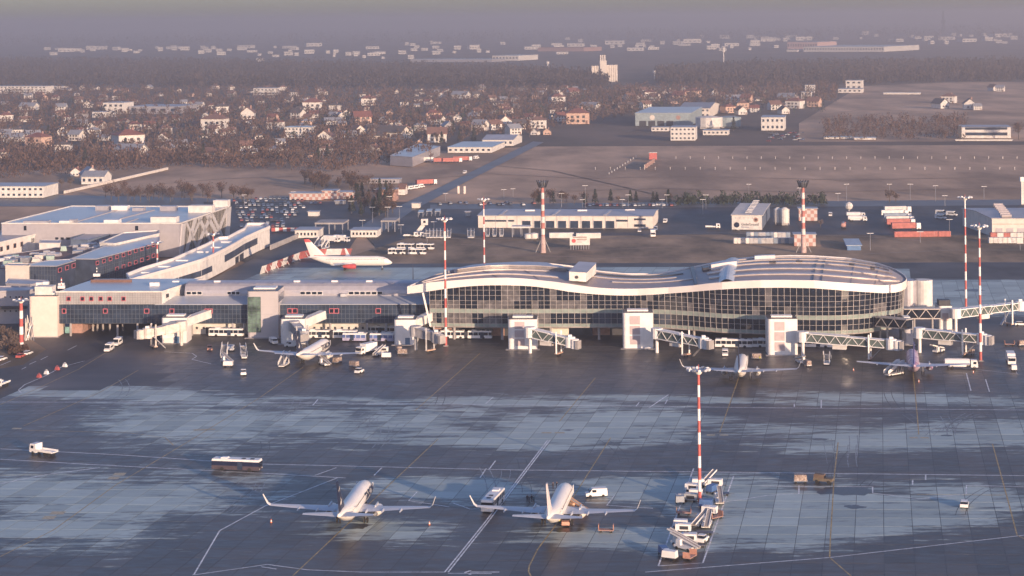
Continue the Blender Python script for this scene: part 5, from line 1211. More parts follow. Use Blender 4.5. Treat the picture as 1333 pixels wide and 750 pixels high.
# ================================================================ MIDDLE DISTANCE
def shed(name, label, cat, xl, yl, xr, yr, ytop, depth, wm, rm, ridge_h=0.0, group=None, dd=None):
    a, b = G(xl, yl), G(xr, yr); d = (b - a).normalized(); nv = (Vector((-d.y, d.x, 0)) if dd is None else dd.normalized()) * depth; h = D(xl, ytop, a.y).z; w = (b - a).length
    t = thing(name, label, cat, a, 0, group); B, Cc, Dd = b - a, b - a + nv, nv
    mb = MB(); mb.prism([(0, 0), (B.x, B.y), (Cc.x, Cc.y), (Dd.x, Dd.y)], 0, h); part('wall', mb, wm, t)
    mb = MB(); e = d * .5; f = nv.normalized() * .5
    if ridge_h: # ridge runs along the front
        r0, r1 = nv * .5 - e, B + nv * .5 + e; up = Vector((0, 0, h)); ru = Vector((0, 0, h + ridge_h))
        v = [-e - f + up, B + e - f + up, r1 + ru, r0 + ru, Cc + e + f + up, Dd - e + f + up]; v2 = [x - Vector((0, 0, .25)) for x in v]
        mb.add(v + v2, [(0, 1, 2, 3), (3, 2, 4, 5), (0, 3, 9, 6), (1, 7, 8, 2), (0, 6, 7, 1), (3, 5, 11, 9), (2, 8, 10, 4), (6, 9, 8, 7), (9, 11, 10, 8)])
        mw = MB(); mw.add([(0, 0, h), (Dd.x, Dd.y, h), nv * .5 + Vector((0, 0, h + ridge_h - .2)), B + up - Vector((0, 0, 0)), Cc + up, B + nv * .5 + Vector((0, 0, h + ridge_h - .2))], [(0, 2, 1), (3, 4, 5)]); part('gable', mw, wm, t)
    else: mb.prism([((p).x, (p).y) for p in (-e - f, B + e - f, Cc + e + f, Dd - e + f)], h + .003, h + .3)
    part('roof', mb, rm, t); return t, a, b, d, h
t, a, b, d, h = shed('workshop', 'long cream workshop with eight dark bay doors', 'workshop', 622.5, 296.5, 849.8, 297.6, 280.3, 34, cream, roof_flat, 1.2, dd=Vector((.16, 1, 0)))
for x0, x1 in ((355, 402), (425, 460), (492, 540), (562, 608), (632, 678), (700, 747), (768, 817), (838, 887)): win_px(t, a, d, 600 + x0 / 4.443, 287.7, 600 + x1 / 4.443, 297.1, glass2, frame=grey_metal, name='bay_door')
for x0, x1, y0, y1 in ((631, 659, 286.3, 288.6), (661.5, 669.5, 286.3, 288.6), (802, 817.5, 286, 288.6), (825.5, 840.5, 284.3, 286.7), (825.5, 840.5, 292, 295.3)): win_px(t, a, d, x0, y0, x1, y1, glass2)
for x in (631, 645, 660, 673, 694, 710, 725, 741, 756, 772, 788, 802, 817, 833): win_px(t, a, d, x - .3, 281, x + .3, 296.5, grey_metal, name='joint')
for x, y in ((690, 274.5), (758, 274.5), (820, 274)): p = G(x, y, h + 1) - a; mb = MB(); mb.box((p.x, p.y, h + .6), (5, 2, 1)); part('roof_vent', mb, white, t)
for x, y in ((651, 280), (720, 280), (787, 280)):
    p, q = G(x, y, h + .3) - a, G(x + 8, y - 6.5, h + 1.2) - a; mb = MB(); mb.beam(p, q, 1.5, .3); part('rooflight', mb, ridge, t)
# white hangar with lettering
t, a, b, d, h = shed('hangar', 'white gabled hangar lettered GlobeGround', 'hangar', 952.7, 298.8, 992, 299.4, 279.7, 62, wall_white, cream, 0.4, dd=Vector((.20, 1, 0)))
on = Vector((d.y, -d.x, 0))
def wall_text(t, a, d, txt, px, py, size, m, sx=1.0):
    u = u_at(a, d, px, py); z = z_at(a, d, u, px, py); cu = bpy.data.curves.new('lettering', 'FONT'); cu.body = txt; cu.size = size
    to = bpy.data.objects.new('tmp', cu); C.objects.link(to); bpy.context.view_layer.update(); me = bpy.data.meshes.new_from_object(to); bpy.data.objects.remove(to)
    o = a - Vector(t.location) + Vector((d.y, -d.x, 0)) * .08 + d * u
    for v in me.vertices: x, y = v.co.x * sx, v.co.y; v.co = o + d * x + Vector((0, 0, z + y))
    me.materials.clear(); me.materials.append(m); me.name = 'lettering'; return link('lettering', me, t)
wall_text(t, a, d, 'GlobeGround', 965, 293.6, 1.9, navy, .82); wall_text(t, a, d, 'Romania', 965, 296.3, 1.1, blue)
def disc(t, a, d, px, py, r, m, name, n=12):
    u = u_at(a, d, px, py); z = z_at(a, d, u, px, py); p = a - Vector(t.location) + d * u; nn = Vector((d.y, -d.x, 0)); mb = MB(); mb.cyl((p.x + nn.x * .02, p.y + nn.y * .02, z), (p.x + nn.x * .14, p.y + nn.y * .14, z), r, n=n); return part(name, mb, m, t)
disc(t, a, d, 959, 292.8, 1.4, navy, 'logo'); l_ = disc(t, a, d, 959, 292.8, .01, navy, 'logo_core')
for k in (-.7, .1, .9):
    u = u_at(a, d, 959, 292.8); z = z_at(a, d, u, 959, 292.8); p = a - Vector(t.location) + d * u + on * .2; mb = MB(); mb.beam(p - d * 1.3 + Vector((0, 0, k * .7 + .3)), p + d * 1.3 + Vector((0, 0, k * .7 - .3)), .1, .22); part('logo_stripe', mb, wall_white, t)
disc(t, a, d, 984, 286.2, 1.2, brick_pink, 'emblem'); disc(t, a, d, 984, 286.2, .6, navy, 'emblem')
for k in range(5): win_px(t, a, d, 957 + k * 5.4, 283.2, 958.4 + k * 5.4, 284.4, grey_metal, name='lamp')
# dark blue grey sheet over its right side
r0 = Vector((b.x, b.y, 0)) - Vector(t.location); r0.z = 0; nv = Vector((.20, 1, 0)).normalized(); mb = MB(); mb.add([r0 + Vector((.1, .3, .1)), r0 + nv * 61.5 + Vector((.1, 0, .1)), r0 + nv * 61.5 + Vector((.1, 0, h - .3)), r0 + Vector((.1, .3, h - .3))], [(0, 1, 2, 3)]); part('dark_blue_side', mb, mat('dark_blue_grey', (.12, .15, .21), .6), t)
mb = MB()
for k in range(9): p = G(974 + k * 1.3, 277 - k * 1.9, h + .3) - Vector(t.location); mb = MB(); mb.box((p.x, p.y, h + .3), (3.4, 1.5, .5)); part('roof_vent', mb, steel, t)
def tank(label, px, py, ptop, r, m, cat='tank', g=None):
    a = G(px, py); h = D(px, ptop, a.y).z; t = thing('storage_tank', label, cat, a, 0, g); mb = MB(); mb.cyl((0, 0, h * .12), (0, 0, h * .9), r, n=14); part('drum', mb, m, t); mb = MB(); mb.cyl((0, 0, h * .9), (0, 0, h), r, r * .35, n=14); part('dome', mb, m, t); mb = MB(); mb.box((0, 0, 0), (r * 1.5, r * 1.5, h * .12)); part('base', mb, concrete, t)
    mb = MB(); mb.beam((r + .2, 0, 0), (r + .2, 0, h * .9), .2); part('ladder', mb, steel, t); return t
tank('white silo left of pair beside the gabled hangar', 1012.5, 292, 270, 2.0, wall_white); tank('white silo right of pair beside the gabled hangar', 1021.5, 293, 270, 2.2, wall_white)
checker = bpy.data.materials.new('red_white_checker'); checker.use_nodes = True; MATS['red_white_checker'] = checker
ct = checker.node_tree; ck = ct.nodes.new('ShaderNodeTexChecker'); ck.inputs['Scale'].default_value = .55; ck.inputs[1].default_value = (.55, .50, .47, 1); ck.inputs[2].default_value = (.44, .24, .20, 1)
ge = ct.nodes.new('ShaderNodeNewGeometry'); mp = ct.nodes.new('ShaderNodeMapping'); mp.inputs['Scale'].default_value = (1, .001, 1); ct.links.new(ge.outputs['Position'], mp.inputs[0]); ct.links.new(mp.outputs[0], ck.inputs[0]); ct.links.new(ck.outputs[0], ct.nodes['Principled BSDF'].inputs['Base Color'])
shed('equipment_cabin', 'red and white checkered cabin behind thick mast by hangar', 'cabin', 1034, 320.5, 1062, 320.5, 305.5, 8, checker, roof_flat)
t, a, b, d, h = shed('equipment_cabin', 'checkered two storey cabin right of the white silos', 'cabin', 1040, 287.5, 1064, 287.5, 272, 8, checker, roof_flat)
for (x0, x1, y) in ((377, 420, 260.5), (419, 438, 259.5), (439, 462.5, 259)): shed('checkered_pavilion', {377: 'long red and white checkered pavilion beyond the car park', 419: 'taller checkered middle pavilion beyond the car park', 439: 'faint checkered pavilion at right end of the row'}[x0], 'pavilion', x0, y, x1, y, y - (11 if x0 == 419 else 8.5), 10, checker, roof_flat)
t, a, b, d, h = shed('hangar', 'hangar at the right edge with grey roof and cream front', 'hangar', 1291.5, 308, 1400, 308, 284, 50, cream, roof_flat, 1.0, dd=Vector((-.05, 1, 0)))
for k in range(7): p = G(1310 - k * 1.8, 282 - k * 2.4, h + .6) - a; mb = MB(); mb.cyl((p.x - 2.4, p.y, h + .9), (p.x + 2.4, p.y, h + .9), .9, n=8); part('rooflight', mb, ridge, t)
for k in range(7): win_px(t, a, d, 1292 + k * 9, 291.5, 1300 + k * 9, 292.1, brick_pink, name='stripe')
for k in range(3): win_px(t, a, d, 1296 + k * 14, 297, 1305 + k * 14, 307.5, lilac_metal, name='door')
# warehouse/cargo boxes
CM = {'r': mat('faded_red_container', (.42, .13, .11), .65, var=.2), 'w': wall_white, 'g': steel, 'b': mat('grey_blue_container', (.22, .28, .36), .6), 't': mat('pale_teal', (.30, .42, .42), .6)}
def container(c, L=12, h=2.6):
    t = thing('container', '', 'container'); mb = MB(); mb.box((0, 0, .1), (L, 2.4, h)); part('body', mb, CM[c], t); mb = MB()
    for k in range(int(L / 1.2)): mb.box((-L / 2 + .6 + k * 1.2, -1.23, .25), (.12, .08, h - .3))
    part('rib', mb, CM[c], t, kind='stuff'); mb = MB(); mb.box((L / 2 + .02, 0, .2), (.08, 2.2, h - .2)); part('door', mb, steel, t); return t
def cont(c, L, label, x, y, g=None, rz=0): return put('cont%s%s' % (c, L), lambda: container(c, L), label, G(x, y), R(rz), g)
for i, (x, y) in enumerate(((1180, 308.5), (1200, 308.3), (1217.5, 308), (1229, 308))): cont('r', 12 if i < 2 else 6, ['leftmost red container in the row by lorries', 'second red container in the row by the lorries', 'third red container in the row by the lorries', 'rightmost red container in the row by the lorries'][i], x, y, 'red containers in a row')
for i in range(6): cont(['r', 'w', 'r', 'w', 'w', 'g'][i], 6 if i else 6, 'container number %s from left under the right hangar front' % ['one', 'two', 'three', 'four', 'five', 'six'][i], 1297 + i * 8.6, 310, 'containers by the right hangar')
cont('w', 12, 'left of two long white containers behind the signboard', 731, 310, 'white containers'); cont('w', 12, 'right of two long white containers behind the signboard', 766, 310.5, 'white containers')
for i in range(7): cont('g' if i % 3 else 'w', 3, 'small pale box unit, %s from left, lower row by right hangar' % ['first', 'second', 'third', 'fourth', 'fifth', 'sixth', 'seventh'][i], 1291 + i * 6, 316.5, 'small box units')
t, a, b, d, h = shed('blue_shed', 'small shed with pale blue sloped roof and blue front', 'shed', 1103, 326, 1121, 326, 320, 26, mat('blue_wall', (.10, .20, .38), .6), mat('pale_blue_roof', (.38, .44, .50), .45), 0, dd=Vector((.12, 1, 0)))
rr = random.Random(5)
ORD = ['first', 'second', 'third', 'fourth', 'fifth', 'sixth', 'seventh', 'eighth', 'ninth', 'tenth', 'eleventh', 'twelfth', 'thirteenth', 'fourteenth', 'fifteenth', 'sixteenth', 'seventeenth', 'eighteenth', 'nineteenth', 'twentieth']
def ordn(i):
    if i < 20: return ORD[i]
    n1 = i + 1; w = (('one hundred and ' if n1 > 100 else '') + ['', 'ten', 'twenty', 'thirty', 'forty', 'fifty', 'sixty', 'seventy', 'eighty', 'ninety'][(n1 // 10) % 10]); u = n1 % 10
    return w + ('-' + ORD[u - 1] if u else 'th')
lit = mat('dim_orange_cover', (.45, .28, .20), .7)
for j, (y, x0, n_) in enumerate(((309.5, 974, 11), (317, 958, 15))):
    for i in range(n_):
        x = x0 + i * 5.1 + rr.uniform(-.5, .5); k = rr.choice(['w', 'g', 'b', 'b', 'w']); cont(k, 2, '%s cargo box from left in the %s row below hangar' % (ordn(i), ['upper', 'lower'][j]), x, y, 'baggage containers in two rows')
# fuel lorry, tank cylinders, lorries
def artic(c, m2):
    t = thing('articulated_lorry', '', 'lorry'); mb = MB(); mb.box((0, -2, 1.0), (2.5, 12, 2.8)); part('trailer', mb, CM[c], t); mb = MB(); mb.box((0, 5.6, .6), (2.5, 2.2, 2.9), 0, .93); cb = part('cab', mb, m2, t)
    mb = MB(); mb.box((0, 6.68, 1.7), (2.2, .1, .9)); part('windscreen', mb, glass, cb); wheels(t, [(s * 1.1, y) for s in (-1, 1) for y in (5.6, 3.2, -5, -6.2)], .5, .3); return t
for i, (x, y, c) in enumerate(((1170, 277.5, 'w'), (1166, 282.5, 'g'), (1170, 287, 'b'), (1173, 290.8, 'w'), (1174, 294.5, 'r'), (1181, 299.5, 'r'))):
    put('artic' + c, lambda c=c: artic(c, white), '%s lorry from the back in the lorry row at right' % ordn(i), G(x, y), R(-86), 'lorries parked side by side')
VB['tankred'] = lambda: truck(orange, 9, 'tank', mat('faded_tank_red', (.45, .25, .22), .6))
V('tankred', 'red tanker lorry seen end on left of the white tank trailers', 1098, 297, 1100, 280)
for i, (x, y) in enumerate(((1114, 283.5), (1116, 288.5))): V('fuel', ['upper', 'lower'][i] + ' white tank lorry by the round antenna at right', x, y, x + 12, y, group='tank lorries')
for i, (x, y) in enumerate(((1225, 279.5), (1224.5, 285), (1239, 281), (1269, 282.5))): V('vanbig' if i < 3 else 'car_g', ['upper left white van in lorry yard', 'lower left white van in the lorry yard', 'right white van in the lorry yard', 'grey car alone in the lorry yard'][i], x, y, x + 9, y + (.5 if i < 3 else 2))
V('van', 'white van beside right end of the workshop', 853.5, 300, 854, 312); V('van', 'white van right of the workshop on yard road', 866, 290, 860, 296); V('van', 'white van in the yard left of checkered cabin', 1081, 281.5, 1081, 292); V('car_w', 'white car in front of workshop right bay', 832.5, 302, 832, 310)
V('truckflat', 'white truck standing left of the gabled hangar', 928, 298, 938, 298); V('truckbox', 'small white lorry in front of workshop right end', 850, 308.5, 852, 318)
# round antenna dome
a = G(1105, 275); t = thing('antenna_mast', 'round white antenna dome beside slim pole in right yard', 'antenna', a); h = D(1105, 266, a.y).z
mb = MB(); mb.cyl((0, 0, 0), (0, 0, h * .6), .5, n=8); part('pole', mb, steel, t); mb = MB(); mb.rings([[Vector((r * math.cos(k * .628), r * math.sin(k * .628), z + h * .75)) for k in range(10)] for z, r in ((-2.2, .6), (-1.4, 1.8), (0, 2.4), (1.4, 1.8), (2.2, .5))]); part('dome', mb, wall_white, t)
# signboard
a = G(741.8, 325); b = G(767.7, 325.3); d = (b - a).normalized(); t = thing('signboard', 'white billboard on thin posts in front of the white containers', 'billboard', a); w = (b - a).length; h1 = D(741.8, 307.8, a.y).z; h0 = D(741.8, 319.3, a.y).z
mb = MB(); mb.box((w / 2, 0, h0), (w, .4, h1 - h0)); part('panel', mb, wall_white, t)
for k in range(8): mb = MB(); mb.box((.5 + k * (w - 1) / 7, .3, 0), (.22, .22, h0)); part('post', mb, steel, t)
mb = MB(); mb.cyl((w * .2, -.22, lerp(h0, h1, .5)), (w * .2, -.3, lerp(h0, h1, .5)), 1.0, n=12); part('emblem', mb, red_soft, t)
for z, u0, u1, m in ((.62, .34, .86, roof_brown), (.45, .34, .8, lilac_metal), (.3, .34, .62, lilac_metal), (.85, .15, .85, roof_brown)): mb = MB(); mb.box((w * (u0 + u1) / 2, -.23, lerp(h0, h1, z)), (w * (u1 - u0), .06, .35)); part('printed_line', mb, m, t)
tank('white horizontal tank left of two beside thick workshop mast', 687.5, 311, 304, 1.9, wall_white); tank('white horizontal tank right of two beside thick workshop mast', 695, 311, 303, 1.9, wall_white)
def canopy(label, x0, y0, x1, y1, ytop, depth, m):
    a, b = G(x0, y0), G(x1, y1); d = (b - a); w = d.length; d.normalize(); h = D(x0, ytop, a.y).z; t = thing('canopy', label, 'canopy', a, math.atan2(d.y, d.x)); mb = MB(); mb.box((w / 2, depth / 2, h - .8), (w + 1, depth, .8)); part('roof', mb, m, t)
    for x in (0, w / 2, w):
        for y in (.3, depth - .3): mb = MB(); mb.box((x, y, 0), (.5, .5, h - .8)); part('post', mb, steel, t)
    return t
canopy('pale flat canopy on posts at the airside gate', 411, 305, 446, 305, 290, 16, concrete); canopy('second smaller flat canopy right of the airside gate', 497, 302, 514, 302, 287, 14, concrete); canopy('small white frame canopy before the workshop left end', 667, 309, 689, 309, 295, 7, wall_white)
for (x0, y0, x1, ym, dp, lab, m) in ((384, 310, 414, 300, 14, 'white low gate building left of the flat canopy', wall_white), (456.5, 309, 491, 300, 12, 'white low building with dark windows between two canopies', wall_white), (488, 261.5, 515, 247, 10, 'pinkish building with white piers beside the road', brick_pink), (401, 281.5, 414, 276, 5, 'small white cabin in the car park', wall_white), (436, 266, 448, 262, 5, 'small pale cabin at end of the car park', steel), (536, 271, 546, 265, 5, 'cream box hut beside the road', cream), (606, 281.5, 611.5, 276, 3, 'small grey cube hut left of the workshop', steel), (459, 239, 520, 233.5, 8, 'long low pale shed beside the far road', lilac_metal)):
    t, a, b, d, h = shed('low_building', lab, 'building', x0, y0, x1, y0, ym, dp, m, roof_flat)
    if x1 - x0 > 25:
        k = x0 + 2.5
        while k < x1 - 4: win_px(t, a, d, k, lerp(ym, y0, .3), k + 2.2, lerp(ym, y0, .65), glass); k += 4.6
shed('house', 'small white gabled house just right of the pinkish building', 'house', 518, 254, 527, 254, 246, 10, wall_white, roof_brown, 3)
# blast fence panels red and white
bp = [(338, 357.5, 345, 355), (345, 355, 352, 352), (352, 352, 359, 349.5), (359, 349.5, 366, 347), (366, 347, 373, 344), (373, 344, 380, 341.5), (380, 341.5, 388, 338.5), (388, 338, 402, 335), (400, 333, 412, 332.5), (412, 332.5, 423, 332.2), (423, 332.2, 443, 332), (443, 332, 456, 331.8)]
for i, (x0, y0, x1, y1) in enumerate(bp):
    a, b = G(x0, y0), G(x1, y1); t = thing('blast_fence_panel', '%s blast fence panel, %s from the near end' % (['red', 'white'][i % 2] if i < 9 else ['red', 'red', 'white', 'red'][i - 8], ordn(i)), 'fence', a, 0, 'red and white blast fence'); v = b - a
    mb = MB(); hz = 3.4 if i < 9 else 2.8; lean = Vector((.9, .6, 0)); mb.add([(0, 0, 0), v, v + lean + Vector((0, 0, hz)), lean + Vector((0, 0, hz)), (0, .3, 0), v + Vector((0, .3, 0)), v + lean + Vector((0, .3, hz)), lean + Vector((0, .3, hz))], [(0, 1, 2, 3), (7, 6, 5, 4), (0, 3, 7, 4), (1, 5, 6, 2), (3, 2, 6, 7)])
    part('board', mb, (mat('faded_red_board', (.34, .09, .08), .7, var=.25) if i in (1, 3, 5, 7, 8, 9, 11) else wall_white), t); mb = MB(); mb.beam(v * .5 + Vector((2.2, 1.6, 0)), v * .5 + lean + Vector((0, .3, hz * .8)), .2); part('brace', mb, steel, t)
for i in range(7):
    a = G(353 + i * 5, 302); t = thing('barrier', '%s barrier block from left in row before the car park' % ordn(i), 'barrier', a, 0, 'red and white barriers by the car park'); mb = MB(); mb.box((2.2, 0, .3), (4.0, .8, 1.9)); part('board', mb, red if i % 2 == 0 else white, t); mb = MB(); mb.box((2.2, 0, 0), (4.2, 1.2, .3)); part('foot', mb, dark_frame, t)
a, b = G(352, 325), G(390, 309); t = thing('concrete_wall', 'slanting pale concrete wall between car park and blast fence', 'wall', a); mb = MB(); mb.beam((0, 0, 1), (b - a) + Vector((0, 0, 1)), .5, 2.4); part('wall', mb, concrete, t)
V('joint', 'front white articulated bus parked on the far apron', 530, 331.5, 560, 331.7); V('joint', 'rear white articulated bus parked on the far apron', 541, 325, 560, 325.2)
V('truckbox', 'white catering truck left of two near the far apron gate', 432, 316, 445, 316.5); V('truckbox', 'white catering truck right of two near the far apron gate', 445, 315.5, 455, 316)
V('stairs', 'white passenger stairs behind the side on airliner tail', 415, 321, 424, 318); V('stairs', 'second passenger stairs behind the side on airliner tail', 424, 324, 433, 321)
for i in range(7): V('stairs', '%s of the tall white stairs in row left of workshop' % ordn(i), 557 + i * 4.6, 310, 559 + i * 4.6, 301, group='stairs parked in a row')
for i in range(2): V('stairs', ['left', 'right'][i] + ' white stairs of pair below the workshop corner', 611 + 4 * i, 310, 612 + 4 * i, 301)
for i in range(3): V('stairs', ['left', 'middle', 'right'][i] + ' stairs of three beside the white frame canopy', 635 + 9 * i, 308, 638 + 9 * i, 299)
for i in range(3):
    a, b = G(545 + i * 11 - 1, 283 - (i > 0) * 1.5), G(552 + i * 11 - 1, 283 - (i > 0) * 1.5); t = thing('carport', '%s pale roofed carport of three in the yard' % ORD[i], 'carport', a); w = (b - a).length; mb = MB(); mb.box((w / 2, 6, 2.6), (w, 13, .25)); part('roof', mb, roof_light, t)
    for x in (.2, w - .2):
        for y in (0.2, 12): mb = MB(); mb.box((x, y, 0), (.2, .2, 2.6)); part('post', mb, steel, t)
a = G(549, 305); t = thing('control_cabin', 'white cabin on a tall sloping frame left of stairs row', 'tower', a); h = D(549, 285, a.y).z
mb = MB(); mb.box((1.5, 0, h - 3), (3.4, 3, 3)); part('cabin', mb, wall_white, t); mb = MB(); mb.beam((1, 0, h - 3), (-3, 0, 0), .8, 2); part('sloping_frame', mb, wall_white, t); mb = MB(); mb.box((1.5, -1.52, h - 1.9), (1.2, .06, 1.1)); part('window', mb, glass, t)
for i, (x, y) in enumerate(((535, 309.5), (543, 309.5))): V('truckflat', ['left', 'right'][i] + ' pale low truck by the yard kerb', x, y, x + 8, y)
# fences and lamp posts
def lamp(px, py, ptop, lab, arms=2):
    a = G(px, py); h = D(px, ptop, a.y).z; t = thing('lamp_post', lab, 'lamp post', a, 0, 'lamp posts'); mb = MB(); mb.cyl((0, 0, 0), (0, 0, h), .14, .1, n=6); part('pole', mb, steel, t)
    for s in ((-1, 1) if arms == 2 else (1,)): mb = MB(); mb.box((s * .8, 0, h), (1.5, .5, .2)); part('lamp_head', mb, white, t)
for i, (x, y, yt) in enumerate(((731, 270, 252), (762, 271, 242), (758, 270, 260), (810, 270, 260), (818, 270, 254), (862, 271, 260), (868, 268, 254), (975, 262, 240), (915, 279, 260), (919, 272, 254), (1102, 262, 240), (1158, 262, 240), (1041, 262, 245), (1218, 262, 242), (1281, 260, 243), (1236, 303, 286), (1185, 260, 240), (1230, 268, 255), (1198, 316, 302), (1328, 326, 317), (1091, 262, 252), (485, 290, 270), (507, 272, 256), (522, 306, 293), (565, 304, 289), (556, 318, 304), (382, 262, 250), (318, 270, 254), (457, 278, 262), (472, 300, 287), (505, 296, 270), (520, 290, 269), (580, 262, 252), (656, 258, 247), (668, 256, 246), (1133, 326, 304))):
    lamp(x, y, yt, 'slim lamp post, %s from left among the yard posts' % ordn(sorted([731, 762, 758, 810, 818, 862, 868, 975, 915, 919, 1102, 1158, 1041, 1218, 1281, 1236, 1185, 1230, 1198, 1328, 1091, 485, 507, 522, 565, 556, 382, 318, 457, 472, 505, 520, 580, 656, 668, 1133]).index(x)), 2)
mb = MB()
t = thing('antenna_tower', 'white communications tower standing at right edge behind hangar', 'tower', G(1331, 266)); mb.beam((0, 0, 0), (0, 0, 13), 1.6); part('shaft', mb, wall_white, t); mb = MB(); mb.box((0, 0, 13), (2.6, 2.2, 2.5)); part('head', mb, white, t)
# approach lights and boards in the field
n_ = 0
for y, x0, x1, st in ((221, 775, 1333, 19.5), (207, 880, 1333, 18.5)):
    x = x0; i = 0
    while x < x1:
        t = thing('marker_post', '%s white marker post from left in the %s field row' % (ordn(i), 'near' if y == 221 else 'far'), 'marker', G(x, y), 0, 'marker posts in the field'); mb = MB(); mb.box((0, 0, 0), (.3, .3, 1.5)); part('post', mb, steel, t); mb = MB(); mb.box((0, 0, 1.5), (.4, .4, .35)); part('lamp', mb, cream, t); x += st; i += 1
for i in range(11): 
    t = thing('marker_post', '%s marker in the slanting field row' % ordn(i), 'marker', G(793 + i * 3.5, 227 - i * 2.2), 0, 'slanting marker row'); mb = MB(); mb.box((0, 0, 0), (.6, .4, 1.3)); part('post', mb, steel, t)
a, b = G(839, 221), G(852, 212); t = thing('warning_board', 'long red and white slanting board in the brown field', 'board', a); mb = MB(); mb.beam((0, 0, 2), b - a + Vector((0, 0, 2)), .4, 3); part('panel', mb, brick_pink, t)
for k in range(5): mb = MB(); p = (b - a) * (k / 4); mb.beam((p.x, p.y, 0), (p.x, p.y, 3.6), .3); part('post', mb, wall_white, t)
t = thing('warning_board', 'small square red hut behind the slanting board', 'board', G(850, 207.5)); mb = MB(); mb.box((0, 0, 0), (6, 3, 5)); part('hut', mb, red, t); mb = MB(); mb.box((0, 0, 5), (6.4, 3.4, .3)); part('roof', mb, wall_white, t)
for x in (597, 605): 
    t = thing('marker_pillar', '%s concrete pillar in the field near the road' % ('left' if x == 597 else 'right'), 'pillar', G(x, 252)); mb = MB(); mb.box((0, 0, 0), (1.3, 1.2, 4.5)); part('shaft', mb, cream, t); mb = MB(); mb.box((0, 0, 4.5), (1.5, 1.4, .3)); part('cap', mb, concrete, t)

# ================================================================ CAR PARK
CARM = [mat('white_car_paint', (.55, .56, .58), .4), MATS['blue_car_paint'], MATS['dark_car_paint'], MATS['blue_car_paint'], MATS['silver_paint'], mat('grey_car_paint', (.18, .2, .23), .35), mat('maroon_car_paint', (.22, .05, .05), .4)]; CN = ['white', 'grey', 'dark', 'blue', 'silver', 'pale', 'red']
cmesh = []
for m in CARM:
    mb = MB(); X, Y_, Z_ = Vector((1, 0, 0)), Vector((0, 1, 0)), Vector((0, 0, 1))
    mb.use(m).extr([(-2.1, .3), (2.1, .3), (2.1, .75), (1.0, .92), (-1.9, .95)], (-.87, 0, 0), Y_, X, Z_, 1.74); mb.use(glass).extr([(1.1, .9), (-1.8, .93), (-1.5, 1.33), (.5, 1.33)], (-.8, 0, 0), Y_, X, Z_, 1.6); mb.use(m).box((0, -.5, 1.33), (1.45, 1.9, .08))
    mb.use(rubber)
    for s in (-1, 1):
        for y in (-1.3, 1.3): mb.cyl((s * .7, y, .32), (s * .9, y, .32), .32, n=6)
    cmesh.append(mb.mesh('parked_car'))
rr = random.Random(21); cnt = {}
def pcar(x, y, rz, where, grp):
    k = rr.choice([0, 0, 1, 2, 3, 4, 4, 5, 2, 3, 6] if rr.random() < .9 else [6]); o = link('parked_car', cmesh[k]); o.location = G(x, y); o.rotation_euler = (0, 0, rz)
    i = cnt.get((k, where), 0); cnt[(k, where)] = i + 1; tag(o, '%s car, %s of its colour counted from back left in %s' % (CN[k], ordn(i), where), 'car', grp)
for r_, y in enumerate((259.5, 262.4, 265.2, 268, 271, 274, 277.2, 280.5, 284, 287.6, 291.2, 295, 299)):
    x = 303 + r_ * 1.0 + rr.uniform(0, 4)
    while x < (398 if r_ < 5 else 388 if r_ < 9 else 370) + (20 if r_ == 2 else 0):
        if rr.random() < .68: pcar(x + rr.uniform(-.6, .6), y + rr.uniform(-.3, .3), R(8 + rr.choice([0, 180])) , 'the left car park', 'cars in the left car park')
        x += rr.uniform(5.0, 6.4) if r_ < 6 else rr.uniform(5.8, 7.4)
x = 763
while x < 880: pcar(x, 268 + rr.uniform(-.8, .6), R(5), 'the row behind workshop', 'cars behind the workshop'); x += rr.uniform(3.9, 5.6)
x = 572
while x < 700: 
    if rr.random() < .6: pcar(x, 266.5 + rr.uniform(-1.5, 1), R(20), 'the yard by the field', 'cars in the yard by the field')
    x += rr.uniform(4.5, 8)
for i in range(26): pcar(rr.uniform(1000, 1046), rr.uniform(172, 184.5), rr.uniform(0, 3), 'the lot by white offices', 'cars by the white offices')
for i in range(16): pcar(700 + i * 3, 232 - i * 0 + rr.uniform(-.1, .1), 0, 'x', 'x') if 0 else None
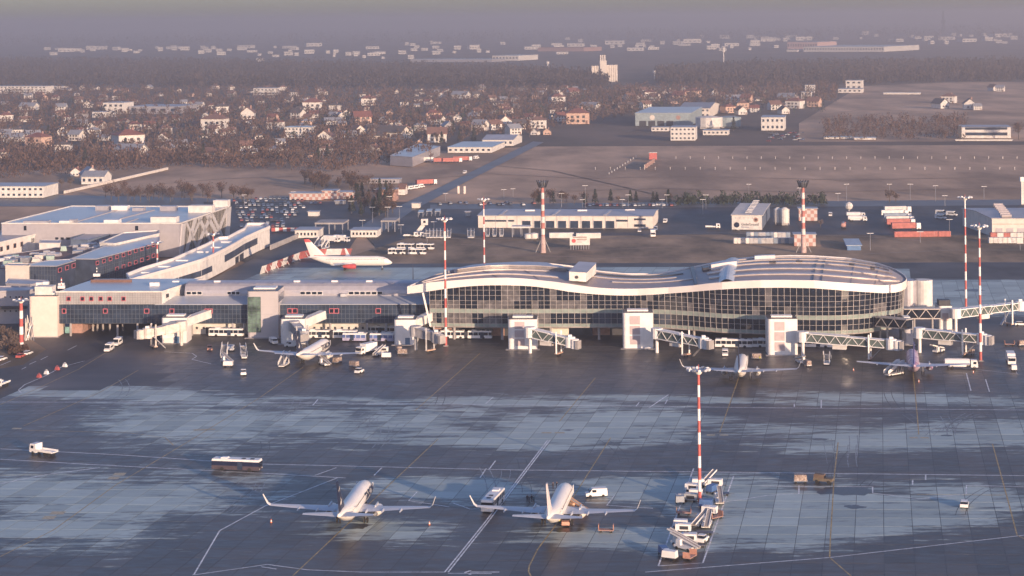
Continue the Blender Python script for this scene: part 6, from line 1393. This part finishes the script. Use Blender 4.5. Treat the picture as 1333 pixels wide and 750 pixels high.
# ================================================================ FAR BUILDINGS
def gable(key, wm, rm, shape):
    t = thing('house', '', 'house'); w, dp, h, rh = [(11, 9, 5.2, 3.2), (13, 10, 6.2, 2.6), (9, 11, 4.2, 3.6), (15, 9, 3.4, 2.8)][shape]
    mb = MB(); mb.box((0, 0, 0), (w, dp, h)); 
    if shape == 2: mb.add([(-w / 2, -dp / 2, h), (w / 2, -dp / 2, h), (0, -dp / 2, h + rh), (-w / 2, dp / 2, h), (w / 2, dp / 2, h), (0, dp / 2, h + rh)], [(0, 1, 2), (4, 3, 5)])
    elif shape != 1: mb.add([(-w / 2, -dp / 2, h), (-w / 2, dp / 2, h), (-w / 2, 0, h + rh), (w / 2, -dp / 2, h), (w / 2, dp / 2, h), (w / 2, 0, h + rh)], [(0, 2, 1), (3, 4, 5)])
    part('wall', mb, wm, t)
    mb = MB(); e = .6
    if shape == 2: mb.extr([(-w / 2 - e, h - .3), (0, h + rh), (w / 2 + e, h - .3), (w / 2 + e, h), (0, h + rh + .35), (-w / 2 - e, h)], (0, -dp / 2 - e, 0), Vector((1, 0, 0)), Vector((0, 1, 0)), Vector((0, 0, 1)), dp + 2 * e)
    elif shape == 1:
        a, b = w / 2 + e, dp / 2 + e; mb.add([(-a, -b, h), (a, -b, h), (a, b, h), (-a, b, h), (-w / 2 + dp / 2, 0, h + rh), (w / 2 - dp / 2, 0, h + rh)], [(0, 1, 5, 4), (1, 2, 5), (2, 3, 4, 5), (3, 0, 4), (3, 2, 1, 0)])
    else: mb.extr([(-dp / 2 - e, h - .3), (0, h + rh), (dp / 2 + e, h - .3), (dp / 2 + e, h), (0, h + rh + .35), (-dp / 2 - e, h)], (-w / 2 - e, 0, 0), Vector((0, 1, 0)), Vector((1, 0, 0)), Vector((0, 0, 1)), w + 2 * e)
    rf = part('roof', mb, rm, t); mb = MB(); mb.box((w * .2, dp * .1, h + rh * .5), (.8, .8, rh * .8)); part('chimney', mb, brick_pink, rf)
    for k in range(3 if shape != 2 else 2):
        for z in ((1.0, 3.4) if h > 5 else (1.0,)): mb = MB(); mb.box((-w / 2 + w * (k + 1) / (4 if shape != 2 else 3), -dp / 2 - .03, z), (1.5, .1, 1.4)); part('window', mb, dark_frame, t)
    mb = MB(); mb.box((w * .38, -dp / 2 - .04, 0), (1.1, .1, 2.1)); part('door', mb, roof_brown, t)
    return t
WM = [wall_white, cream, mat('peach_render', (.55, .38, .30), .85), mat('grey_render', (.36, .34, .34), .85)]; WN = ['white', 'cream', 'peach', 'grey']
RM = [roof_red, roof_brown, roof_grey, mat('dark_roof_tiles', (.10, .085, .085), .8)]; RN = ['red', 'brown', 'grey', 'dark']
HC = {}
def house(x, y, w, r, shape=None, sc=1.0, where='village', rz=None):
    shape = rr.randrange(4) if shape is None else shape; key = 'h%d%d%d' % (w, r, shape)
    i = HC.get((w, r, where), 0); HC[(w, r, where)] = i + 1
    return put(key, lambda: gable(key, WM[w], RM[r], shape), '%s %s house with %s roof counted from left in %s' % (ordn(i), WN[w], RN[r], where), G(x, y), rr.uniform(-.6, .6) if rz is None else rz, 'houses in the village', sc)
rr = random.Random(77)
H_ = [(170, 204, 0, 2, 1.7, 3), (167, 192, 0, 0, 1.9, 1), (83, 176, 0, 3, 1.2, 2), (107, 166, 0, 2, 1, 0), (130, 168, 0, 0, 1, 0), (175, 170, 1, 0, 1.1, 1), (195, 168, 0, 0, 1, 0), (280, 169, 0, 1, 1.9, 1), (323, 155, 0, 1, 1.8, 2), (288, 147, 0, 3, 1.3, 1), (260, 141, 0, 2, 1, 0), (280, 205, 0, 1, 1.3, 3), (230, 193, 0, 2, 1.2, 3), (43, 183, 0, 2, 1.2, 0), (50, 191, 2, 0, 1.5, 1), (20, 184, 0, 2, 1.3, 3), (8, 158, 0, 0, 1.2, 1), (115, 140, 0, 3, 1.2, 2), (80, 145, 0, 2, 1.2, 0), (38, 143, 0, 2, 1.5, 3), (100, 183, 1, 2, 1.2, 0),
      (407, 145, 0, 0, 1.9, 1), (443, 155, 0, 2, 1, 2), (471, 162, 2, 0, 1.7, 0), (478, 137, 0, 0, 1.5, 1), (424, 187, 0, 1, 1.6, 2), (388, 154, 0, 3, 1.3, 0), (359, 168, 0, 0, 1.2, 1), (355, 158, 2, 0, 1, 0), (465, 175, 0, 1, 1.2, 2), (484, 174, 0, 3, 1.1, 0), (502, 172, 0, 1, .9, 2), (512, 180, 1, 3, 1.9, 3), (434, 154, 0, 2, .9, 0), (402, 158, 0, 1, 1, 0), (433, 162, 0, 2, 1.2, 3), (563, 157, 2, 0, 1.4, 1), (570, 162, 0, 0, 1.2, 0), (569, 185, 0, 1, 1.6, 0), (595, 158, 0, 3, 1.1, 2), (583, 170, 3, 2, 1.2, 2), (620, 150, 0, 1, 1, 0), (600, 128, 0, 2, 1.6, 3), (575, 127, 0, 1, 1, 2), (625, 170, 1, 2, 1.3, 0), (643, 169, 0, 1, 1.2, 0), (655, 166, 0, 1, 1.6, 2), (500, 160, 0, 2, .9, 2), (640, 132, 0, 1, 1, 0),
      (700, 167, 0, 1, 1.4, 1), (690, 158, 0, 0, 1, 0), (676, 168, 0, 3, 1.2, 0), (668, 175, 0, 2, 1.2, 0), (725, 135, 0, 0, 1.5, 1), (745, 126, 0, 0, 1.5, 0), (732, 127, 1, 1, 1.1, 2), (752, 161, 2, 0, 1.9, 1), (730, 158, 0, 0, 1.2, 0), (768, 143, 0, 2, 1.5, 3), (748, 148, 2, 0, 1, 1), (820, 132, 0, 1, 1.3, 0), (833, 132, 0, 1, 1.1, 2), (845, 128, 0, 0, 1.4, 1), (852, 131, 0, 1, 1.2, 0), (838, 122, 0, 1, 1.1, 0), (865, 124, 0, 0, 1, 2), (885, 131, 2, 0, 1.5, 0), (903, 126, 2, 0, 1.4, 1), (897, 125, 0, 0, 1.1, 0), (928, 124, 0, 3, 1.2, 2), (955, 133, 0, 2, 1.5, 3), (972, 134, 2, 0, 1.3, 0), (966, 142, 2, 1, 1.2, 1), (948, 147, 2, 0, 1.2, 1), (964, 149, 0, 1, 1.2, 2), (982, 146, 0, 0, 1, 0), (815, 141, 0, 3, 1.2, 3), (840, 141, 0, 1, 1.1, 0), (875, 124, 0, 1, .9, 0), (1008, 143, 0, 1, 1.3, 0), (1020, 148, 0, 3, 1.1, 2), (1035, 141, 0, 0, 1.5, 1), (1060, 139, 2, 1, 1.4, 0), (1025, 131, 3, 2, 1.6, 3),
      (1224, 141, 0, 3, 1.5, 2), (1235, 134, 0, 1, 1.4, 1), (1262, 142, 0, 3, 1.6, 2), (1272, 143, 0, 2, .9, 0), (1293, 118, 0, 1, 1.2, 2), (1302, 119, 0, 2, 1.1, 0), (117, 236, 0, 2, 1.3, 2), (99, 229, 0, 0, .8, 2)]
for x, y, w, r, s, sh in sorted(H_):
    where = 'the meadow edge' if y > 210 else 'the near village rows' if y > 160 else 'the middle village rows' if y > 139 else 'the far village rows'
    if x > 1190: where = 'the right hand fields'
    house(x, y, w, r, sh, s * .95, where)
fill = []
for i in range(330):
    y = 116 + 92 * rr.random() ** 1.25; x = rr.uniform(0, 1000)
    if y > 178 and x > 560: continue
    if x > 780 and y > 136: continue
    if all(abs(x - a[0]) > 9 or abs(y - a[1]) > 3 for a in H_ + fill): fill.append((x, y, rr.choice([0, 0, 0, 1, 2, 3]), rr.choice([0, 1, 1, 2, 3, 3]), rr.uniform(.55, 1.0), rr.randrange(4)))
for x, y, w, r, s, sh in sorted(fill): house(x, y, w, r, sh, s, 'the near village backyards' if y > 160 else 'the middle village backyards' if y > 139 else 'the far village backyards')
def fbox(name, label, cat, x0, x1, yb, yt, dp, wm, rm, wins=0, rows=1, group=None, ridge=0):
    t, a, b, d, h = shed(name, label, cat, x0, yb, x1, yb, yt, dp, wm, rm, ridge, group)
    L = (b - a).length
    if wins:
        for r_ in range(rows):
            z0 = h * (r_ + .35) / rows
            for k in range(wins): on_wall(t, a, d, L * (k + .25) / wins, L * (k + .7) / wins, z0, z0 + h * .38 / rows, glass2)
    return t
fbox('apartment_block', 'white flat roofed apartment row at far left edge', 'apartments', -10, 60, 122, 112.5, 25, wall_white, roof_flat, 14, 3)
fbox('apartment_block', 'small white block right of the far left apartment row', 'apartments', 61, 81, 117.5, 112.5, 20, wall_white, roof_flat, 6, 2)
fbox('white_hall', 'tall white box building in the left village', 'building', 134, 161, 149, 134, 30, wall_white, roof_flat, 4, 2)
fbox('white_hall', 'lower white wing left of the tall white box building', 'building', 120, 136, 153, 146, 20, wall_white, roof_flat, 3, 1)
fbox('warehouse', 'long grey roofed warehouse right of the white box building', 'warehouse', 168, 232, 148.5, 139, 60, lilac_metal, roof_flat, 5, 1)
fbox('apartment_block', 'white terraced flats in the middle of the left village', 'apartments', 370, 403, 180, 166, 22, wall_white, roof_light, 7, 3)
fbox('white_hall', 'pale low block at left of the long forest edge', 'building', 330, 358, 124, 115, 25, wall_white, roof_flat, 6, 2)
t, P = roofblock('warehouse', 'large hall with wide pale blue roof beside the far road', 'warehouse', [(508, 203), (537, 205), (573, 191), (545, 187)], 7, lilac_metal, roof_light, .4)
fbox('warehouse', 'low flat hall with pale roof right of the blue roofed hall', 'warehouse', 583, 640, 199, 192, 70, wall_white, roof_light, 8, 1)
fbox('warehouse', 'white gabled hall above the low flat hall by the road', 'warehouse', 628, 668, 190, 182, 50, wall_white, roof_flat, 6, 1, ridge=3)
for i, (x, y, c) in enumerate(((536, 211, 'r'), (553, 211, 'w'), (578, 212, 'r'), (590, 212, 'r'), (603, 210, 'r'))): put('artic' + c, None, '%s lorry from left in the lorry park by the far road' % ORD[i], G(x, y), R(-80), 'lorries by the far road')
put('articr', None, 'red lorry waiting beside the far road bend', G(556, 241), R(-60))
for i, (x, y) in enumerate(((534, 247), (541, 246), (548, 244.5), (620, 207))): V('vanbig', 'white van parked beside far road, %s from left' % ORD[i], x, y, x + 8, y - 1)
V('van', 'grey white van driving on the far road', 605, 226, 598, 229)
# office and house pair at the left meadow
fbox('office_block', 'white office block with dark windows at left edge before the meadow', 'office', -20, 57, 257.5, 243, 26, wall_white, roof_flat, 11, 2)
fbox('house', 'white villa with grey hipped roof at end of the meadow wall', 'house', 106, 135, 240, 230, 16, wall_white, roof_grey, 4, 1, ridge=3.5)
a, b = G(84, 252), G(218, 221); t = thing('field_wall', 'long pale boundary wall running across the left meadow', 'wall', a); mb = MB(); mb.beam((0, 0, .9), b - a + Vector((0, 0, .9)), 1.2, 1.8); part('wall', mb, cream, t)
# teal hall, depot, office, tanks
t = fbox('teal_hall', 'big teal hall with pale roof at far side of the brown field', 'hall', 827, 899, 164, 147.5, 130, teal, roof_light)
a, b = G(827, 164), G(899, 164); d = (b - a).normalized(); disc(t, a, d, 849, 153, 2.6, cream, 'logo'); disc(t, a, d, 883, 153, 2.2, brick_pink, 'logo')
for k in range(4): on_wall(t, a, d, 4 + k * 9, 11 + k * 9, .1, 5, dark_frame, 'bay_door')
fbox('cream_hall', 'long cream gabled hall standing behind the teal hall', 'hall', 884, 924, 153, 141, 110, cream, roof_grey, 7, 2, ridge=4)
fbox('office_block', 'white three storey office in front of the teal hall', 'office', 873, 905, 183, 166, 26, wall_white, roof_flat, 6, 3)
tank('wide white storage tank right of the cream hall', 923, 167, 151, 13, wall_white); tank('teal storage tank right of wide white tank', 949, 166, 151, 11.5, teal)
fbox('depot', 'pink depot block between cream hall and white tank', 'building', 901, 924, 150, 140, 30, brick_pink, roof_flat, 3, 1)
fbox('depot', 'low white depot sheds below the storage tanks', 'building', 915, 948, 176, 170, 20, wall_white, roof_flat, 6, 1)
fbox('office_block', 'white office block with pillars left of the grey lot', 'office', 991, 1021, 170, 153, 40, wall_white, roof_flat, 5, 2)
fbox('white_hall', 'small white hall left of teal hall corner', 'building', 848, 870, 171, 166, 12, wall_white, roof_flat, 4, 1)
# silos
t = thing('grain_silo', 'tall cream grain silo block rising above the village', 'silo', G(770, 107)); sc_ = G(804, 107).x - G(770, 107).x; hh = D(770, 86, G(770, 107).y).z
mb = MB()
for k in range(3): mb = MB(); mb.cyl((sc_ * (.05 + k * .105), 8, 0), (sc_ * (.05 + k * .105), 8, hh), sc_ * .06, n=10); part('cylinder', mb, cream, t)
for k in range(5): mb = MB(); mb.cyl((sc_ * (.64 + k * .085), 8, 0), (sc_ * (.64 + k * .085), 8, hh * 1.05), sc_ * .05, n=10); part('cylinder', mb, cream, t)
mb = MB(); mb.box((sc_ * .47, 10, 0), (sc_ * .26, 16, hh * 1.32)); part('head_house', mb, cream, t)
for k in range(3): mb = MB(); mb.box((sc_ * (.38 + .08 * k), 8, hh * 1.32), (2, 2, hh * .35)); part('vent_stack', mb, cream, t)
fbox('modern_block', 'white cubic house with wide base at the forest edge', 'building', 1091, 1122, 121, 116, 30, wall_white, roof_flat, 5, 1)
fbox('modern_block', 'white cube storey rising behind the wide base at forest edge', 'building', 1101, 1122, 116.5, 105, 24, wall_white, roof_flat, 3, 2)
fbox('modern_block', 'tall white cube left, near the forest edge', 'building', 1048, 1060, 121, 111, 14, wall_white, roof_flat, 4, 3)
fbox('modern_block', 'white cube below and left of the tall one', 'building', 1043, 1056, 129, 120, 14, wall_white, roof_flat, 3, 2)
t = fbox('office_block', 'long white banded office at right edge of brown field', 'office', 1252, 1316, 180, 166, 35, wall_white, roof_flat)
a, b = G(1252, 180), G(1316, 180); d = (b - a).normalized(); L = (b - a).length; on_wall(t, a, d, 3, L - 3, 2.4, 5, glass2, 'window_band'); on_wall(t, a, d, 3, L - 3, 7.4, 10, glass2, 'window_band'); on_wall(t, a, d, -3, 0, 0, 11, dark_frame, 'end_wall')
fbox('boundary_wall', 'low white boundary wall before the long banded office', 'wall', 1244, 1318, 183.5, 182, 1, wall_white, wall_white)
for i, (x0, x1, y) in enumerate(((1072, 1110, 181), (1112, 1140, 182), (1150, 1198, 123))): fbox('greenhouse', ['long low pale shed by the brown field, left of two', 'long low pale shed by the brown field, right of two', 'low pale row of sheds in front of right forest'][i], 'shed', x0, x1, y, y - 2.2, 12, wall_white, roof_light)
# far factories and town
fbox('factory', 'pinkish tall factory block far right beyond the forest', 'factory', 1025, 1064, 64, 55, 150, mat('pink_sheet', (.62, .42, .38), .7), roof_flat, 12, 1)
fbox('factory', 'very long white factory in haze far beyond right forest', 'factory', 1046, 1151, 67.5, 61, 300, wall_white, roof_light, 30, 1)
fbox('factory', 'small white annex left of the long white factory', 'factory', 1024, 1038, 67.5, 65, 60, wall_white, roof_light)
fbox('warehouse', 'white warehouse in haze above the left forest', 'warehouse', 641, 675, 79, 72.5, 120, wall_white, roof_light, 8, 1)
fbox('warehouse', 'long low grey warehouse in haze left of the white one', 'warehouse', 534, 640, 81, 77.5, 80, lilac_metal, roof_light)
fbox('warehouse', 'long reddish roofed works in the far haze right of centre', 'warehouse', 700, 760, 67, 62, 120, brick_pink, roof_red)
t = thing('mast', 'thin dark lattice mast rising through the haze at right', 'mast', G(1228, 44)); h = D(1228, 14, G(1228, 44).y).z; mb = MB(); mb.cyl((0, 0, 0), (0, 0, h), 9, 5, n=6); part('shaft', mb, dark_frame, t); mb = MB(); mb.cyl((0, 0, h * .45), (0, 0, h * .6), 12, n=6); part('platform', mb, dark_frame, t)
for x, yb, yt, lab in ((942, 82, 62, 'white communications tower above the right forest edge'), (852, 103, 92, 'small pale tower standing before the right forest'), (713, 90, 80, 'pinkish water tower left of grain silo'), (561, 58, 53, 'white tower far in the hazy town')):
    a = G(x, yb); h = D(x, yt, a.y).z; k = a.y / F; t = thing('tower', lab, 'tower', a); mb = MB(); mb.cyl((0, 0, 0), (0, 0, h * .8), k * .8, k * .6, n=8); part('shaft', mb, wall_white, t); mb = MB(); mb.cyl((0, 0, h * .7), (0, 0, h), k * 2.0, n=8); part('head', mb, wall_white, t)
rr = random.Random(99); ft = []
for k in range(190):
    x = rr.uniform(60, 1330); y = interp([(0, 68), (330, 70), (620, 66), (700, 62), (1333, 50)], x) + rr.gauss(0, 4.5)
    if x < 330: y = 66 + rr.gauss(0, 2.0)
    if y < 42: continue
    if any(abs(x - q[0]) < 6 and abs(y - q[1]) < 1.2 for q in ft) or 1020 < x < 1155 and y > 55: continue
    ft.append((x, y))
fmesh = []
for w_, d_, h_ in ((16, 18, 9), (24, 22, 10), (11, 14, 9), (42, 30, 9)):
    mb = MB(); mb.use(wall_white).box((0, 0, 0), (w_, d_, h_)); mb.use(roof_flat).box((0, 0, h_), (w_ + 1, d_ + 1, 1.2)); mb.use(glass2)
    for k in range(4): mb.box((-w_ / 2 + w_ * (k + .5) / 4, -d_ / 2 - .1, h_ * .35), (w_ / 9, .2, h_ * .3))
    fmesh.append(mb.mesh('town_building'))
for i, (x, y) in enumerate(sorted(ft)):
    o = link('town_building', rr.choice(fmesh)); o.location = G(x, y); s = rr.uniform(.7, 1.5) * min(1.6, max(.8, G(x, y).y / 6500)); o.scale = (s, s, s * .9); o.rotation_euler = (0, 0, rr.uniform(-.35, .35))
    tag(o, '%s pale building from the left in the hazy far town' % ordn(i), 'building', 'buildings of the far town')

# ================================================================ TREES
def crown_pts(rn, n, rx, rz, zc, q):
    V_, F_ = [], []
    lobes = [(rn.uniform(-.55, .55) * rx, rn.uniform(-.55, .55) * rx, zc + rn.uniform(-.5, .6) * rz, rn.uniform(.45, .75)) for _ in range(6)]
    for k in range(n):
        lx, ly, lz, lr = rn.choice(lobes)
        while True:
            p = Vector((rn.uniform(-1, 1), rn.uniform(-1, 1), rn.uniform(-1, 1)))
            if p.length < 1: break
        c = Vector((lx + p.x * rx * lr, ly + p.y * rx * lr, lz + p.z * rz * lr)); a = Vector((rn.uniform(-1, 1), rn.uniform(-1, 1), rn.uniform(.1, 1.4))).normalized() * q * rn.uniform(.6, 1.5); b = a.cross(Vector((rn.uniform(-1, 1), rn.uniform(-1, 1), rn.uniform(-1, 1)))).normalized() * q * rn.uniform(.18, .42)
        i = len(V_); V_ += [c - a, c + b, c + a, c - b]; F_.append((i, i + 1, i + 2, i + 3))
    return V_, F_
TP = []
rn = random.Random(4)
def make_tree(kind):
    t = thing('bare_tree' if kind < 5 else 'evergreen_tree', '', 'tree'); hgt = [9, 12, 7.5, 10, 13, 9, 11][kind]
    mb = MB(); mb.cyl((0, 0, 0), (0, 0, hgt * .5), .28, .16, n=6)
    for k in range(6): an = k * 1.05 + rn.random(); mb.beam((0, 0, hgt * (.25 + .04 * k)), (math.cos(an) * hgt * .22, math.sin(an) * hgt * .22, hgt * (.55 + .05 * k)), .14)
    part('trunk', mb, bark, t)
    mb = MB()
    if kind < 5: v, f = crown_pts(rn, 230, hgt * .34, hgt * .34, hgt * .6, .55)
    else:
        v, f = [], []
        for k in range(260):
            u = rn.random(); z = hgt * (.12 + .86 * u); r = hgt * .25 * (1 - u) + .25; an = rn.uniform(0, 6.28); c = Vector((r * math.cos(an) * rn.uniform(.5, 1), r * math.sin(an) * rn.uniform(.5, 1), z)); a = Vector((math.cos(an), math.sin(an), -.5)) * .7; b = Vector((-math.sin(an), math.cos(an), 0)) * .4; i = len(v); v += [c - a, c + b, c + a, c - b]; f.append((i, i + 1, i + 2, i + 3))
    mb.add(v, f); part('crown', mb, [twig, twig, twig_pale, twig, twig_pale, ever, ever][kind], t); return t
rr = random.Random(31); spots = []
def tree(x, y, kind, sc, where):
    key = 'tree%d' % kind; lb = ['brown bare tree among others in %s', 'tall brown bare tree among others in %s', 'pale bare tree among others in %s', 'broad brown bare tree among others in %s', 'tall pale bare tree among others in %s', 'small dark evergreen among others in %s', 'dark evergreen among others in %s'][kind] % where
    put(key, lambda: make_tree(kind), lb, G(x, y), rr.uniform(0, 6.28), lb.replace(' among others', 's'), sc)
for k in range(30): tree(rr.uniform(135, 330), rr.uniform(256, 263), rr.choice([0, 1, 3, 3]), rr.uniform(.8, 1.15), 'the hedge behind the lilac hall')
for k in range(30): tree(rr.uniform(452, 512), rr.uniform(255, 283), rr.choice([0, 1, 3, 6, 5]), rr.uniform(.7, 1.2), 'the clump beside the access road')
for k in range(24): tree(rr.uniform(395, 480), rr.uniform(238, 252), rr.choice([0, 1, 3, 2]), rr.uniform(.8, 1.2), 'the thicket behind checkered pavilions')
for k in range(22): tree(rr.uniform(690, 880), rr.uniform(263, 266), rr.choice([0, 2, 5, 6, 5, 3]), rr.uniform(.6, .95), 'the row behind the workshop')
for x, y, k, s in ((1158, 263, 2, 1.1), (1166, 263, 0, .7), (299, 205, 4, 1.6), (285, 204, 2, 1.3), (255, 114, 4, 2.6), (262, 116, 2, 2.0), (1228, 182, 0, 1.3), (1326, 182, 3, 1.7), (92, 243, 2, .9), (80, 243, 2, .8), (10, 446, 2, .55), (3, 440, 2, .6), (14, 455, 2, .45), (700, 263, 2, 1.0), (716, 264, 0, 1.1), (1068, 296, 2, .6), (160, 254, 3, 1), (575, 187, 5, 1.2), (955, 170, 6, 1.2)): tree(x, y, k, s, 'open ground' if y < 400 else 'the grass at far left')
for k in range(150):
    x = rr.uniform(0, 690); y = rr.uniform(180, 222) if rr.random() < .7 else rr.uniform(150, 180)
    if x > 500 and y > 188: continue
    tree(x, y, rr.choice([0, 1, 3, 2, 4, 0, 1, 6]), rr.uniform(.75, 1.3), 'the near village')
# woods and shrubs that read as one mass
def mass(name, m, gen, n, q, size, seed, zs=(.5, 1)):
    rn = random.Random(seed); V_, F_ = [], []
    for k in range(n):
        x, y = gen(rn); p = G(x, y); s = size * rn.uniform(.65, 1.35); hh = s * rn.uniform(.8, 1.3)
        for j in range(q):
            an = rn.uniform(0, 6.28); r = s * .55 * math.sqrt(rn.random()); z = hh * (.15 + .85 * rn.random()); r *= math.sqrt(max(.1, 1 - abs(z / hh - .45) * 1.5)); c = Vector((p.x + r * math.cos(an), p.y + r * math.sin(an), z))
            a = Vector((rn.uniform(-.6, .6), rn.uniform(-.6, .6), 1)).normalized() * s * rn.uniform(.08, .17); b = Vector((math.sin(an), math.cos(an), rn.uniform(-.4, .4))) * s * rn.uniform(.045, .10)
            i = len(V_); V_ += [c - a, c + b, c + a, c - b]; F_.append((i, i + 1, i + 2, i + 3))
    me = bpy.data.meshes.new(name); me.from_pydata([tuple(v) for v in V_], [], F_); me.materials.append(m); o = link(name, me); o['kind'] = 'stuff'; return o
def band(x0, x1, top, bot):
    def g(rn):
        x = rn.uniform(x0, x1); a, b = interp(top, x), interp(bot, x)
        ya, yb = 1 / (a - 22), 1 / (b - 22); y = 22 + 1 / rn.uniform(yb, ya); return x, y
    return g
mass('far_left_forest', deep_twig, band(-20, 790, [(0, 80), (330, 84), (620, 92), (790, 102)], [(0, 112), (330, 116), (600, 116), (790, 116)]), 5600, 22, 14, 1)
mass('right_forest', deep_twig, band(855, 1360, [(855, 96), (950, 88), (1333, 84)], [(855, 110), (950, 116), (1050, 112), (1333, 106)]), 4600, 24, 13, 2)
mass('distant_wood', deep_twig, band(-20, 1360, [(0, 46), (1333, 36)], [(0, 64), (1333, 52)]), 2600, 8, 32, 3)
mass('village_trees', twig, band(-20, 830, [(0, 116), (830, 118)], [(0, 200), (560, 186), (700, 170), (830, 150)]), 3900, 22, 7.6, 4)
mass('village_pale_trees', twig_pale, band(-20, 1080, [(0, 116), (1080, 118)], [(0, 215), (500, 190), (700, 160), (1080, 140)]), 700, 20, 7.5, 5)
mass('village_evergreens', ever, band(-20, 1080, [(0, 118), (1080, 118)], [(0, 190), (500, 186), (700, 160), (1080, 146)]), 420, 24, 7, 6)
mass('meadow_scrub', twig, band(-20, 560, [(0, 200), (500, 186), (560, 200)], [(0, 235), (250, 218), (430, 225), (560, 208)]), 1500, 18, 7, 7)
mass('right_village_trees', twig, band(800, 1090, [(800, 117), (1090, 112)], [(800, 140), (1090, 135)]), 800, 16, 9, 8)
mass('scrub_by_brown_field', twig, band(1070, 1260, [(1070, 158), (1260, 156)], [(1070, 183), (1260, 182)]), 500, 18, 6, 9)
mass('road_hedge', ever, lambda rn: (rn.uniform(880, 1075), rn.uniform(264, 268)), 160, 30, 4.5, 10)
mass('left_lawn_shrubs', twig_pale, lambda rn: (rn.uniform(-10, 22), rn.uniform(432, 460)), 40, 50, 2.2, 12)
def hedge_gen(rn): an = rn.uniform(0, 6.28); return 24 + 9 * math.cos(an), 464 + 3.2 * math.sin(an)
mass('round_hedge', twig, lambda rn: (rn.uniform(14, 36), 462 - rn.uniform(0, 3) - abs(rn.gauss(0, 1)) * .6), 90, 60, 2.0, 13)
# sculpture at the foot of the left tower
for i, x in enumerate((34, 41)):
    t = thing('wire_sculpture', ['yellowish wire frame sculpture before the pink white tower', 'grey wire frame sculpture right of the yellowish one'][i], 'sculpture', G(x, 443)); rn = random.Random(i)
    for k in range(7): mb = MB(); a1 = rn.uniform(-2, 2); mb.beam((a1, rn.uniform(-1, 1), 0), (rn.uniform(-.7, .7), 0, rn.uniform(5, 9)), .2); part('rod', mb, cream if i == 0 else steel, t)
# ================================================================ HAZE
mb = MB(); mb.add([(x, y, z) for z in (-2.0, 140.0) for x, y in ((-31000, -600), (31000, -600), (31000, 61000), (-31000, 61000))],
                  [(3, 2, 1, 0), (4, 5, 6, 7), (0, 1, 5, 4), (1, 2, 6, 5), (2, 3, 7, 6), (3, 0, 4, 7)])
hm = bpy.data.materials.new('haze'); hm.use_nodes = True; t = hm.node_tree; t.nodes.remove(t.nodes['Principled BSDF'])
pv = t.nodes.new('ShaderNodeVolumePrincipled'); pv.inputs['Density'].default_value = HAZE[0]; pv.inputs['Color'].default_value = HAZE[1] + (1,); pv.inputs['Anisotropy'].default_value = 0.35
t.links.new(pv.outputs[0], t.nodes['Material Output'].inputs['Volume'])
ho = link('haze', mb.mesh('haze', hm)); ho['kind'] = 'stuff'
